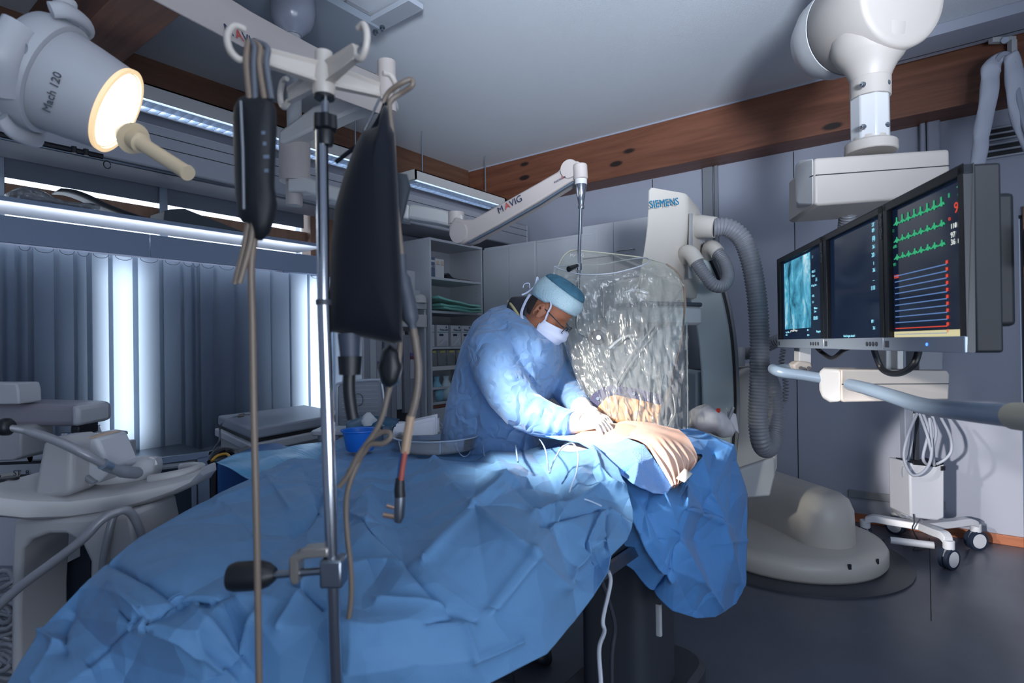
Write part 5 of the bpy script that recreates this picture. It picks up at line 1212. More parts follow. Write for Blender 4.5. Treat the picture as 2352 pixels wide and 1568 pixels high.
strip([(2318, 124), (2326, 140), (2332, 190), (2340, 250), (2356, 300), (2375, 340)], [0.034, 0.051, 0.058, 0.061, 0.061, 0.058], 3.366, M_fab, 'cover_leg')
MB().tube(bez([at(2288, 140, 3.383), at(2300, 126, 3.375), at(2314, 124, 3.366), at(2326, 140, 3.357), at(2336, 200, 3.349), at(2352, 280, 3.332), at(2372, 330, 3.315)], 8), .0085, 8, flat=1.8).build('zip_seam', mat('zip_grey', '9398a6', .6), g)
# wheeled computer cart
M_cart = mat('cart_white', 'c6c9d0', .35)
ct = thing('wheeled_cart', onz(2140, 1225, 0), 'white wheeled equipment cart with cable box by the back wall', 'cart')
dC = 3.48
slab([(2089, 1063), (2151, 1070), (2170, 1064), (2170, 1190), (2153, 1196), (2092, 1188)], dC, .20, 'cable_box', M_cart, ct, .012)
slab([(2098, 1062), (2150, 1068), (2168, 1062), (2168, 1066), (2150, 1072), (2098, 1067)], dC - .004, .16, 'box_mouth', M_black, ct, .002)
slab([(2162, 1071), (2172, 1070), (2172, 1080), (2162, 1081)], dC - .006, .02, 'latch', M_black, ct, .002)
slab([(2076, 800), (2103, 800), (2103, 1190), (2082, 1190)], dC + .16, .05, 'post', mat('post_grey', '8f96a6', .4), ct, .004)
slab([(2102, 800), (2112, 800), (2112, 1064), (2102, 1064)], dC + .14, .03, 'post_track', M_dkgrey, ct, .002)
slab([(2083, 1062), (2100, 1066), (2103, 1186), (2083, 1186)], dC + .06, .06, 'box_back', M_cart, ct, .004)
hub = V((4.38, .12, .16))
def caster(p, ang, name='caster'):
    o = thing
    u = V((math.cos(ang), math.sin(ang), 0)); s = V((-u.y, u.x, 0)); c = V((p.x, p.y, .0625))
    r = MB().lathe(c + s * .016, [(.0625, -.010), (.0625, .010), (.05, .012)], s, 28); r.lathe(c - s * .016, [(.05, -.012), (.0625, -.010), (.0625, .010), (.05, .011)], s, 28)
    r = r.build(name, mat('tyre_navy', '1f2a3d', .5), ct, smooth=40)
    for k in (-1, 1): MB().lathe(c + s * .024 * k, [(.048, 0), (.046, .004), (.001, .005)], s * k, 24).build('wheel_disc', M_cart, r)
    MB().prism([c + u * .052 + s * -.013 + UP * .015, c + u * .03 + s * -.013 + UP * .055, c - u * .035 - s * .013 + UP * .062, c - u * .05 - s * .013 + UP * .02], s * .026).build('brake_lever', M_midgrey, r, bevel=.004)
    MB().cyl(c + UP * .055, c + UP * .105, .030).build('swivel', M_cart, r, bevel=.003)
    return c
legs = [((2180, 1306), (2205, 1185)), ((2240, 1262), None), ((1986, 1252), None), ((2090, 1225), None)]
for (x, y), a in zip(((2180, 1306), (2242, 1262), (1988, 1252), (2058, 1226)), (2.6, 2.3, 3.6, 1.2)):
    q = onz(x, y, 0); c = caster(q, a); e = V((q.x, q.y, .165)); m = hub.lerp(e, .55); m.z = .185
    pth = bez([V((hub.x, hub.y, .185)), m, hub.lerp(e, .85) + UP * .022, e], 6)
    L = []
    for i, w in enumerate(pth):
        tg = (pth[min(i + 1, len(pth) - 1)] - pth[max(i - 1, 0)]); tg.z = 0; tg.normalize(); s = V((-tg.y, tg.x, 0)); hw = .042 - .012 * i / len(pth)
        L.append([w + s * hw - UP * .02, w + s * hw * .8 + UP * .022, w - s * hw * .8 + UP * .022, w - s * hw - UP * .02])
    MB().loft(L).build('leg', M_cart, ct, smooth=40, bevel=.008)
MB().tube([onz(2045, 1240, .1) * 1 + UP * 0, onz(2145, 1252, .1)], .022, 12).build('cross_tube', M_cart, ct)
for P in ([(2106, 950, 3.54), (2085, 1000, 3.44), (2076, 1050, 3.42), (2095, 1090, 3.40), (2125, 1080, 3.39), (2140, 1040, 3.42), (2135, 960, 3.49)], [(2112, 950, 3.54), (2130, 1000, 3.44), (2142, 1050, 3.44), (2146, 1068, 3.46)], [(2120, 950, 3.54), (2132, 990, 3.46), (2120, 1050, 3.44), (2132, 1068, 3.46)], [(2162, 960, 3.54), (2182, 1000, 3.44), (2185, 1035, 3.42), (2170, 1055, 3.44), (2150, 1066, 3.46)], [(2100, 950, 3.59), (2090, 1040, 3.54), (2075, 1080, 3.54), (2082, 1120, 3.56), (2086, 1135, 3.59)], [(2140, 950, 3.54), (2150, 990, 3.48), (2144, 1030, 3.46), (2146, 1064, 3.48)]):
    MB().tube(bez([at(*p) for p in P], 8), .009, 8).build('cable', mat('cable_grey', '9aa0ad', .5), ct, smooth=60)
MB().tube(bez([at(2098, 1180, 3.46), at(2100, 1200, 3.46), at(2096, 1215, 3.5), onz(2110, 1245, .006), onz(2100, 1262, .006), onz(2150, 1255, .006)], 6), .004, 8).build('mains_lead', M_dkgrey, ct)
structure(MB().box2((XB - .02, -.0, .18), (XB - .001, .58, .235)).build('trim_6', M_midgrey, smooth=0, bevel=.004))
# floor covering seams
b = MB()
for a, c in (((2135, 1235), (2139, 1425)),):
    p, q = onz(*a, .002), onz(*c, .002); b.tube([p, q], .002, 4)
sm_ = structure(b.build('trim_7', M_joint, smooth=0))
# ================================================================ ceiling plate, exam lamp, infusion pole and what hangs on it
cp = thing('ceiling_plate', onz(700, 30, 3.2), 'large flat grey mounting plate bolted under the ceiling', 'mounting plate')
q1, q2 = onz(879, 71, 3.19), onz(756, 126, 3.19)
MB().box2((q1.x - 1.5, min(q1.y, q2.y), 3.19), (max(q1.x, q2.x), max(q1.y, q2.y), 3.235)).build('plate', mat('plate_grey', '8e98a4', .45), cp, bevel=.002)
r1, r2 = onz(893, 72, 3.2), onz(905, 20, 3.2)
XM = max(q1.x, q2.x)
a, b_ = onz(940, 37, 3.2), onz(872, 57, 3.2)
MB().box2((b_.x - .05, min(a.y, q1.y) - .10, 3.205), (XM + .02, min(q1.y, q2.y) + .001, 3.235)).build('side_plate', mat('plate_light', 'a5acb6', .45), cp, bevel=.002)
MB().box2((XM - .25, min(q1.y, q2.y), 3.235), (XM - .1, max(q1.y, q2.y), ZC)).build('spacer', M_midgrey, cp)
for x, y in ((862, 70), (878, 60), (756, 124)): MB().lathe(onz(x, y, 3.19), [(.014, 0), (.016, -.006), (.016, -.012), (.007, -.013), (.007, -.028)], n=8).build('bolt', M_steel, cp)
# ---- exam lamp
M_lamp = mat('lamp_white', 'aeb0b5', .42, vary=.02)
LF = LAMP_FACE; ld = LAMP_DIR
lamp_t = thing('exam_lamp', at(150, 190, 1.3), 'white round exam lamp with glowing face and pale handle hanging at upper left', 'exam lamp')
MB().lathe(LF, [(.088, -.002), (.094, -.004), (.0955, -.012), (.104, -.07), (.109, -.115), (.108, -.118)], ld, 56).build('lamp_housing', M_lamp, lamp_t, smooth=50)
MB().lathe(LF, [(.1075, -.116), (.119, -.118), (.122, -.126), (.124, -.15), (.116, -.175), (.09, -.19), (.04, -.198), (.005, -.2)], ld, 56).build('lamp_back', M_lamp, lamp_t, smooth=50)
MB().lathe(LF, [(.1085, -.1175), (.1088, -.115)], ld, 56).build('seam', M_joint, lamp_t)
fc = MB().lathe(LF, [(.087, -.003), (.075, .001), (.03, .004), (.001, .005)], ld, 48).build('lamp_face', emissive('lamp_glow', 'fff3d6', 5.0), lamp_t)
MB().lathe(LF, [(.095, -.006), (.096, .003), (.087, .003), (.086, -.004)], ld, 56, caps=False).build('face_ring', mat('ring_warm', 'd8c6a8', .3, emit='ffd9a0', estr=.6), lamp_t, smooth=50)
lu = (at(322, 172, 1.24) - at(218, 337, 1.24)); lu = (lu - ld * lu.dot(ld)).normalized(); lr = ld.cross(lu)
bk = LF - ld * .145
for s_, nm in ((1, 0), (-1, 1)):
    for k in ((0,) if s_ == 1 else (0,)):
        c = bk + lu * s_ * .118
        L = bez([c + lr * .07 - ld * .0, c + lu * s_ * .016 + lr * .05 + ld * .015, c + lu * s_ * .020 + ld * .022, c + lu * s_ * .016 - lr * .05 + ld * .015, c - lr * .07], 8)
        MB().tube(L, .0085, 12, flat=1.9).build('grip', M_lamp, lamp_t, smooth=60)
cs = bk - lr * .121
if (cs - EYE).dot(FW) > (bk + lr * .121 - EYE).dot(FW): cs = bk + lr * .121
sdir = (cs - bk).normalized()
MB().lathe(cs - sdir * .004 + lu * .02, [(.019, 0), (.019, .004), (.014, .005), (.013, .001), (.006, .001)], sdir, 24).build('pivot_screw', M_steel, lamp_t)
L = bez([bk + lu * .06 + sdir * .112 - ld * .012, bk - lu * .01 + sdir * .134 - ld * .005, bk - lu * .075 + sdir * .10 - ld * .0], 8)
MB().tube(L, .014, 12, flat=2.0).build('side_bow', M_lamp, lamp_t, smooth=60)
st = at(152, 40, 1.32)
_u = at(136, -40, 1.38); MB().tube([V((_u.x, _u.y, ZC)), _u, at(145, 10, 1.36), at(152, 52, 1.34)], [.022, .020, .018, .017], 16).build('stem', M_lamp, lamp_t)
MB().tube([at(150, 8, 1.355), at(151, 22, 1.35)], [.024, .022], 16).build('stem_collar', M_lightgrey, lamp_t)
MB().loft([ring(at(175, 62 + 14 * k, 1.28) + RH * .012 * k, (1, 0, 0), .045 - .006 * abs(k - .5), .016, 20) for k in (-.8, 0, .6, 1.4)]).build('yoke', M_lamp, lamp_t, smooth=60)
h0 = at(282, 302, 1.20); hdv = (at(432, 398, 1.12) - h0); hl = hdv.length; hd_ = hdv.normalized()
M_hand = mat('handle_cream', 'd9c3a0', .5)
MB().lathe(h0, [(.012, 0), (.022, .01), (.023, .03), (.019, .034)], hd_, 24).build('handle_cup', M_white, lamp_t, smooth=50)
MB().lathe(h0, [(.017, .034), (.032, .036), (.033, .040), (.017, .044)], hd_, 28).build('handle_flange', M_hand, lamp_t)
MB().lathe(h0, [(.0205, .044), (.0205, .068), (.0155, .070), (.0142, .072), (.0145, hl - .006), (.0158, hl - .005), (.015, hl)], hd_, 24).build('handle', M_hand, lamp_t, smooth=40)
to = (-LAMP_V - ld * (-LAMP_V).dot(ld)).normalized(); tx = to.cross(ld).normalized()
if tx.z < 0: tx = -tx
to = (to * .96 - tx * .2).normalized(); tx = (tx - to * tx.dot(to)).normalized()
text('Mach 120', .021, LF - ld * .066 + to * .106 - tx * .045, tx, tx.cross(to) * -1, mat('print_grey', '4f545c', .6), lamp_t, 'lettering', .002)
# ---- infusion pole
DP = .85
ip = thing('infusion_pole', at(768, 1320, DP), 'chrome infusion pole with a four-armed cream hook head, clamped in the foreground', 'infusion pole')
M_ivw = mat('pole_head_cream', 'b3aba3', .4)
MB().tube([at(743, 690, DP), at(775, 1640, DP)], .0098, 18).build('outer_tube', M_chrome, ip, smooth=60)
MB().tube([at(739, 300, DP), at(743, 690, DP)], .0092, 18).build('middle_tube', M_chrome, ip, smooth=60)
MB().tube([at(743, 688, DP), at(743, 700, DP)], .0115, 18).build('tube_ring', M_dkgrey, ip)
MB().tube([at(747, 215, DP), at(746, 275, DP)], .006, 14).build('inner_rod', M_chrome, ip, smooth=60)
k0 = at(747, 282, DP)
MB().loft([[k0 + UP * z + V((math.cos(a), math.sin(a), 0)) * r * (1 + .10 * math.cos(a * 6)) for a in [k * 2 * math.pi / 48 for k in range(48)]] for z, r in ((.012, .012), (.010, .0165), (-.010, .017), (-.013, .012))]).build('star_knob', M_black, ip, smooth=50)
MB().lathe(k0, [(.012, -.010), (.0125, -.026), (.0105, -.034)], n=24).build('lock_sleeve', M_black, ip)
hz_ = at(745, 170, DP)
MB().lathe(at(745, 215, DP), [(.014, -.004), (.0165, 0), (.0165, .02), (.0135, .045), (.0125, .062), (.004, .064)], n=28).build('hub', M_ivw, ip, smooth=50)
MB().lathe(at(745, 215, DP), [(.015, -.008), (.015, -.003)], n=28).build('hub_ring', M_black, ip)
hubp = at(747, 172, DP)
for ex_, ey_, ed_ in ((575, 118, .783), (872, 212, .905), (818, 116, .785), (664, 214, .92)):
    e = at(ex_, ey_, ed_); e.z = hubp.z; d_ = (e - hubp).normalized(); s = V((-d_.y, d_.x, 0))
    MB().loft([[c + s * w + UP * h, c - s * w + UP * h, c - s * w * .4 + UP * (h - .006), c - s * w * .4 - UP * (h - .006), c - s * w - UP * h, c + s * w - UP * h, c + s * w * .4 - UP * (h - .006), c + s * w * .4 + UP * (h - .006)] for c, w, h in ((hubp + d_ * .008, .0075, .016), (e, .006, .011))]).build('arm', M_ivw, ip, smooth=20, bevel=.0015)
    c = e + d_ * .002
    MB().tube(bez([c - UP * .008, c + d_ * .012 - UP * .014, c + d_ * .024 - UP * .004, c + d_ * .027 + UP * .014, c + d_ * .018 + UP * .030, c + d_ * .004 + UP * .030], 6), [.0048] * 25 + [.0044] * 5 + [.004], 10).build('hook', M_ivw, ip, smooth=60)
# clamp
b = MB(); b.box(at(767, 1310, DP) , (.034, .034, .042), math.atan2(RH.y, RH.x)); b.build('clamp_block', M_steel, ip, bevel=.004)
MB().prism([at(x, y, DP - .012) for x, y in ((662, 1283), (672, 1274), (690, 1270), (692, 1262), (752, 1258), (754, 1280), (700, 1284), (684, 1290), (684, 1342), (670, 1345), (663, 1330))], FW * .028).build('clamp_jaw', mat('clamp_alu', '9b958f', .35, .7), ip, smooth=30, bevel=.003)
MB().tube([at(625, 1320, DP), at(748, 1310, DP)], .0058, 12).build('clamp_screw', M_steel, ip)
kk = at(632, 1318, DP); kd = (at(526, 1325, DP) - kk).normalized(); kl = (at(526, 1325, DP) - kk).length
MB().lathe(kk, [(.010, 0), (.0175, .010), (.0215, .022), (.0215, kl - .010), (.019, kl - .002), (.010, kl)], kd, 24).build('clamp_knob', M_black, ip, smooth=50)
# pressure sleeve hanging left
M_sleeve = mat('sleeve_navy', '070c14', .6, bump=.1, bscale=40)
def puffy(name, px, d, th, m, parent, n=3, edge=.35):
    """a flat bag with an outline from the photograph, swelling towards its middle"""
    cx_ = sum(p[0] for p in px) / len(px); cy_ = sum(p[1] for p in px) / len(px)
    P = [V((x, y)) for x, y in px]
    rings = []
    for s, k in ((1.0, 0), (.96, .45), (.82, .8), (.55, 1.0), (.15, 1.08)):
        rings.append([(cx_ + (p.x - cx_) * s, cy_ + (p.y - cy_) * (1 - (1 - s) * .55), k) for p in P])
    b = MB()
    front = [[at(x, y, d - th / 2 * k) for x, y, k in r] for r in rings]; back = [[at(x, y, d + th / 2 * k) for x, y, k in r] for r in rings]
    b.loft(front[::-1] + back[1:])
    return b.build(name, m, parent, smooth=60)
ps = thing('pressure_sleeve', at(585, 390, .78), 'slim navy infusion pressure sleeve hanging from the left hook of the pole', 'infusion bag')
puffy('sleeve', [(548, 226), (560, 220), (610, 220), (624, 226), (634, 250), (636, 300), (632, 380), (631, 430), (637, 470), (632, 500), (620, 535), (602, 553), (588, 553), (575, 520), (556, 510), (546, 495), (540, 440), (536, 340), (534, 270), (538, 245)], .78, .055, M_sleeve, ps)
MB().tube([at(553, 232, .752), at(558, 350, .745), at(560, 480, .750)], .0016, 8).build('seam_piping', M_midgrey, ps)
M_print = mat('print_pale', '5f6b7c', .7)
for x, y, w in ((587, 300, 8), (605, 305, 9), (588, 325, 7), (608, 330, 8), (590, 355, 12), (612, 360, 13), (590, 385, 6), (612, 392, 9), (592, 420, 5)):
    MB().prism([at(x - w / 2, y - 4, .7515), at(x + w / 2, y - 4, .7515), at(x + w / 2, y + 4, .7515), at(x - w / 2, y + 4, .7515)], -FW * .0006).build('print', M_print, ps, smooth=0)
M_tubeb = mat('tubing_tan', '756659', .4); M_tubeg = mat('tubing_grey', '545962', .4)
for x0, x1, m in ((566, 574, M_tubeb), (583, 586, M_tubeg), (596, 608, M_tubeb), (612, 624, M_tubeg)):
    MB().tube(bez([at(572 + (x0 - 566) * .3, 95, .784), at(x0 + 2, 110, .775), at(x0, 150, .77), at(x1, 228, .77)], 6), .0042, 10).build('hanging_tube', m, ps, smooth=60)
for P in ([(572, 505, .77), (560, 570, .77), (545, 630, .77), (540, 652, .77)], [(584, 500, .765), (575, 560, .765), (556, 630, .765), (550, 650, .765)]):
    MB().tube(bez([at(*p) for p in P], 6), .0040, 10).build('lower_tube', M_tubeb, ps, smooth=60)
ln = MB().tube(bez([at(584, 548, .77), at(577, 620, .77), at(580, 750, .78), at(583, 950, .78), at(588, 1150, .78), at(592, 1350, .78), at(596, 1640, .78)], 8), .0046, 12).build('infusion_line', M_tubeb, smooth=60)
tag(ln, 'long tan infusion line hanging straight down from the slim navy sleeve', 'infusion tube')
# large dark bag hanging right
M_pouch = cloth('pouch_navy', '070e1a', .7, 400, .1, .1, spec=.2)
pb = thing('pressure_bag', at(860, 540, .9), 'large dark navy infusion pressure bag hanging from the right hook of the pole', 'infusion bag')
puffy('bag', [(876, 250), (884, 240), (892, 250), (896, 285), (906, 305), (914, 420), (919, 560), (925, 690), (925, 785), (905, 790), (850, 778), (790, 766), (757, 762), (757, 680), (760, 570), (768, 480), (790, 400), (815, 335), (834, 300), (868, 290)], .90, .075, M_pouch, pb)
puffy('rear_flap', [(905, 395), (935, 400), (944, 430), (930, 490), (915, 535), (905, 500)], .96, .02, mat('flap_slate', '262c36', .7), pb)
MB().tube(bez([at(772, 372, .93), at(800, 350, .92), at(840, 318, .91), at(872, 270, .905), at(885, 235, .905)], 6), .0028, 8, flat=1.5).build('strap', M_pouch, pb)
MB().tube(bez([at(836, 300, .90), at(852, 270, .90), at(872, 228, .905), at(885, 222, .905)], 6), .0022, 8).build('hanging_cord', M_tubeg, pb)
puffy('bulb', [(895, 790), (918, 805), (926, 845), (916, 880), (895, 896), (876, 880), (866, 845), (876, 805)], .92, .06, M_black, pb)
MB().tube([at(802, 765, .9), at(804, 822, .9)], [.018, .015], 18).build('neck_sleeve', mat('neck_grey', '3b4252', .5), pb)
MB().tube([at(804, 818, .9), at(804, 860, .9)], [.019, .017], 18).build('valve', M_black, pb)
MB().tube(bez([at(803, 850, .9), at(802, 890, .9), at(806, 930, .9), at(812, 962, .9)], 6), .010, 12).build('bulb_hose', M_black, pb)
MB().tube(bez([at(757, 720, .89), at(744, 735, .88), at(740, 752, .88), at(750, 760, .88)], 5), .003, 8).build('retaining_hook', M_black, pb)
# cables on the pole
M_tan = mat('cable_tan', '70645a', .45)
ca1 = thing('sensor_cable', at(930, 700, .92), 'beige sensor cable with dark inline plug hanging right of the large navy bag', 'cable')
MB().tube(bez([at(880, 236, .905), at(893, 212, .9), at(920, 192, .89), at(944, 183, .89), at(946, 197, .89), at(920, 215, .9), at(897, 232, .9), at(896, 262, .9), at(903, 330, .9), at(908, 450, .9), at(918, 540, .9), at(923, 590, .9)], 8), .0042, 10).build('cable', M_tan, ca1, smooth=60)
MB().tube(bez([at(922, 585, .9), at(926, 640, .9), at(936, 690, .9), at(948, 755, .9)], 5), [.0075] * 5 + [.012] * 5 + [.013] * 4 + [.007] * 2, 14).build('inline_plug', mat('plug_slate', '3f4550', .5), ca1, smooth=60)
MB().tube(bez([at(947, 745, .9), at(955, 790, .9), at(961, 850, .9), at(956, 910, .9), at(943, 960, .9)], 6), .0062, 10).build('cable', M_tan, ca1, smooth=60)
MB().tube(bez([at(944, 955, .9), at(936, 1000, .9), at(930, 1040, .9)], 5), .0072, 10).build('clear_sleeve', mat('sleeve_tan', 'a88d74', .35), ca1, smooth=60)
MB().tube(bez([at(931, 1035, .897), at(926, 1065, .897), at(921, 1102, .897)], 5), .0044, 10).build('red_wire', mat('wire_red', '9c4a40', .5), ca1)
MB().tube(bez([at(926, 1030, .905), at(920, 1065, .905), at(917, 1102, .905)], 5), .0036, 10).build('blue_wire', mat('wire_blue', '2a6aa8', .5), ca1)
MB().tube([at(919, 1098, .9), at(918, 1125, .9), at(919, 1140, .9)], [.007, .0088, .0088], 14).build('plug_boot', M_black, ca1, smooth=60)
MB().tube([at(919, 1138, .9), at(917, 1185, .9), at(914, 1198, .9)], [.0085, .0085, .006], 14).build('plug_body', M_steel, ca1, smooth=60)
MB().tube([at(914, 1188, .9), at(880, 1182, .9)], .0042, 10).build('plug_pin', mat('pin_copper', 'a08474', .3, .8), ca1)
MB().tube([at(912, 1168, .9), at(888, 1161, .9)], .0030, 10).build('plug_pin', mat('pin_copper', 'a08474', .3, .8), ca1)
ca2 = MB(); ca2.tube(bez([at(920, 760, .91), at(915, 830, .90), at(895, 890, .90), at(880, 950, .90), at(865, 985, .90), at(845, 1015, .90), at(820, 1050, .90), at(800, 1090, .90), at(778, 1118, .90)], 8), .0044, 10)
ca2.tube(bez([at(800, 1085, .905), at(835, 1040, .90), at(852, 1020, .895), at(880, 1018, .89), at(897, 1003, .89), at(890, 992, .895), at(868, 996, .90), at(846, 1020, .905), at(826, 1055, .905), at(803, 1110, .90), at(795, 1160, .9), at(798, 1230, .9), at(806, 1310, .9), at(806, 1380, .9), at(796, 1470, .9), at(790, 1640, .9)], 8), .0044, 10)
tag(ca2.build('bulb_cable', M_tan, smooth=60), 'long beige cable from the black bulb, looped over itself and running down beside the pole', 'cable')
# ================================================================ left: console arm, trolleys, counter, shelves and contents
M_con = mat('console_grey', 'a7a6a7', .38, vary=.02)
# boat-shaped console with a standing stem
cs = thing('injector_console', at(200, 1300, 1.5), 'grey boat-shaped console on a broad arched leg at the far left', 'medical console')
def con_d(x): return 1.38 + .22 * x / 460
rimT = [(-60, 1128), (0, 1132), (60, 1140), (160, 1142), (260, 1130), (330, 1118), (400, 1102), (440, 1090), (458, 1078)]
rimB = [(-60, 1190), (0, 1192), (60, 1198), (160, 1194), (250, 1182), (330, 1160), (400, 1136), (440, 1116), (460, 1094)]
L = []
for (x, y), (x2, y2) in zip(rimT, rimB):
    d = con_d(x); w = .30 - .22 * max(0, x / 470) ** 1.5
    f0, f1 = at(x, y, d), at(x2, y2, d); fd = FW * w
    L.append([f0 + FW * .012, f0 - FW * .004 - UP * .010, f1 - FW * .006 + UP * .012, f1 + FW * .015, f1 + fd - UP * .0, f0 + fd * 1.0 + UP * -.0, f0 + fd * .9 + UP * .004, f0 + FW * .05 + UP * .004])
MB().loft(L).build('tray', M_con, cs, smooth=60, bevel=.004)
# raised inner dish towards the tip
MB().loft([ring(at(x, y, d), (RH + FW * .3), rx, rz, 24) for x, y, d, rx, rz in ((215, 1105, 1.62, .06, .045), (270, 1090, 1.64, .075, .045), (330, 1078, 1.66, .07, .040), (362, 1072, 1.68, .05, .03))]).build('dish', M_lightgrey, cs, smooth=70)
tip = []
for k in range(25):
    a = math.pi * k / 24; tip.append(at(372, 1096, 1.60).lerp(at(372, 1080, 1.74), .5) + RH * (.012 + .095 * math.sin(a)) + FW * .075 * math.cos(a) * -1 + UP * (-.0 + .012 * math.sin(a)))
MB().tube(tip, .014, 12).build('tip_rim', M_con, cs, smooth=60)
stemp = [(72, 1143), (82, 1090), (96, 1020), (112, 1006), (150, 1003), (168, 1012), (165, 1060), (164, 1130), (150, 1140), (110, 1146)]
MB().prism([at(x, y, 1.44) for x, y in stemp], FW * .10).build('pedestal', M_con, cs, smooth=40, bevel=.014, seg=4)
MB().prism([at(x, y, 1.50) for x, y in ((164, 1016), (210, 1003), (222, 1005), (252, 1078), (240, 1092), (222, 1110), (166, 1130))], FW * .12).build('wedge', mat('wedge_light', 'b9bbc0', .35, bump=.05, bscale=80), cs, smooth=40, bevel=.010, seg=3)
MB().prism([at(x, y, 1.485) for x, y in ((168, 1030), (174, 1068), (192, 1090), (216, 1108), (208, 1114), (182, 1096), (168, 1076))], FW * .02).build('groove', M_midgrey, cs, smooth=40, bevel=.003)
MB().prism([at(x, y, 1.50) for x, y in ((168, 1014), (172, 1008), (214, 1002), (218, 1005))], FW * .1 + UP * .002).build('wedge_top', mat('tape_tan', 'c0a890', .6), cs, smooth=20)
legp = [(28, 1196), (200, 1190), (250, 1180), (240, 1280), (236, 1560), (200, 1560), (206, 1290), (186, 1248), (150, 1226), (110, 1226), (70, 1240), (50, 1262), (44, 1400), (46, 1560), (22, 1560), (24, 1300)]
MB().prism([at(x, y, 1.44) for x, y in legp], FW * .16).build('leg_shell', M_con, cs, smooth=40, bevel=.010, seg=3)
MB().prism([at(x, y, 1.46) for x, y in ((230, 1190), (300, 1178), (312, 1240), (310, 1560), (232, 1560))], FW * .2).build('leg_back', M_con, cs, smooth=40, bevel=.012)
MB().tube([at(20, 1095, 1.46), at(20, 1128, 1.46)], [.022, .024], 16).build('knob', M_black, cs, bevel=.003)
MB().tube(bez([at(352, 1065, 1.66), at(340, 1062, 1.68), at(330, 1068, 1.68)], 4), .006, 8).build('clip', M_lightgrey, cs)
MB().tube(bez([at(340, 1062, 1.66), at(346, 1052, 1.66), at(354, 1058, 1.66), at(358, 1068, 1.66)], 4), .005, 8).build('clip', M_white, cs)
M_pipe = mat('pipe_grey', '8b8c92', .35, .2)
ha = thing('jointed_handle', at(140, 1020, 1.42), 'grey jointed handle rod with black end knob lying over the console', 'handle')
MB().tube(bez([at(22, 982, 1.36), at(70, 992, 1.38), at(140, 1016, 1.40), at(200, 1045, 1.42), at(242, 1068, 1.45)], 6), [.0085] * 6 + [.011] * 6 + [.012] * 8 + [.011] * 5, 14).build('rod', M_pipe, ha, smooth=60)
MB().tube([at(236, 1065, 1.44), at(252, 1072, 1.46)], .0145, 14).build('rod_joint', M_alu, ha)
MB().tube(bez([at(248, 1072, 1.46), at(280, 1082, 1.50), at(320, 1086, 1.56)], 5), [.013] * 5 + [.016] * 5 + [.012], 14).build('rod_tail', M_midgrey, ha, smooth=60)
MB().lathe(at(14, 980, 1.36), [(.012, -.012), (.021, -.006), (.021, .006), (.014, .014)], RH, 20).build('end_knob', M_black, ha, smooth=50)
tag(MB().tube(bez([at(-40, 1425, 1.30), at(40, 1352, 1.32), at(120, 1292, 1.34), at(190, 1238, 1.36), at(232, 1195, 1.38), at(262, 1178, 1.40), at(290, 1172, 1.42), at(310, 1192, 1.44), at(330, 1245, 1.46), at(345, 1330, 1.5)], 8), .0105, 12).build('tube', M_pipe, smooth=60), 'grey tube rising from the lower left corner and bending under the console', 'tube')
tag(MB().tube(bez([at(285, 1172, 1.45), at(262, 1185, 1.44), at(248, 1230, 1.43), at(236, 1300, 1.43), at(232, 1420, 1.45)], 8), .0085, 12).build('tube', M_pipe, smooth=60), 'second thinner grey tube hooked under the console, hanging straight down', 'tube')
# coiled cables at lower left
cl = MB(); rr = random.Random(3)
for k in range(16):
    c = at(-4 + rr.random() * 26, 1330 + k * 16, 1.75); pts = [c + (RH * math.cos(a) + UP * math.sin(a) * .6 + FW * .3 * math.sin(a + k)) * (.03 + .012 * rr.random()) for a in [j * .55 for j in range(13)]]
    cl.tube(pts, .008, 8)
tag(cl.build('coiled_cable', M_pipe, smooth=60), 'heap of coiled grey cable at the far left edge behind the console leg', 'cable')
# grey machine far left behind the console
mc = thing('x_ray_tube', at(80, 960, 2.1), 'rounded grey machine head sticking in from the left edge above the console', 'medical device')
MB().prism([at(x, y, 2.05) for x, y in ((-60, 925), (0, 926), (160, 930), (180, 934), (181, 978), (160, 980), (0, 980), (-60, 982))], FW * .18).build('head_body', mat('head_mauve', '8d8891', .3), mc, smooth=40, bevel=.02, seg=4)
MB().prism([at(x, y, 2.04) for x, y in ((162, 931), (181, 935), (181, 978), (162, 980))], FW * .16).build('head_cap', M_lightgrey, mc, smooth=40, bevel=.012)
MB().prism([at(x, y, 2.06) for x, y in ((161, 978), (181, 976), (181, 1000), (161, 1002))], FW * .1).build('head_foot', M_black, mc, smooth=40, bevel=.006)
MB().prism([at(x, y, 2.0) for x, y in ((-60, 880), (37, 880), (42, 897), (43, 928), (-60, 930))], FW * .1).build('upper_block', M_lightgrey, mc, smooth=40, bevel=.006)
MB().prism([at(x, y, 1.98) for x, y in ((-60, 978), (42, 979), (49, 985), (48, 1050), (30, 1058), (-60, 1062))], FW * .14).build('lower_block', M_con, mc, smooth=40, bevel=.016, seg=3)
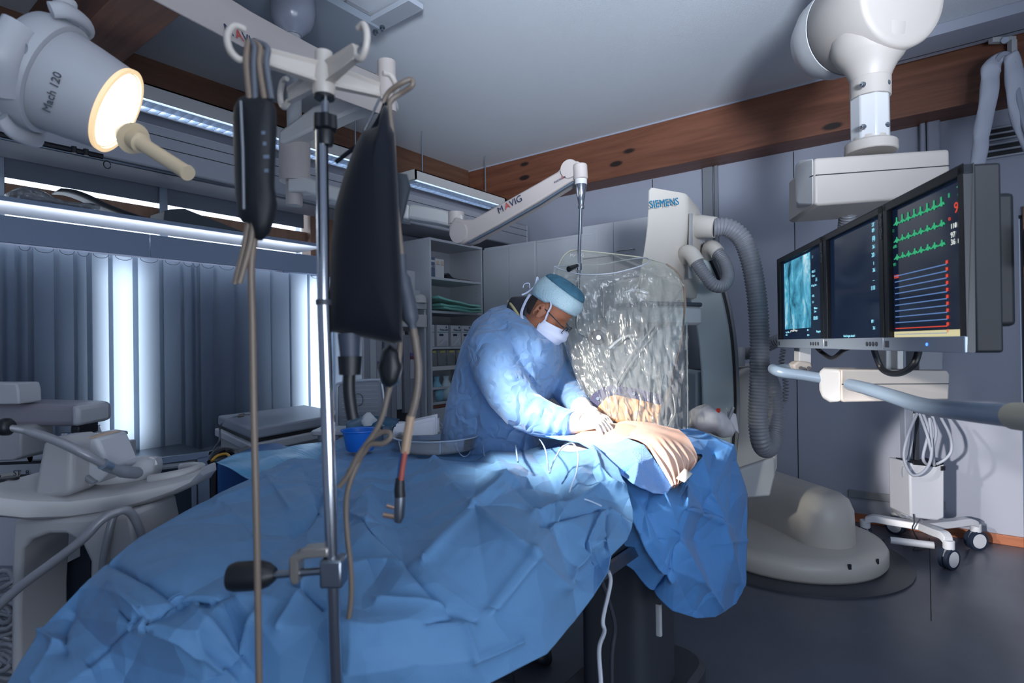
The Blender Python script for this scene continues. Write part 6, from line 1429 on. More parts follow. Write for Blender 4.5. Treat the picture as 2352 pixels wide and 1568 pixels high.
# low cabinet behind it with drawers
dc = thing('drawer_cabinet', at(40, 1090, 2.3), 'white drawer cabinet with a label strip, behind the console at the left edge', 'cabinet')
MB().prism([at(x, y, 2.25) for x, y in ((-60, 1060), (140, 1052), (140, 1300), (-60, 1300))], FW * .45).build('cabinet_body', M_cabwhite, dc, smooth=0, bevel=.004)
for y0, y1 in ((1074, 1098), (1104, 1128), (1136, 1160)):
    df_ = MB().prism([at(-60, y0 - 4, 2.243), at(138, y0 - 12, 2.243), at(138, y1 - 12, 2.243), at(-60, y1 - 4, 2.243)], FW * .01).build('drawer', M_lightgrey, dc, smooth=0, bevel=.002)
    MB().prism([at(-60, y0 - 10, 2.242), at(138, y0 - 18, 2.242), at(138, y0 - 12, 2.242), at(-60, y0 - 4, 2.242)], FW * .012).build('drawer_gap', M_black, df_, smooth=0)
MB().prism([at(2, 1088, 2.2405), at(46, 1082, 2.2405), at(46, 1092, 2.2405), at(2, 1100, 2.2405)], FW * .004).build('label_strip', mat('label_paper', 'c9c2b4', .7), dc, smooth=0)
text('ST  8.', .03, at(30, 1092, 2.239), RH, UP, M_text, dc, 'lettering', .001)
# things standing on it
tag(MB().loft([ring(at(240, 1010, 2.35) + UP * z, (0, 0, 1) if False else (1, 0, 0), .001, .001, 4) for z in (0, .001)]).build('tin', M_white), None) if False else None
cn = thing('canister', at(238, 1060, 2.3), 'blue and silver canister with a folded plastic cap beside the console', 'canister')
MB().cyl(at(240, 1065, 2.28), at(240, 1000, 2.28), .040, .038, 28).build('canister_body', mat('canister_blue', '5f86b8', .3, .3), cn, smooth=50)
MB().prism([at(x, y, 2.24) for x, y in ((214, 1006), (230, 992), (262, 996), (264, 1003), (240, 1008))], FW * .08).build('cap_foil', mat('foil_grey', '8c949f', .35), cn, smooth=30, bevel=.003)
MB().lathe(at(214, 993, 2.3), [(.028, 0), (.022, .022), (.020, .024), (.024, .026), (.023, .030), (.001, .031)], n=24).build('lid', mat('lid_white', 'b8bfca', .35), cn, smooth=40)
tag(MB().lathe(at(152, 1008, 2.0), [(.018, 0), (.018, .016), (.016, .018), (.016, .022), (.001, .023)], n=20).build('metal_cup', M_chrome, smooth=40), 'small shiny metal cup behind the console wedge', 'cup')
tag(MB().prism([at(x, y, 2.22) for x, y in ((70, 1024), (84, 1018), (100, 1024), (96, 1040), (72, 1038))], FW * .05).build('blue_wrap', mat('wrap_blue', '2a70d0', .5), smooth=30, bevel=.006), 'small bright blue wrapped pack on the white drawer cabinet', 'pack')
tag(MB().loft([ring(at(68, 1052, 2.22) + UP * z, (1, 0, 0), rx, .001 + rx * .5, 20) for z, rx in ((0, .03), (.01, .045), (.018, .04), (.022, .02))]).build('folded_cloth', mat('cloth_white', 'b7b4b4', .8), smooth=60), 'pale folded cloth heap beside the blue wrapped pack', 'cloth')
# stainless steel trolley
M_ss = mat('stainless_table', '8b96a3', .28, .95)
tr_ = thing('steel_trolley', at(380, 1150, 2.45), 'stainless steel trolley with open frame behind the console tip', 'trolley')
A_, B_, C_, D_ = onz(258, 1062, .78), onz(478, 1042, .78), onz(428, 1012, .78), onz(262, 1030, .78)
MB().prism([onz(266, 1062, .79), onz(480, 1036, .79), onz(400, 1014, .79), onz(262, 1030, .79)], UP * -.012).build('table_top', M_ss, tr_, smooth=0, bevel=.002)
slab([(255, 1066), (480, 1036), (480, 1052), (255, 1082)], 2.28, .03, 'front_rail', M_ss, tr_, .003)
slab([(452, 1050), (481, 1044), (484, 1200), (456, 1200)], 2.28, .04, 'leg', M_ss, tr_, .003)
slab([(438, 1060), (452, 1058), (452, 1200), (440, 1200)], 2.31, .02, 'inner_frame', M_steel, tr_, .002)
slab([(270, 1076), (448, 1058), (448, 1066), (272, 1086)], 2.29, .03, 'drawer_pull', M_lightgrey, tr_, .002)
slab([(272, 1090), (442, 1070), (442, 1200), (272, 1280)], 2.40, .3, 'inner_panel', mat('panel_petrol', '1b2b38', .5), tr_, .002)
slab([(255, 1080), (270, 1078), (270, 1330), (255, 1330)], 2.28, .04, 'leg', M_ss, tr_, .003)
# dark cabinet sides seen under the console
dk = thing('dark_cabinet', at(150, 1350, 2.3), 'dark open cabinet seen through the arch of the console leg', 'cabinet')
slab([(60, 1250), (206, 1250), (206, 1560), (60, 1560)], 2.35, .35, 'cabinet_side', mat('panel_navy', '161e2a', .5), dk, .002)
slab([(120, 1230), (135, 1230), (135, 1560), (120, 1560)], 2.3, .03, 'cabinet_edge', M_ss, dk, .002)
# white appliance trolley with the lid
wt = thing('appliance_trolley', at(640, 1040, 2.8), 'white appliance with a flat grey lid on a white trolley below the blinds', 'medical device')
T4 = [onz(500, 955, .95), onz(578, 985, .95), onz(800, 948, .95), onz(700, 930, .95)]
def layer(P, z0, z1, g_=0, name='', m=None, bev=.01):
    c = sum(P, V()) / 4; Q = [c + (p - c) * (1 + g_) for p in P]
    return MB().prism([V((p.x, p.y, z0)) for p in Q], UP * (z1 - z0)).build(name, m, wt, smooth=30, bevel=bev, seg=3)
layer(T4, .895, .952, 0, 'lid', mat('lid_grey', '8e95a1', .45), .012)
layer(T4, .875, .896, -.03, 'dark_gap', M_black, .002)
layer(T4, .83, .876, .05, 'deck', M_cabwhite, .008)
layer(T4, .30, .831, -.04, 'cabinet_body', mat('appliance_white', 'b4bab9', .4), .008)
c = sum(T4, V()) / 4; fdir = (T4[2] - T4[1]).normalized(); fn = fdir.cross(UP)
if fn.dot(EYE - c) < 0: fn = -fn
fp = c + (T4[1] - c) * .97
for z in (.80, .745): MB().box(fp + fdir * .42 + UP * (z - fp.z - .0) + fn * .006, (.80, .02, .022), math.atan2(fdir.y, fdir.x)).build('front_ledge', M_cabwhite, wt, bevel=.006)
for o_, w_, s_, m_ in ((.09, .13, 'aubele', 'label_blue'), (.04, .04, 'fi', 'label_silver')):
    lb = fp + fdir * o_ + UP * (.812 - fp.z) + fn * .018
    MB().box(lb + fdir * w_ / 2, (w_ * .92, .002, .034), math.atan2(fdir.y, fdir.x)).build('maker_label', mat(m_, '8fb0d6' if 'b' in m_[6:] and 'blue' in m_ else '9a9fa6', .5), wt)
    text(s_, .030, lb + UP * -.008 + fn * .0016 + fdir * .008, fdir, UP, mat('print_blue', '1c4f9a', .6), wt, 'lettering', .001)
for dx, dz in ((.0, 0), (.03, 0), (0, -.03), (.03, -.03)):
    s4 = T4[0].lerp(T4[1], .45); MB().cyl(s4 + (T4[1] - T4[0]).normalized() * dx + UP * (.79 + dz - s4.z) - (T4[2] - T4[1]).normalized() * -.03, s4 + (T4[1] - T4[0]).normalized() * dx + UP * (.79 + dz - s4.z), .003, n=8).build('screw', M_dkgrey, wt)
MB().tube(bez([onz(575, 952, .955), onz(545, 955, .958), at(515, 968, 2.62), at(505, 985, 2.60), at(504, 1010, 2.58), at(492, 1030, 2.58), at(480, 1050, 2.55)], 6), .004, 8).build('mains_cable', M_tubeg, wt)
tag(MB().prism([onz(548, 953, .953), onz(562, 950, .953), onz(560, 957, .953), onz(546, 959, .953)], UP * .006).build('small_pad', mat('pad_taupe', '57524c', .7), smooth=0), 'small dark pad lying on the grey lid of the white appliance', 'pad')
# dark blue bin with a pale blue sheet over it, yellow loop
bn = thing('waste_bin', at(540, 1130, 2.2), 'dark blue bin bag in a stand below the white appliance', 'bin')
slab([(494, 1058), (550, 1052), (640, 1080), (640, 1250), (496, 1250)], 2.15, .35, 'bag', mat('bag_blue', '0f4f8e', .5, bump=.3, bscale=14), bn, .02)
MB().tube(bez([at(484, 1062, 2.2), at(496, 1040, 2.25), at(516, 1034, 2.3), at(540, 1040, 2.3), at(552, 1050, 2.25)], 5), .014, 10).build('bin_rim', M_black, bn)
MB().tube(bez([at(486, 1058, 2.17), at(500, 1046, 2.2), at(520, 1042, 2.2), at(528, 1050, 2.17)], 5), .005, 8).build('yellow_band', mat('band_yellow', 'b98a2a', .5), bn)
slab([(482, 1055), (496, 1060), (497, 1250), (484, 1250)], 2.18, .3, 'bin_frame', M_black, bn, .004)
sh_ = [[(497, 1062, 2.10), (540, 1043, 2.16), (600, 1035, 2.24), (690, 1022, 2.36), (760, 1012, 2.45)], [(520, 1072, 2.04), (570, 1068, 2.06), (640, 1052, 2.15), (710, 1035, 2.27), (770, 1022, 2.4)], [(565, 1096, 1.98), (610, 1090, 2.0), (660, 1072, 2.08), (720, 1050, 2.2), (780, 1032, 2.35)], [(600, 1105, 1.95), (640, 1094, 1.98), (680, 1080, 2.05), (730, 1060, 2.18), (790, 1040, 2.33)]]
G = curve_rows(sh_, 8, 8)
for r in G:
    for p in r: p.z += .006 * noise.noise(p * 14)
ws = MB().sheet(G).build('plastic_sheet', mat('sheet_pale_blue', '5c9cc4', .3, bump=.3, bscale=30, stretch=(3, .5, 1)), smooth=70, solid=.002)
tag(ws, 'shiny pale blue plastic sheet lying between the big drape and the white appliance', 'plastic sheet')
# ---------------------------------------------------------------- catheter cabinet and open shelf in the corner
def shelf_unit(name, label, x0, x1, y0, y1, z0, z1, shelves, m, tcat='shelf unit', th=.02, left=True):
    g = thing(name, ((x0 + x1) / 2, (y0 + y1) / 2, z0), label, tcat)
    for xx in (x0, x1 - th): MB().box2((xx, y0, z0), (xx + th, y1, z1)).build('side_panel', m, g, bevel=.002)
    MB().box2((x0 + th, y1 - .01, z0), (x1 - th, y1, z1)).build('back_panel', m, g)
    MB().box2((x0, y0, z1), (x1, y1, z1 + th)).build('top_panel', m, g, bevel=.002)
    for z in shelves: MB().box2((x0 + th, y0 + .002, z - th), (x1 - th, y1 - .01, z)).build('shelf', M_cabwhite, g, bevel=.002)
    return g
SX0, SX1, SY0, SY1 = 3.18, 3.83, 3.23, 3.62
su = shelf_unit('open_shelf', 'tall white open shelf unit filled with boxes in the corner behind the operator', SX0, SX1, SY0, SY1, .0, 2.195, (1.905, 1.635, 1.345, 1.02, .90), M_cabwhite)
for j in range(40):
    z = .95 + j * .031
    if j % 9 == 8: continue
    MB().cyl((SX1 - .0205, SY0 + .06, z), (SX1 - .0195, SY0 + .06, z), .0028, n=6).build('peg_hole', M_joint, su) if j < 30 else None
MB().box2((SX0 + .02, SY0 + .01, .855), (SX1 - .02, SY1, .885)).build('counter_edge', mat('counter_wood', '7a4a38', .5), su)
MB().box2((SX0 + .02, SY0 + .012, .1), (SX1 - .02, SY0 + .03, .85)).build('lower_door', M_cabwhite, su)
def on_shelf(px, z, y): r = ray(px, 700); k = y / r.y; return V((r.x * k, y, z))
def carton(px0, px1, z, h, y, dep, m, label, name='carton', group=None, cat='box'):
    a, b = on_shelf(px0, z, y), on_shelf(px1, z, y)
    g = thing(name, ((a.x + b.x) / 2, y + dep / 2, z), label, cat, group)
    MB().box2((a.x, y, z + .001), (b.x, y + dep, z + h)).build('carton_body', m, g, bevel=.002)
    return g, a, b
M_box = mat('carton_white', 'c4c4c8', .6); M_boxb = mat('carton_blue', '56657e', .6)
g, a, b = carton(987, 1001, 1.905, .165, 3.27, .2, M_boxb, 'blue and white carton at the left of the top shelf'); text('Dr.S', .03, a + V((.004, -.002, .08)), (1, 0, 0), UP, M_white, g, 'lettering', .001)
MB().box2((a.x + .003, 3.268, 2.03), (b.x - .003, 3.27, 2.045)).build('stripe', M_white, g)
g, a, b = carton(1001.5, 1021, 1.905, .155, 3.26, .2, M_box, 'white carton beside the blue one on the top shelf')
for k in (0, 1): MB().box2((a.x + .01 + .05 * k, 3.258, 2.01), (a.x + .045 + .05 * k, 3.26, 2.016)).build('stripe', mat('print_rose', 'a98a86', .6), g); MB().box2((a.x + .012 + .05 * k, 3.258, 2.02), (a.x + .04 + .05 * k, 3.26, 2.045)).build('stripe', mat('print_sand', 'c2ad95', .6), g)
p, q = on_shelf(1024, 1.906, 3.27), on_shelf(1103, 1.906, 3.30)
pr_ = bez([p + UP * .035, p + V((.06, .02, .05)), p + V((.16, .05, .02)), p.lerp(q, .62) + UP * .012, q - V((.07, 0, -.01)), q + V((-.045, 0, .05)), q + V((-.03, 0, .085))], 6)
tag(MB().sheet([[w for w in pr_], [w + V((0, .16, 0)) for w in pr_]]).build('grey_sheet', mat('sheet_grey', '4c4d55', .6), smooth=60, solid=.006), 'curled dark grey sheet on the top shelf of the corner unit', 'sheet')
# green folded cloths
M_green = cloth('cloth_green', '7fc4b4', .75, 300, .2, .2)
for k, (dz, lab) in enumerate(((0, 'lowest of the three green folded cloths on the second shelf'), (.022, 'middle one of the three green folded cloths on the second shelf'), (.044, 'topmost of the three green folded cloths, its corner sticking out to the left'))):
    a, b = on_shelf(1018 - 5 * k, 1.637 + dz, 3.2 - .01 * k), on_shelf(1103, 1.637 + dz, 3.2)
    rows = []
    for t in [i / 10 for i in range(11)]:
        w = a.lerp(b, t); u = [w + V((0, .0, .020)), w + V((0, .20, .020)), w + V((0, .2, 0)), w + V((0, -.02 + .02 * math.sin(t * 5 + k), 0))]
        up_ = .05 * (1 - t) ** 2 * (1 if k == 2 else .3) - .012 * math.exp(-((t - .62) / .12) ** 2)
        rows.append([x + UP * (up_ + .003 * noise.noise(x * 20)) + V((0, -.05 * math.exp(-((t - .62) / .2) ** 2), 0)) * (1 if i_ in (0, 3) else 0) for i_, x in enumerate(u)])
    tag(MB().loft(rows).build('folded_cloth', M_green, smooth=60, bevel=.004), lab, 'cloth', 'green folded cloths on the second shelf')
tag(MB().loft([ring(on_shelf(1000, 1.637, 3.36) + UP * z, (1, 0, 0), rx, .02 + rx * .6, 18) for z, rx in ((.04, .02), (.041, .06), (.045, .02))]).build('pale_cloth', mat('cloth_white', 'b7b4b4', .8), smooth=60), 'pale folded cloth behind the green ones on the second shelf', 'cloth')
# glove boxes
M_teal2 = mat('print_teal_line', '2f8f86', .6)
for i, (p0, p1, lab) in enumerate(((988, 997, 'cut-off white glove box at the left end of the glove box row'), (1003, 1029, 'white glove box with lettering, left one of the three whole glove boxes'), (1035, 1058, 'white glove box with lettering, middle one of the three whole glove boxes'), (1059.5, 1082, 'white glove box with lettering, right one of the three whole glove boxes'), (1089, 1103, 'white glove box partly hidden by the operator at the right end'))):
    g, a, b = carton(p0, p1, 1.346, .175, 3.25, .22, M_box, lab, 'glove_box', 'glove boxes in a row on the third shelf')
    MB().box2((a.x + .004, 3.2475, 1.346 + .115), (b.x - .004, 3.25, 1.346 + .119)).build('stripe', M_teal2, g)
    if p1 - p0 > 15:
        text('Peha-taft', .0265, a + V((.030, -.003, .128)), (1, 0, 0), UP, mat('print_navy', '28456e', .6), g, 'lettering', .001)
        MB().lathe(a + V(((b.x - a.x) * .80, -.002, .158)), [(.008, 0), (.008, .001)], (0, -1, 0), 14).build('emblem', mat('print_navy', '28456e', .6), g)
        for k in range(7): MB().box2((a.x + .025 + .007 * k, 3.2475, 1.346 + .085), (a.x + .029 + .007 * k, 3.25, 1.346 + .103)).build('bar_code', M_text, g)
        MB().sheet([[a + V((.02 + (b.x - a.x - .04) * u, -.004 - .03 * math.sin(v * 1.6) * math.sin(math.pi * u), .004 + .06 * v * math.sin(math.pi * u) + .008 * v)) for u in [k / 6 for k in range(7)]] for v in [k / 4 for k in range(5)]]).build('protruding_glove', mat('glove_tissue', 'cfd0d6', .7), g, smooth=70)
# clear drawers
M_clear = film('drawer_clear', (.88, .9, .88), .05, .08, .18, .2, 20)
for i, (p0, p1, lab, mc_) in enumerate(((988, 1003, 'leftmost clear drawer below the glove boxes, holding a white bag', 'cbc9c4'), (1005, 1024, 'clear drawer with paper labels, second from the left below the glove boxes', 'c7b8a6'), (1026, 1045, 'clear drawer with a white pack and yellow tag below the glove boxes', 'd2d4d2'), (1047, 1070, 'clear drawer with green packs, nearest to the operator', '8fb7b0'))):
    a, b = on_shelf(p0, 1.19, 3.245), on_shelf(p1, 1.19, 3.245)
    g = thing('clear_bin', ((a.x + b.x) / 2, 3.35, 1.19), lab, 'bin', 'clear drawers below the glove boxes')
    MB().box2((a.x, 3.245, 1.19), (b.x, 3.45, 1.318)).build('drawer_body', M_clear, g, bevel=.004)
    MB().box2((a.x + .02, 3.242, 1.295), (b.x - .02, 3.246, 1.312)).build('label_tag', mat('tag_yellow', 'b9b067', .6), g)
    tag(MB().loft([ring(((a.x + b.x) / 2, 3.35, 1.192 + z), (0, 1, 0), (b.x - a.x) * w, .02 + .05 * w, 14) for z, w in ((.03, .30), (.035, .40), (.045, .38), (.06, .2))]).build('packed_supplies', mat('supplies_' + mc_, mc_, .6), smooth=60), 'packed supplies inside the ' + lab.split(',')[0].split(' with')[0].replace('leftmost clear drawer below the glove boxes', 'leftmost clear drawer') + (' with labels' if i == 1 else ' with yellow tag' if i == 2 else ' next to the operator' if i == 3 else ''), 'supplies')
MB().box2((SX0 + .02, SY0 + .004, 1.155), (SX1 - .02, SY0 + .02, 1.188)).build('white_fascia', M_white, su)
# bags at the bottom compartment
for p0, y, z, s, c_, lab in ((1000, 3.3, .902, .055, '7fb4c8', 'teal and blue bag at the left of the bottom compartment'), (1022, 3.28, .902, .06, 'b6c7cc', 'white plastic bag in the middle of the bottom compartment'), (1046, 3.3, .902, .055, '6fb4d6', 'light blue bag beside the operator in the bottom compartment')):
    c = on_shelf(p0, z, y)
    L = [[c + V((math.cos(a) * s * w * (1 + .2 * math.sin(3 * a + zz * 30)), math.sin(a) * s * w, zz)) for a in [k * 2 * math.pi / 18 for k in range(18)]] for zz, w in ((0, .8), (.03, 1.15), (.09, 1.0), (.13, .7), (.17, .35), (.20, .5))]
    tag(MB().loft(L).build('supply_bag', mat('supply_' + c_, c_, .5, bump=.2, bscale=20), smooth=60), lab, 'bag', 'bags in the bottom compartment')
for k in range(6):
    a = on_shelf(989, .903 + .017 * k, 3.26); tag(MB().box2((a.x, 3.26, .903 + .017 * k), (a.x + .045, 3.45, .918 + .017 * k)).build('folded_towel', mat('towel_grey', '857f84', .8), bevel=.003), 'small grey folded towel in the stack at the left of the bottom compartment', 'towel', 'grey folded towels stacked in the bottom compartment')
# tall cupboards on the back wall side
cu = thing('tall_cupboard', (4.2, 2.93, 0), 'tall grey white two-door cupboard to the right of the open corner shelf', 'cupboard')
MB().box2((3.85, 2.665, 0), (4.45, 3.225, 2.21)).build('cupboard_body', M_cabwhite, cu, bevel=.002)
for y0, y1 in ((2.668, 2.937), (2.941, 3.222)):
    MB().box2((3.83, y0, .1), (3.85, y1, 2.19)).build('door', M_cabwhite, cu, bevel=.002)
MB().box2((3.826, 2.89, 1.40), (3.83, 2.92, 1.405)).build('key_slot', M_midgrey, cu)
cu = shelf_unit('open_cupboard', 'open doorless cupboard bay between the tall cupboard and the wall cupboards', 3.85, 4.45, 2.10, 2.66, 0, 2.19, (1.55, 1.15, .8), M_cabwhite)
# ================================================================ things on the drape and in the back left corner
def on_top(px, py, lift=0): p = hit(px, py); return p + UP * lift
# bowl
c = onz(827, 1033, .948); 
M_bowl = mat('bowl_blue', '1f6fd0', .35)
bw = MB().lathe(c, [(.001, 0), (.050, 0), (.053, .004), (.066, .074), (.074, .077), (.074, .082), (.064, .079), (.050, .010), (.001, .008)], n=40).build('bowl', M_bowl, smooth=40)
tag(bw, 'bright blue plastic bowl standing on the big drape beside the infusion pole', 'bowl')
# clear basin
c = onz(1003, 1030, .945)
M_basin = film('basin_clear', (.97, .98, 1), .03, .08, .2, 0)
bs_ = thing('basin', c, 'large round clear plastic basin with thin tubing on the big drape', 'basin')
MB().lathe(c, [(.001, .002), (.150, .002), (.158, .006), (.166, .052), (.178, .054), (.178, .058), (.163, .056), (.154, .010), (.001, .006)], n=56).build('basin_body', M_basin, bs_, smooth=40)
MB().tube([c + V((math.cos(a) * .175, math.sin(a) * .175, .056)) for a in [k * math.pi / 28 for k in range(57)]], .0026, 6).build('rim', mat('rim_clear', 'b9c9e0', .2), bs_)
for a in (.6, 1.7, 2.9, 4.0, 5.2): MB().tube([c + V((math.cos(a) * .158, math.sin(a) * .158, .008)), c + V((math.cos(a) * .168, math.sin(a) * .168, .052))], .0022, 6).build('rib', mat('rim_clear', 'b9c9e0', .2), bs_)
# thin clear tubing in loops
M_tubec = mat('tubing_clear', 'a9bdd6', .18, spec=.8)
tp_ = []
for x, y, l in ((960, 1012, .02), (985, 1000, .05), (1010, 995, .055), (1030, 1012, .02), (1046, 1040, .03), (1052, 1020, .06), (1075, 1012, .07), (1082, 1040, .02), (1066, 1052, .006), (1050, 1045, .03), (1060, 1022, .05), (1095, 1012, .06), (1125, 1030, .03), (1132, 1058, .006), (1112, 1055, .02), (1118, 1030, .05), (1155, 1018, .06), (1182, 1035, .03), (1190, 1066, .006), (1186, 1050, .04), (1200, 1032, .05), (1232, 1032, .05), (1252, 1055, .03), (1261, 1090, .006), (1270, 1082, .02), (1290, 1064, .04), (1315, 1060, .05), (1328, 1075, .04), (1325, 1110, .03), (1308, 1140, .006), (1330, 1150, .008), (1355, 1158, .008), (1382, 1170, .008)): tp_.append(on_top(x, y, l))
tag(MB().tube(bez(tp_, 8), .0021, 8).build('clear_tubing', M_tubec, smooth=60), 'thin clear tubing looping from the basin across the big drape', 'tubing')
# gauze stacks
M_gauze = cloth('gauze_white', 'd6d7de', .85, 400, .1, .2)
for x0, x1, y0, y1, d, n, lab in ((903, 938, 966, 1000, 2.34, 7, 'left shorter stack of white gauze swabs behind the clear basin'), (940, 1000, 958, 1000, 2.32, 9, 'right taller fanned stack of white gauze swabs behind the clear basin')):
    b = MB(); w = (x1 - x0) / 1301 * d; h = (y1 - y0) / 1301 * d; base = at(x0, y1, d)
    for k in range(n):
        o_ = base + FW * (.012 * k) + RH * .003 * ((k * 7) % 5 - 2)
        hh = h * (.72 + .28 * ((k * 5) % 7) / 7)
        b.prism([o_, o_ + RH * w, o_ + RH * (w * 1.0) + UP * hh * (1.1 if x1 > 990 else .9), o_ + RH * .01 + UP * hh * .8], FW * .007)
    tag(b.build('gauze_stack', M_gauze, smooth=0, bevel=.002), lab, 'gauze')
c = onz(891, 1010, .948)
cu_ = MB().lathe(c, [(.001, .001), (.024, .001), (.031, .060), (.034, .062), (.031, .063), (.023, .004), (.001, .003)], n=28).build('clear_cup', film('cup_clear', (.9, .93, .96), .08, .06, .10, 0), smooth=40)
tag(cu_, 'small clear plastic cup between the blue bowl and the gauze', 'cup')
# teal wrap with tissue behind the bowl
G = curve_rows([[(795, 985, 2.55), (850, 984, 2.5), (922, 984, 2.45)], [(798, 968, 2.6), (850, 965, 2.56), (915, 970, 2.5)], [(815, 958, 2.68), (860, 956, 2.64), (918, 962, 2.6)]], 6, 5)
for r in G:
    for p in r: p.z += .012 * noise.noise(p * 18)
tag(MB().sheet(G).build('teal_wrap', mat('wrap_teal', '0f5070', .4, bump=.3, bscale=25), smooth=60, solid=.004), 'dark teal wrapping sheet lying behind the blue bowl', 'wrap')
L = [ring(at(846, 975 - 27 * t, 2.55), (.3, .1, 1), r, r * .7, 14) for t, r in ((0, .035), (.3, .038), (.6, .030), (.85, .02), (1, .006))]
L = [[c + (RH * math.cos(a) + FW * math.sin(a)) * r * (1 + .25 * math.sin(3 * a + t * 5)) for a in [k * math.pi / 9 for k in range(18)]] for c, r, t in [(at(847, 975 - 28 * t, 2.54), r, t) for t, r in ((0, .036), (.35, .034), (.7, .024), (1, .008))]]
tag(MB().loft(L).build('tissue', mat('tissue_white', 'b8bcc0', .8, bump=.3, bscale=30), smooth=60), 'crumpled white tissue on top of the teal wrap', 'tissue')
# translucent rack standing on the appliance trolley
rk = thing('clear_rack', at(825, 975, 2.95), 'translucent grey plastic rack standing right of the infusion pole', 'rack')
fr = [(776, 978), (775, 890), (782, 879), (865, 873), (876, 880), (886, 978)]
MB().prism([at(x, y, 2.95) for x, y in fr], FW * .02).build('rack_panel', mat('rack_grey', '868b94', .35), rk, smooth=0, bevel=.006)
MB().tube(bez([at(x, y, 2.94) for x, y in [(774, 978), (774, 900), (782, 879), (866, 872), (877, 882), (888, 978)]], 5), .007, 8).build('rack_frame', mat('rack_rim', 'a7adb8', .25), rk)
for k in range(9): MB().tube([at(786, 888 + 9.5 * k, 2.945), at(868, 885 + 9.8 * k, 2.945)], .0012, 4).build('rack_rib', M_lightgrey, rk)
MB().tube([at(823 + 11 * math.cos(a), 918 + 14 * math.sin(a), 2.943) for a in [k * math.pi / 10 for k in range(21)]], .0016, 5).build('rack_ring', M_dkgrey, rk)
MB().tube(bez([at(814, 925, 2.9), at(822, 945, 2.88), at(815, 970, 2.86), at(806, 985, 2.85)], 5), .004, 6).build('rack_strap', M_chrome, rk)
a_ = at(770, 978, 2.95); zt_ = a_.z - .008
st_ = thing('side_table', (a_.x + .2, a_.y + .0, 0), 'small white side table below the translucent rack', 'table')
ct0 = at(828, 978, 3.0); MB().rbox((ct0.x, ct0.y, zt_ - .012), (.42, .34, .024), .03, math.atan2(RH.y, RH.x)).build('table_top', M_cabwhite, st_)
for u_, v_ in ((-.17, -.13), (.17, -.13), (-.17, .13), (.17, .13)): MB().cyl(V((ct0.x, ct0.y, 0)) + RH * u_ + FW * v_, V((ct0.x, ct0.y, zt_ - .024)) + RH * u_ + FW * v_, .012, n=12).build('leg', M_alu, st_)
# catheter cabinet with hanging packs
CX0, CX1, CY = 2.55, 3.165, 3.28
cc_ = thing('catheter_cabinet', (2.86, 3.45, 0), 'grey open cabinet full of hanging catheter packs left of the open shelf', 'cabinet')
MB().box2((CX1 - .02, CY - .02, 0), (CX1, 3.7, 1.69)).build('side_panel', M_cabwhite, cc_, bevel=.002)
for j in range(26): MB().cyl((CX1 - .0205, CY + .03, .78 + .033 * j), (CX1 - .019, CY + .03, .78 + .033 * j), .0028, n=6).build('peg_hole', M_joint, cc_)
MB().box2((CX0, CY, 0), (CX0 + .02, 3.7, 1.69)).build('side_panel', M_cabwhite, cc_)
MB().box2((CX0, 3.68, 0), (CX1, 3.7, 1.69)).build('back_panel', M_midgrey, cc_)
MB().box2((CX0, CY - .03, 1.64), (CX1, 3.7, 1.69)).build('top_panel', M_cabwhite, cc_, bevel=.006)
MB().box2((CX0, CY - .03, 1.50), (CX1, CY, 1.60)).build('fascia', M_white, cc_, bevel=.004)
MB().cyl((CX0, CY + .1, 1.46), (CX1, CY + .1, 1.46), .008).build('hanging_rod', M_steel, cc_)
MB().box2((CX0 + .02, CY, .02), (CX1 - .02, 3.68, .72)).build('lower_box', M_cabwhite, cc_)
names = ['leftmost', 'second', 'third', 'fourth', 'fifth', 'sixth', 'seventh', 'eighth', 'rightmost']
cols = ['8a8d97', 'b0b6ba', '9b9aa3', '7d8089', '8c8f98', 'a9acb4', '85878f', '8d909a', '9fa2ab']
for k in range(9):
    x = CX0 + .03 + k * .063; z0 = .78 + .03 * ((k * 3) % 4); z1 = 1.44
    has = {2: 'with a purple and wine label', 7: 'with a violet label and dark bar'}.get(k)
    lab = '%s hanging catheter pack in the grey cabinet%s' % (names[k], ', ' + has if has else ', counted from the left')
    g = thing('catheter_pack', (x + .028, CY + .04, z0), lab, 'catheter pack', 'catheter packs hanging in the grey cabinet')
    MB().box2((x, CY + .01 + .01 * (k % 3), z0), (x + .054, CY + .05 + .01 * (k % 3), z1)).build('pack', mat('pack_' + cols[k], cols[k], .3, bump=.15, bscale=30), g, bevel=.004)
    MB().box2((x + .02, CY + .04, z1), (x + .034, CY + .06, z1 + .03)).build('hang_tab', M_lightgrey, g)
    if has:
        y_ = CY + .008 + .01 * (k % 3); zt = 1.245 if k == 2 else 1.30
        MB().box2((x + .004, y_ - .002, zt - .20), (x + .050, y_ + .002, zt)).build('label', mat('label_white', 'b7b5bd', .6), g)
        MB().box2((x + .004, y_ - .004, zt - .025), (x + .050, y_ + .001, zt)).build('label_band', mat('label_violet', '6a5a9a', .6), g)
        MB().box2((x + .004, y_ - .004, zt - .05), (x + .050, y_ + .001, zt - .026)).build('label_band', mat('label_wine', '6e3a50', .6), g)
        if k == 2: text('5F', .02, (x + .016, y_ - .004, zt - .075), (1, 0, 0), UP, M_text, g, 'lettering', .001)
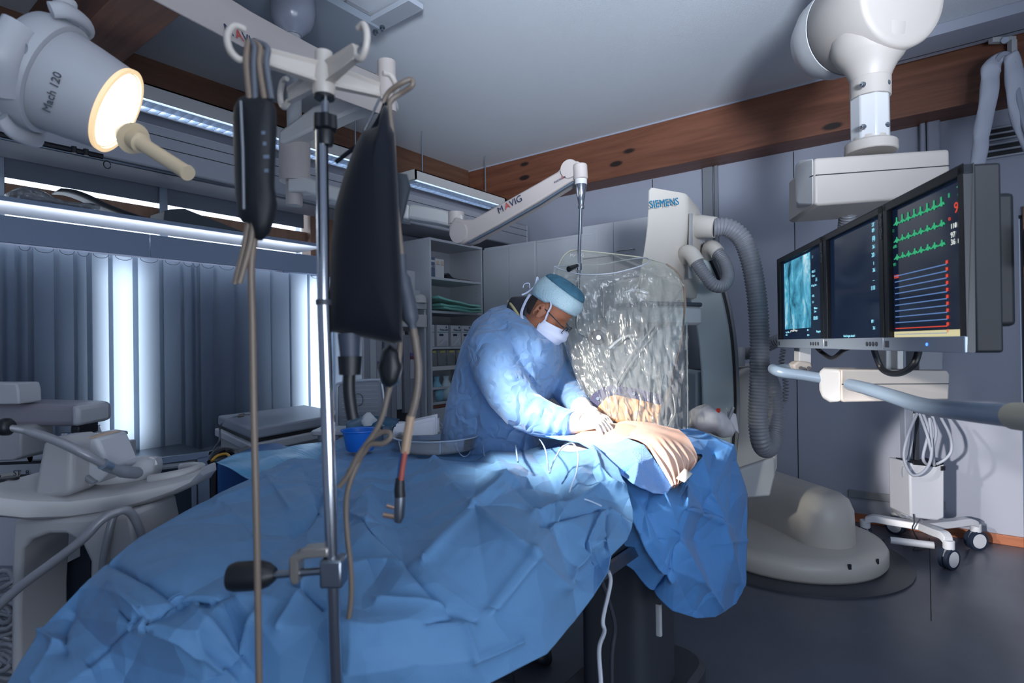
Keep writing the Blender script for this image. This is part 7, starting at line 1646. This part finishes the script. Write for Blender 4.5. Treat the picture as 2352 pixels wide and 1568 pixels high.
# boxes on top of the catheter cabinet
def obox(px0, px1, y, dep, z0, z1, label, m, name='storage_box', cat='box', group=None):
    a, b = ony(px0, 660, y), ony(px1, 660, y)
    return tag(MB().box2((a.x, y, z0), (b.x, y + dep, z1)).build(name, m, bevel=.004), label, cat, group)
obox(934, 969, 3.40, .25, 1.80, 1.96, 'upper white box stacked on the grey catheter cabinet', M_box)
obox(928, 977, 3.34, .30, 1.691, 1.799, 'lower white box under the upper one on the grey catheter cabinet', M_cabwhite)
tag(MB().lathe((3.10, 3.26, 1.691), [(.05, 0), (.05, .03), (.04, .055), (.02, .066), (.001, .068)], n=28).build('domed_lid', M_white, smooth=50), 'small white domed lid at the front edge of the catheter cabinet', 'lid')
# wall cupboards above the worktop
wc = thing('wall_cupboard', (4.1, 1.7, 1.72), 'pale wall cupboard with two doors and bar handles behind the clear screen', 'cupboard')
ya, yb, yc = onx(1338, 560, 3.86).y, onx(1408.5, 560, 3.86).y, onx(1500, 560, 3.86).y
zt = onx(1408, 510, 3.86).z; zb = onx(1408, 640, 3.86).z
MB().box2((3.88, yc, zb), (4.4, ya, zt)).build('cupboard_body', M_cabwhite, wc)
for y0, y1 in ((yb + .002, ya), (yc, yb - .002)):
    MB().box2((3.86, y0, zb), (3.88, y1, zt)).build('door', M_cabwhite, wc, bevel=.002)
for px_, pz in (((1418, 1455), 577), ((1340, 1400), 594)):
    p, q = onx(px_[0], pz, 3.84), onx(px_[1], pz - 6, 3.84); zz = (p.z + q.z) / 2
    MB().tube([(3.86, p.y, zz), (3.835, p.y, zz), (3.835, q.y, zz), (3.86, q.y, zz)], .005, 8).build('bar_handle', M_chrome, wc)
MB().box2((3.88, yc, zt), (XB, ya, zt + .004)).build('top_panel', M_cabwhite, wc)
MB().box2((4.0, 1.3, 0), (4.45, 2.09, .9)).build('base_unit', M_cabwhite, wc)
b_ = onx(1243, 578, 3.84); MB().box2((4.0, 2.640, b_.z - .05), (4.03, 2.66, b_.z + .05)).build('hinge', M_dkgrey, wc)
# crumpled clear bag in the open cupboard bay
q = onx(1252, 645, 3.9); L = [[V((q.x + .1, q.y - .02, 1.551 + z)) + V((math.cos(a) * .10, math.sin(a) * .17, 0)) * w * (1 + .2 * noise.noise(V((math.cos(a) * 2, math.sin(a) * 2, z * 20)))) for a in [k * math.pi / 10 for k in range(20)]] for z, w in ((0, .9), (.05, 1.1), (.10, .7), (.13, .3))]
tag(MB().loft(L).build('clear_bag', film('bag_clear', (.8, .83, .86), .12, .15, .15, 1.0, 30), smooth=80), 'crumpled clear plastic bag on the shelf of the open cupboard bay', 'bag')
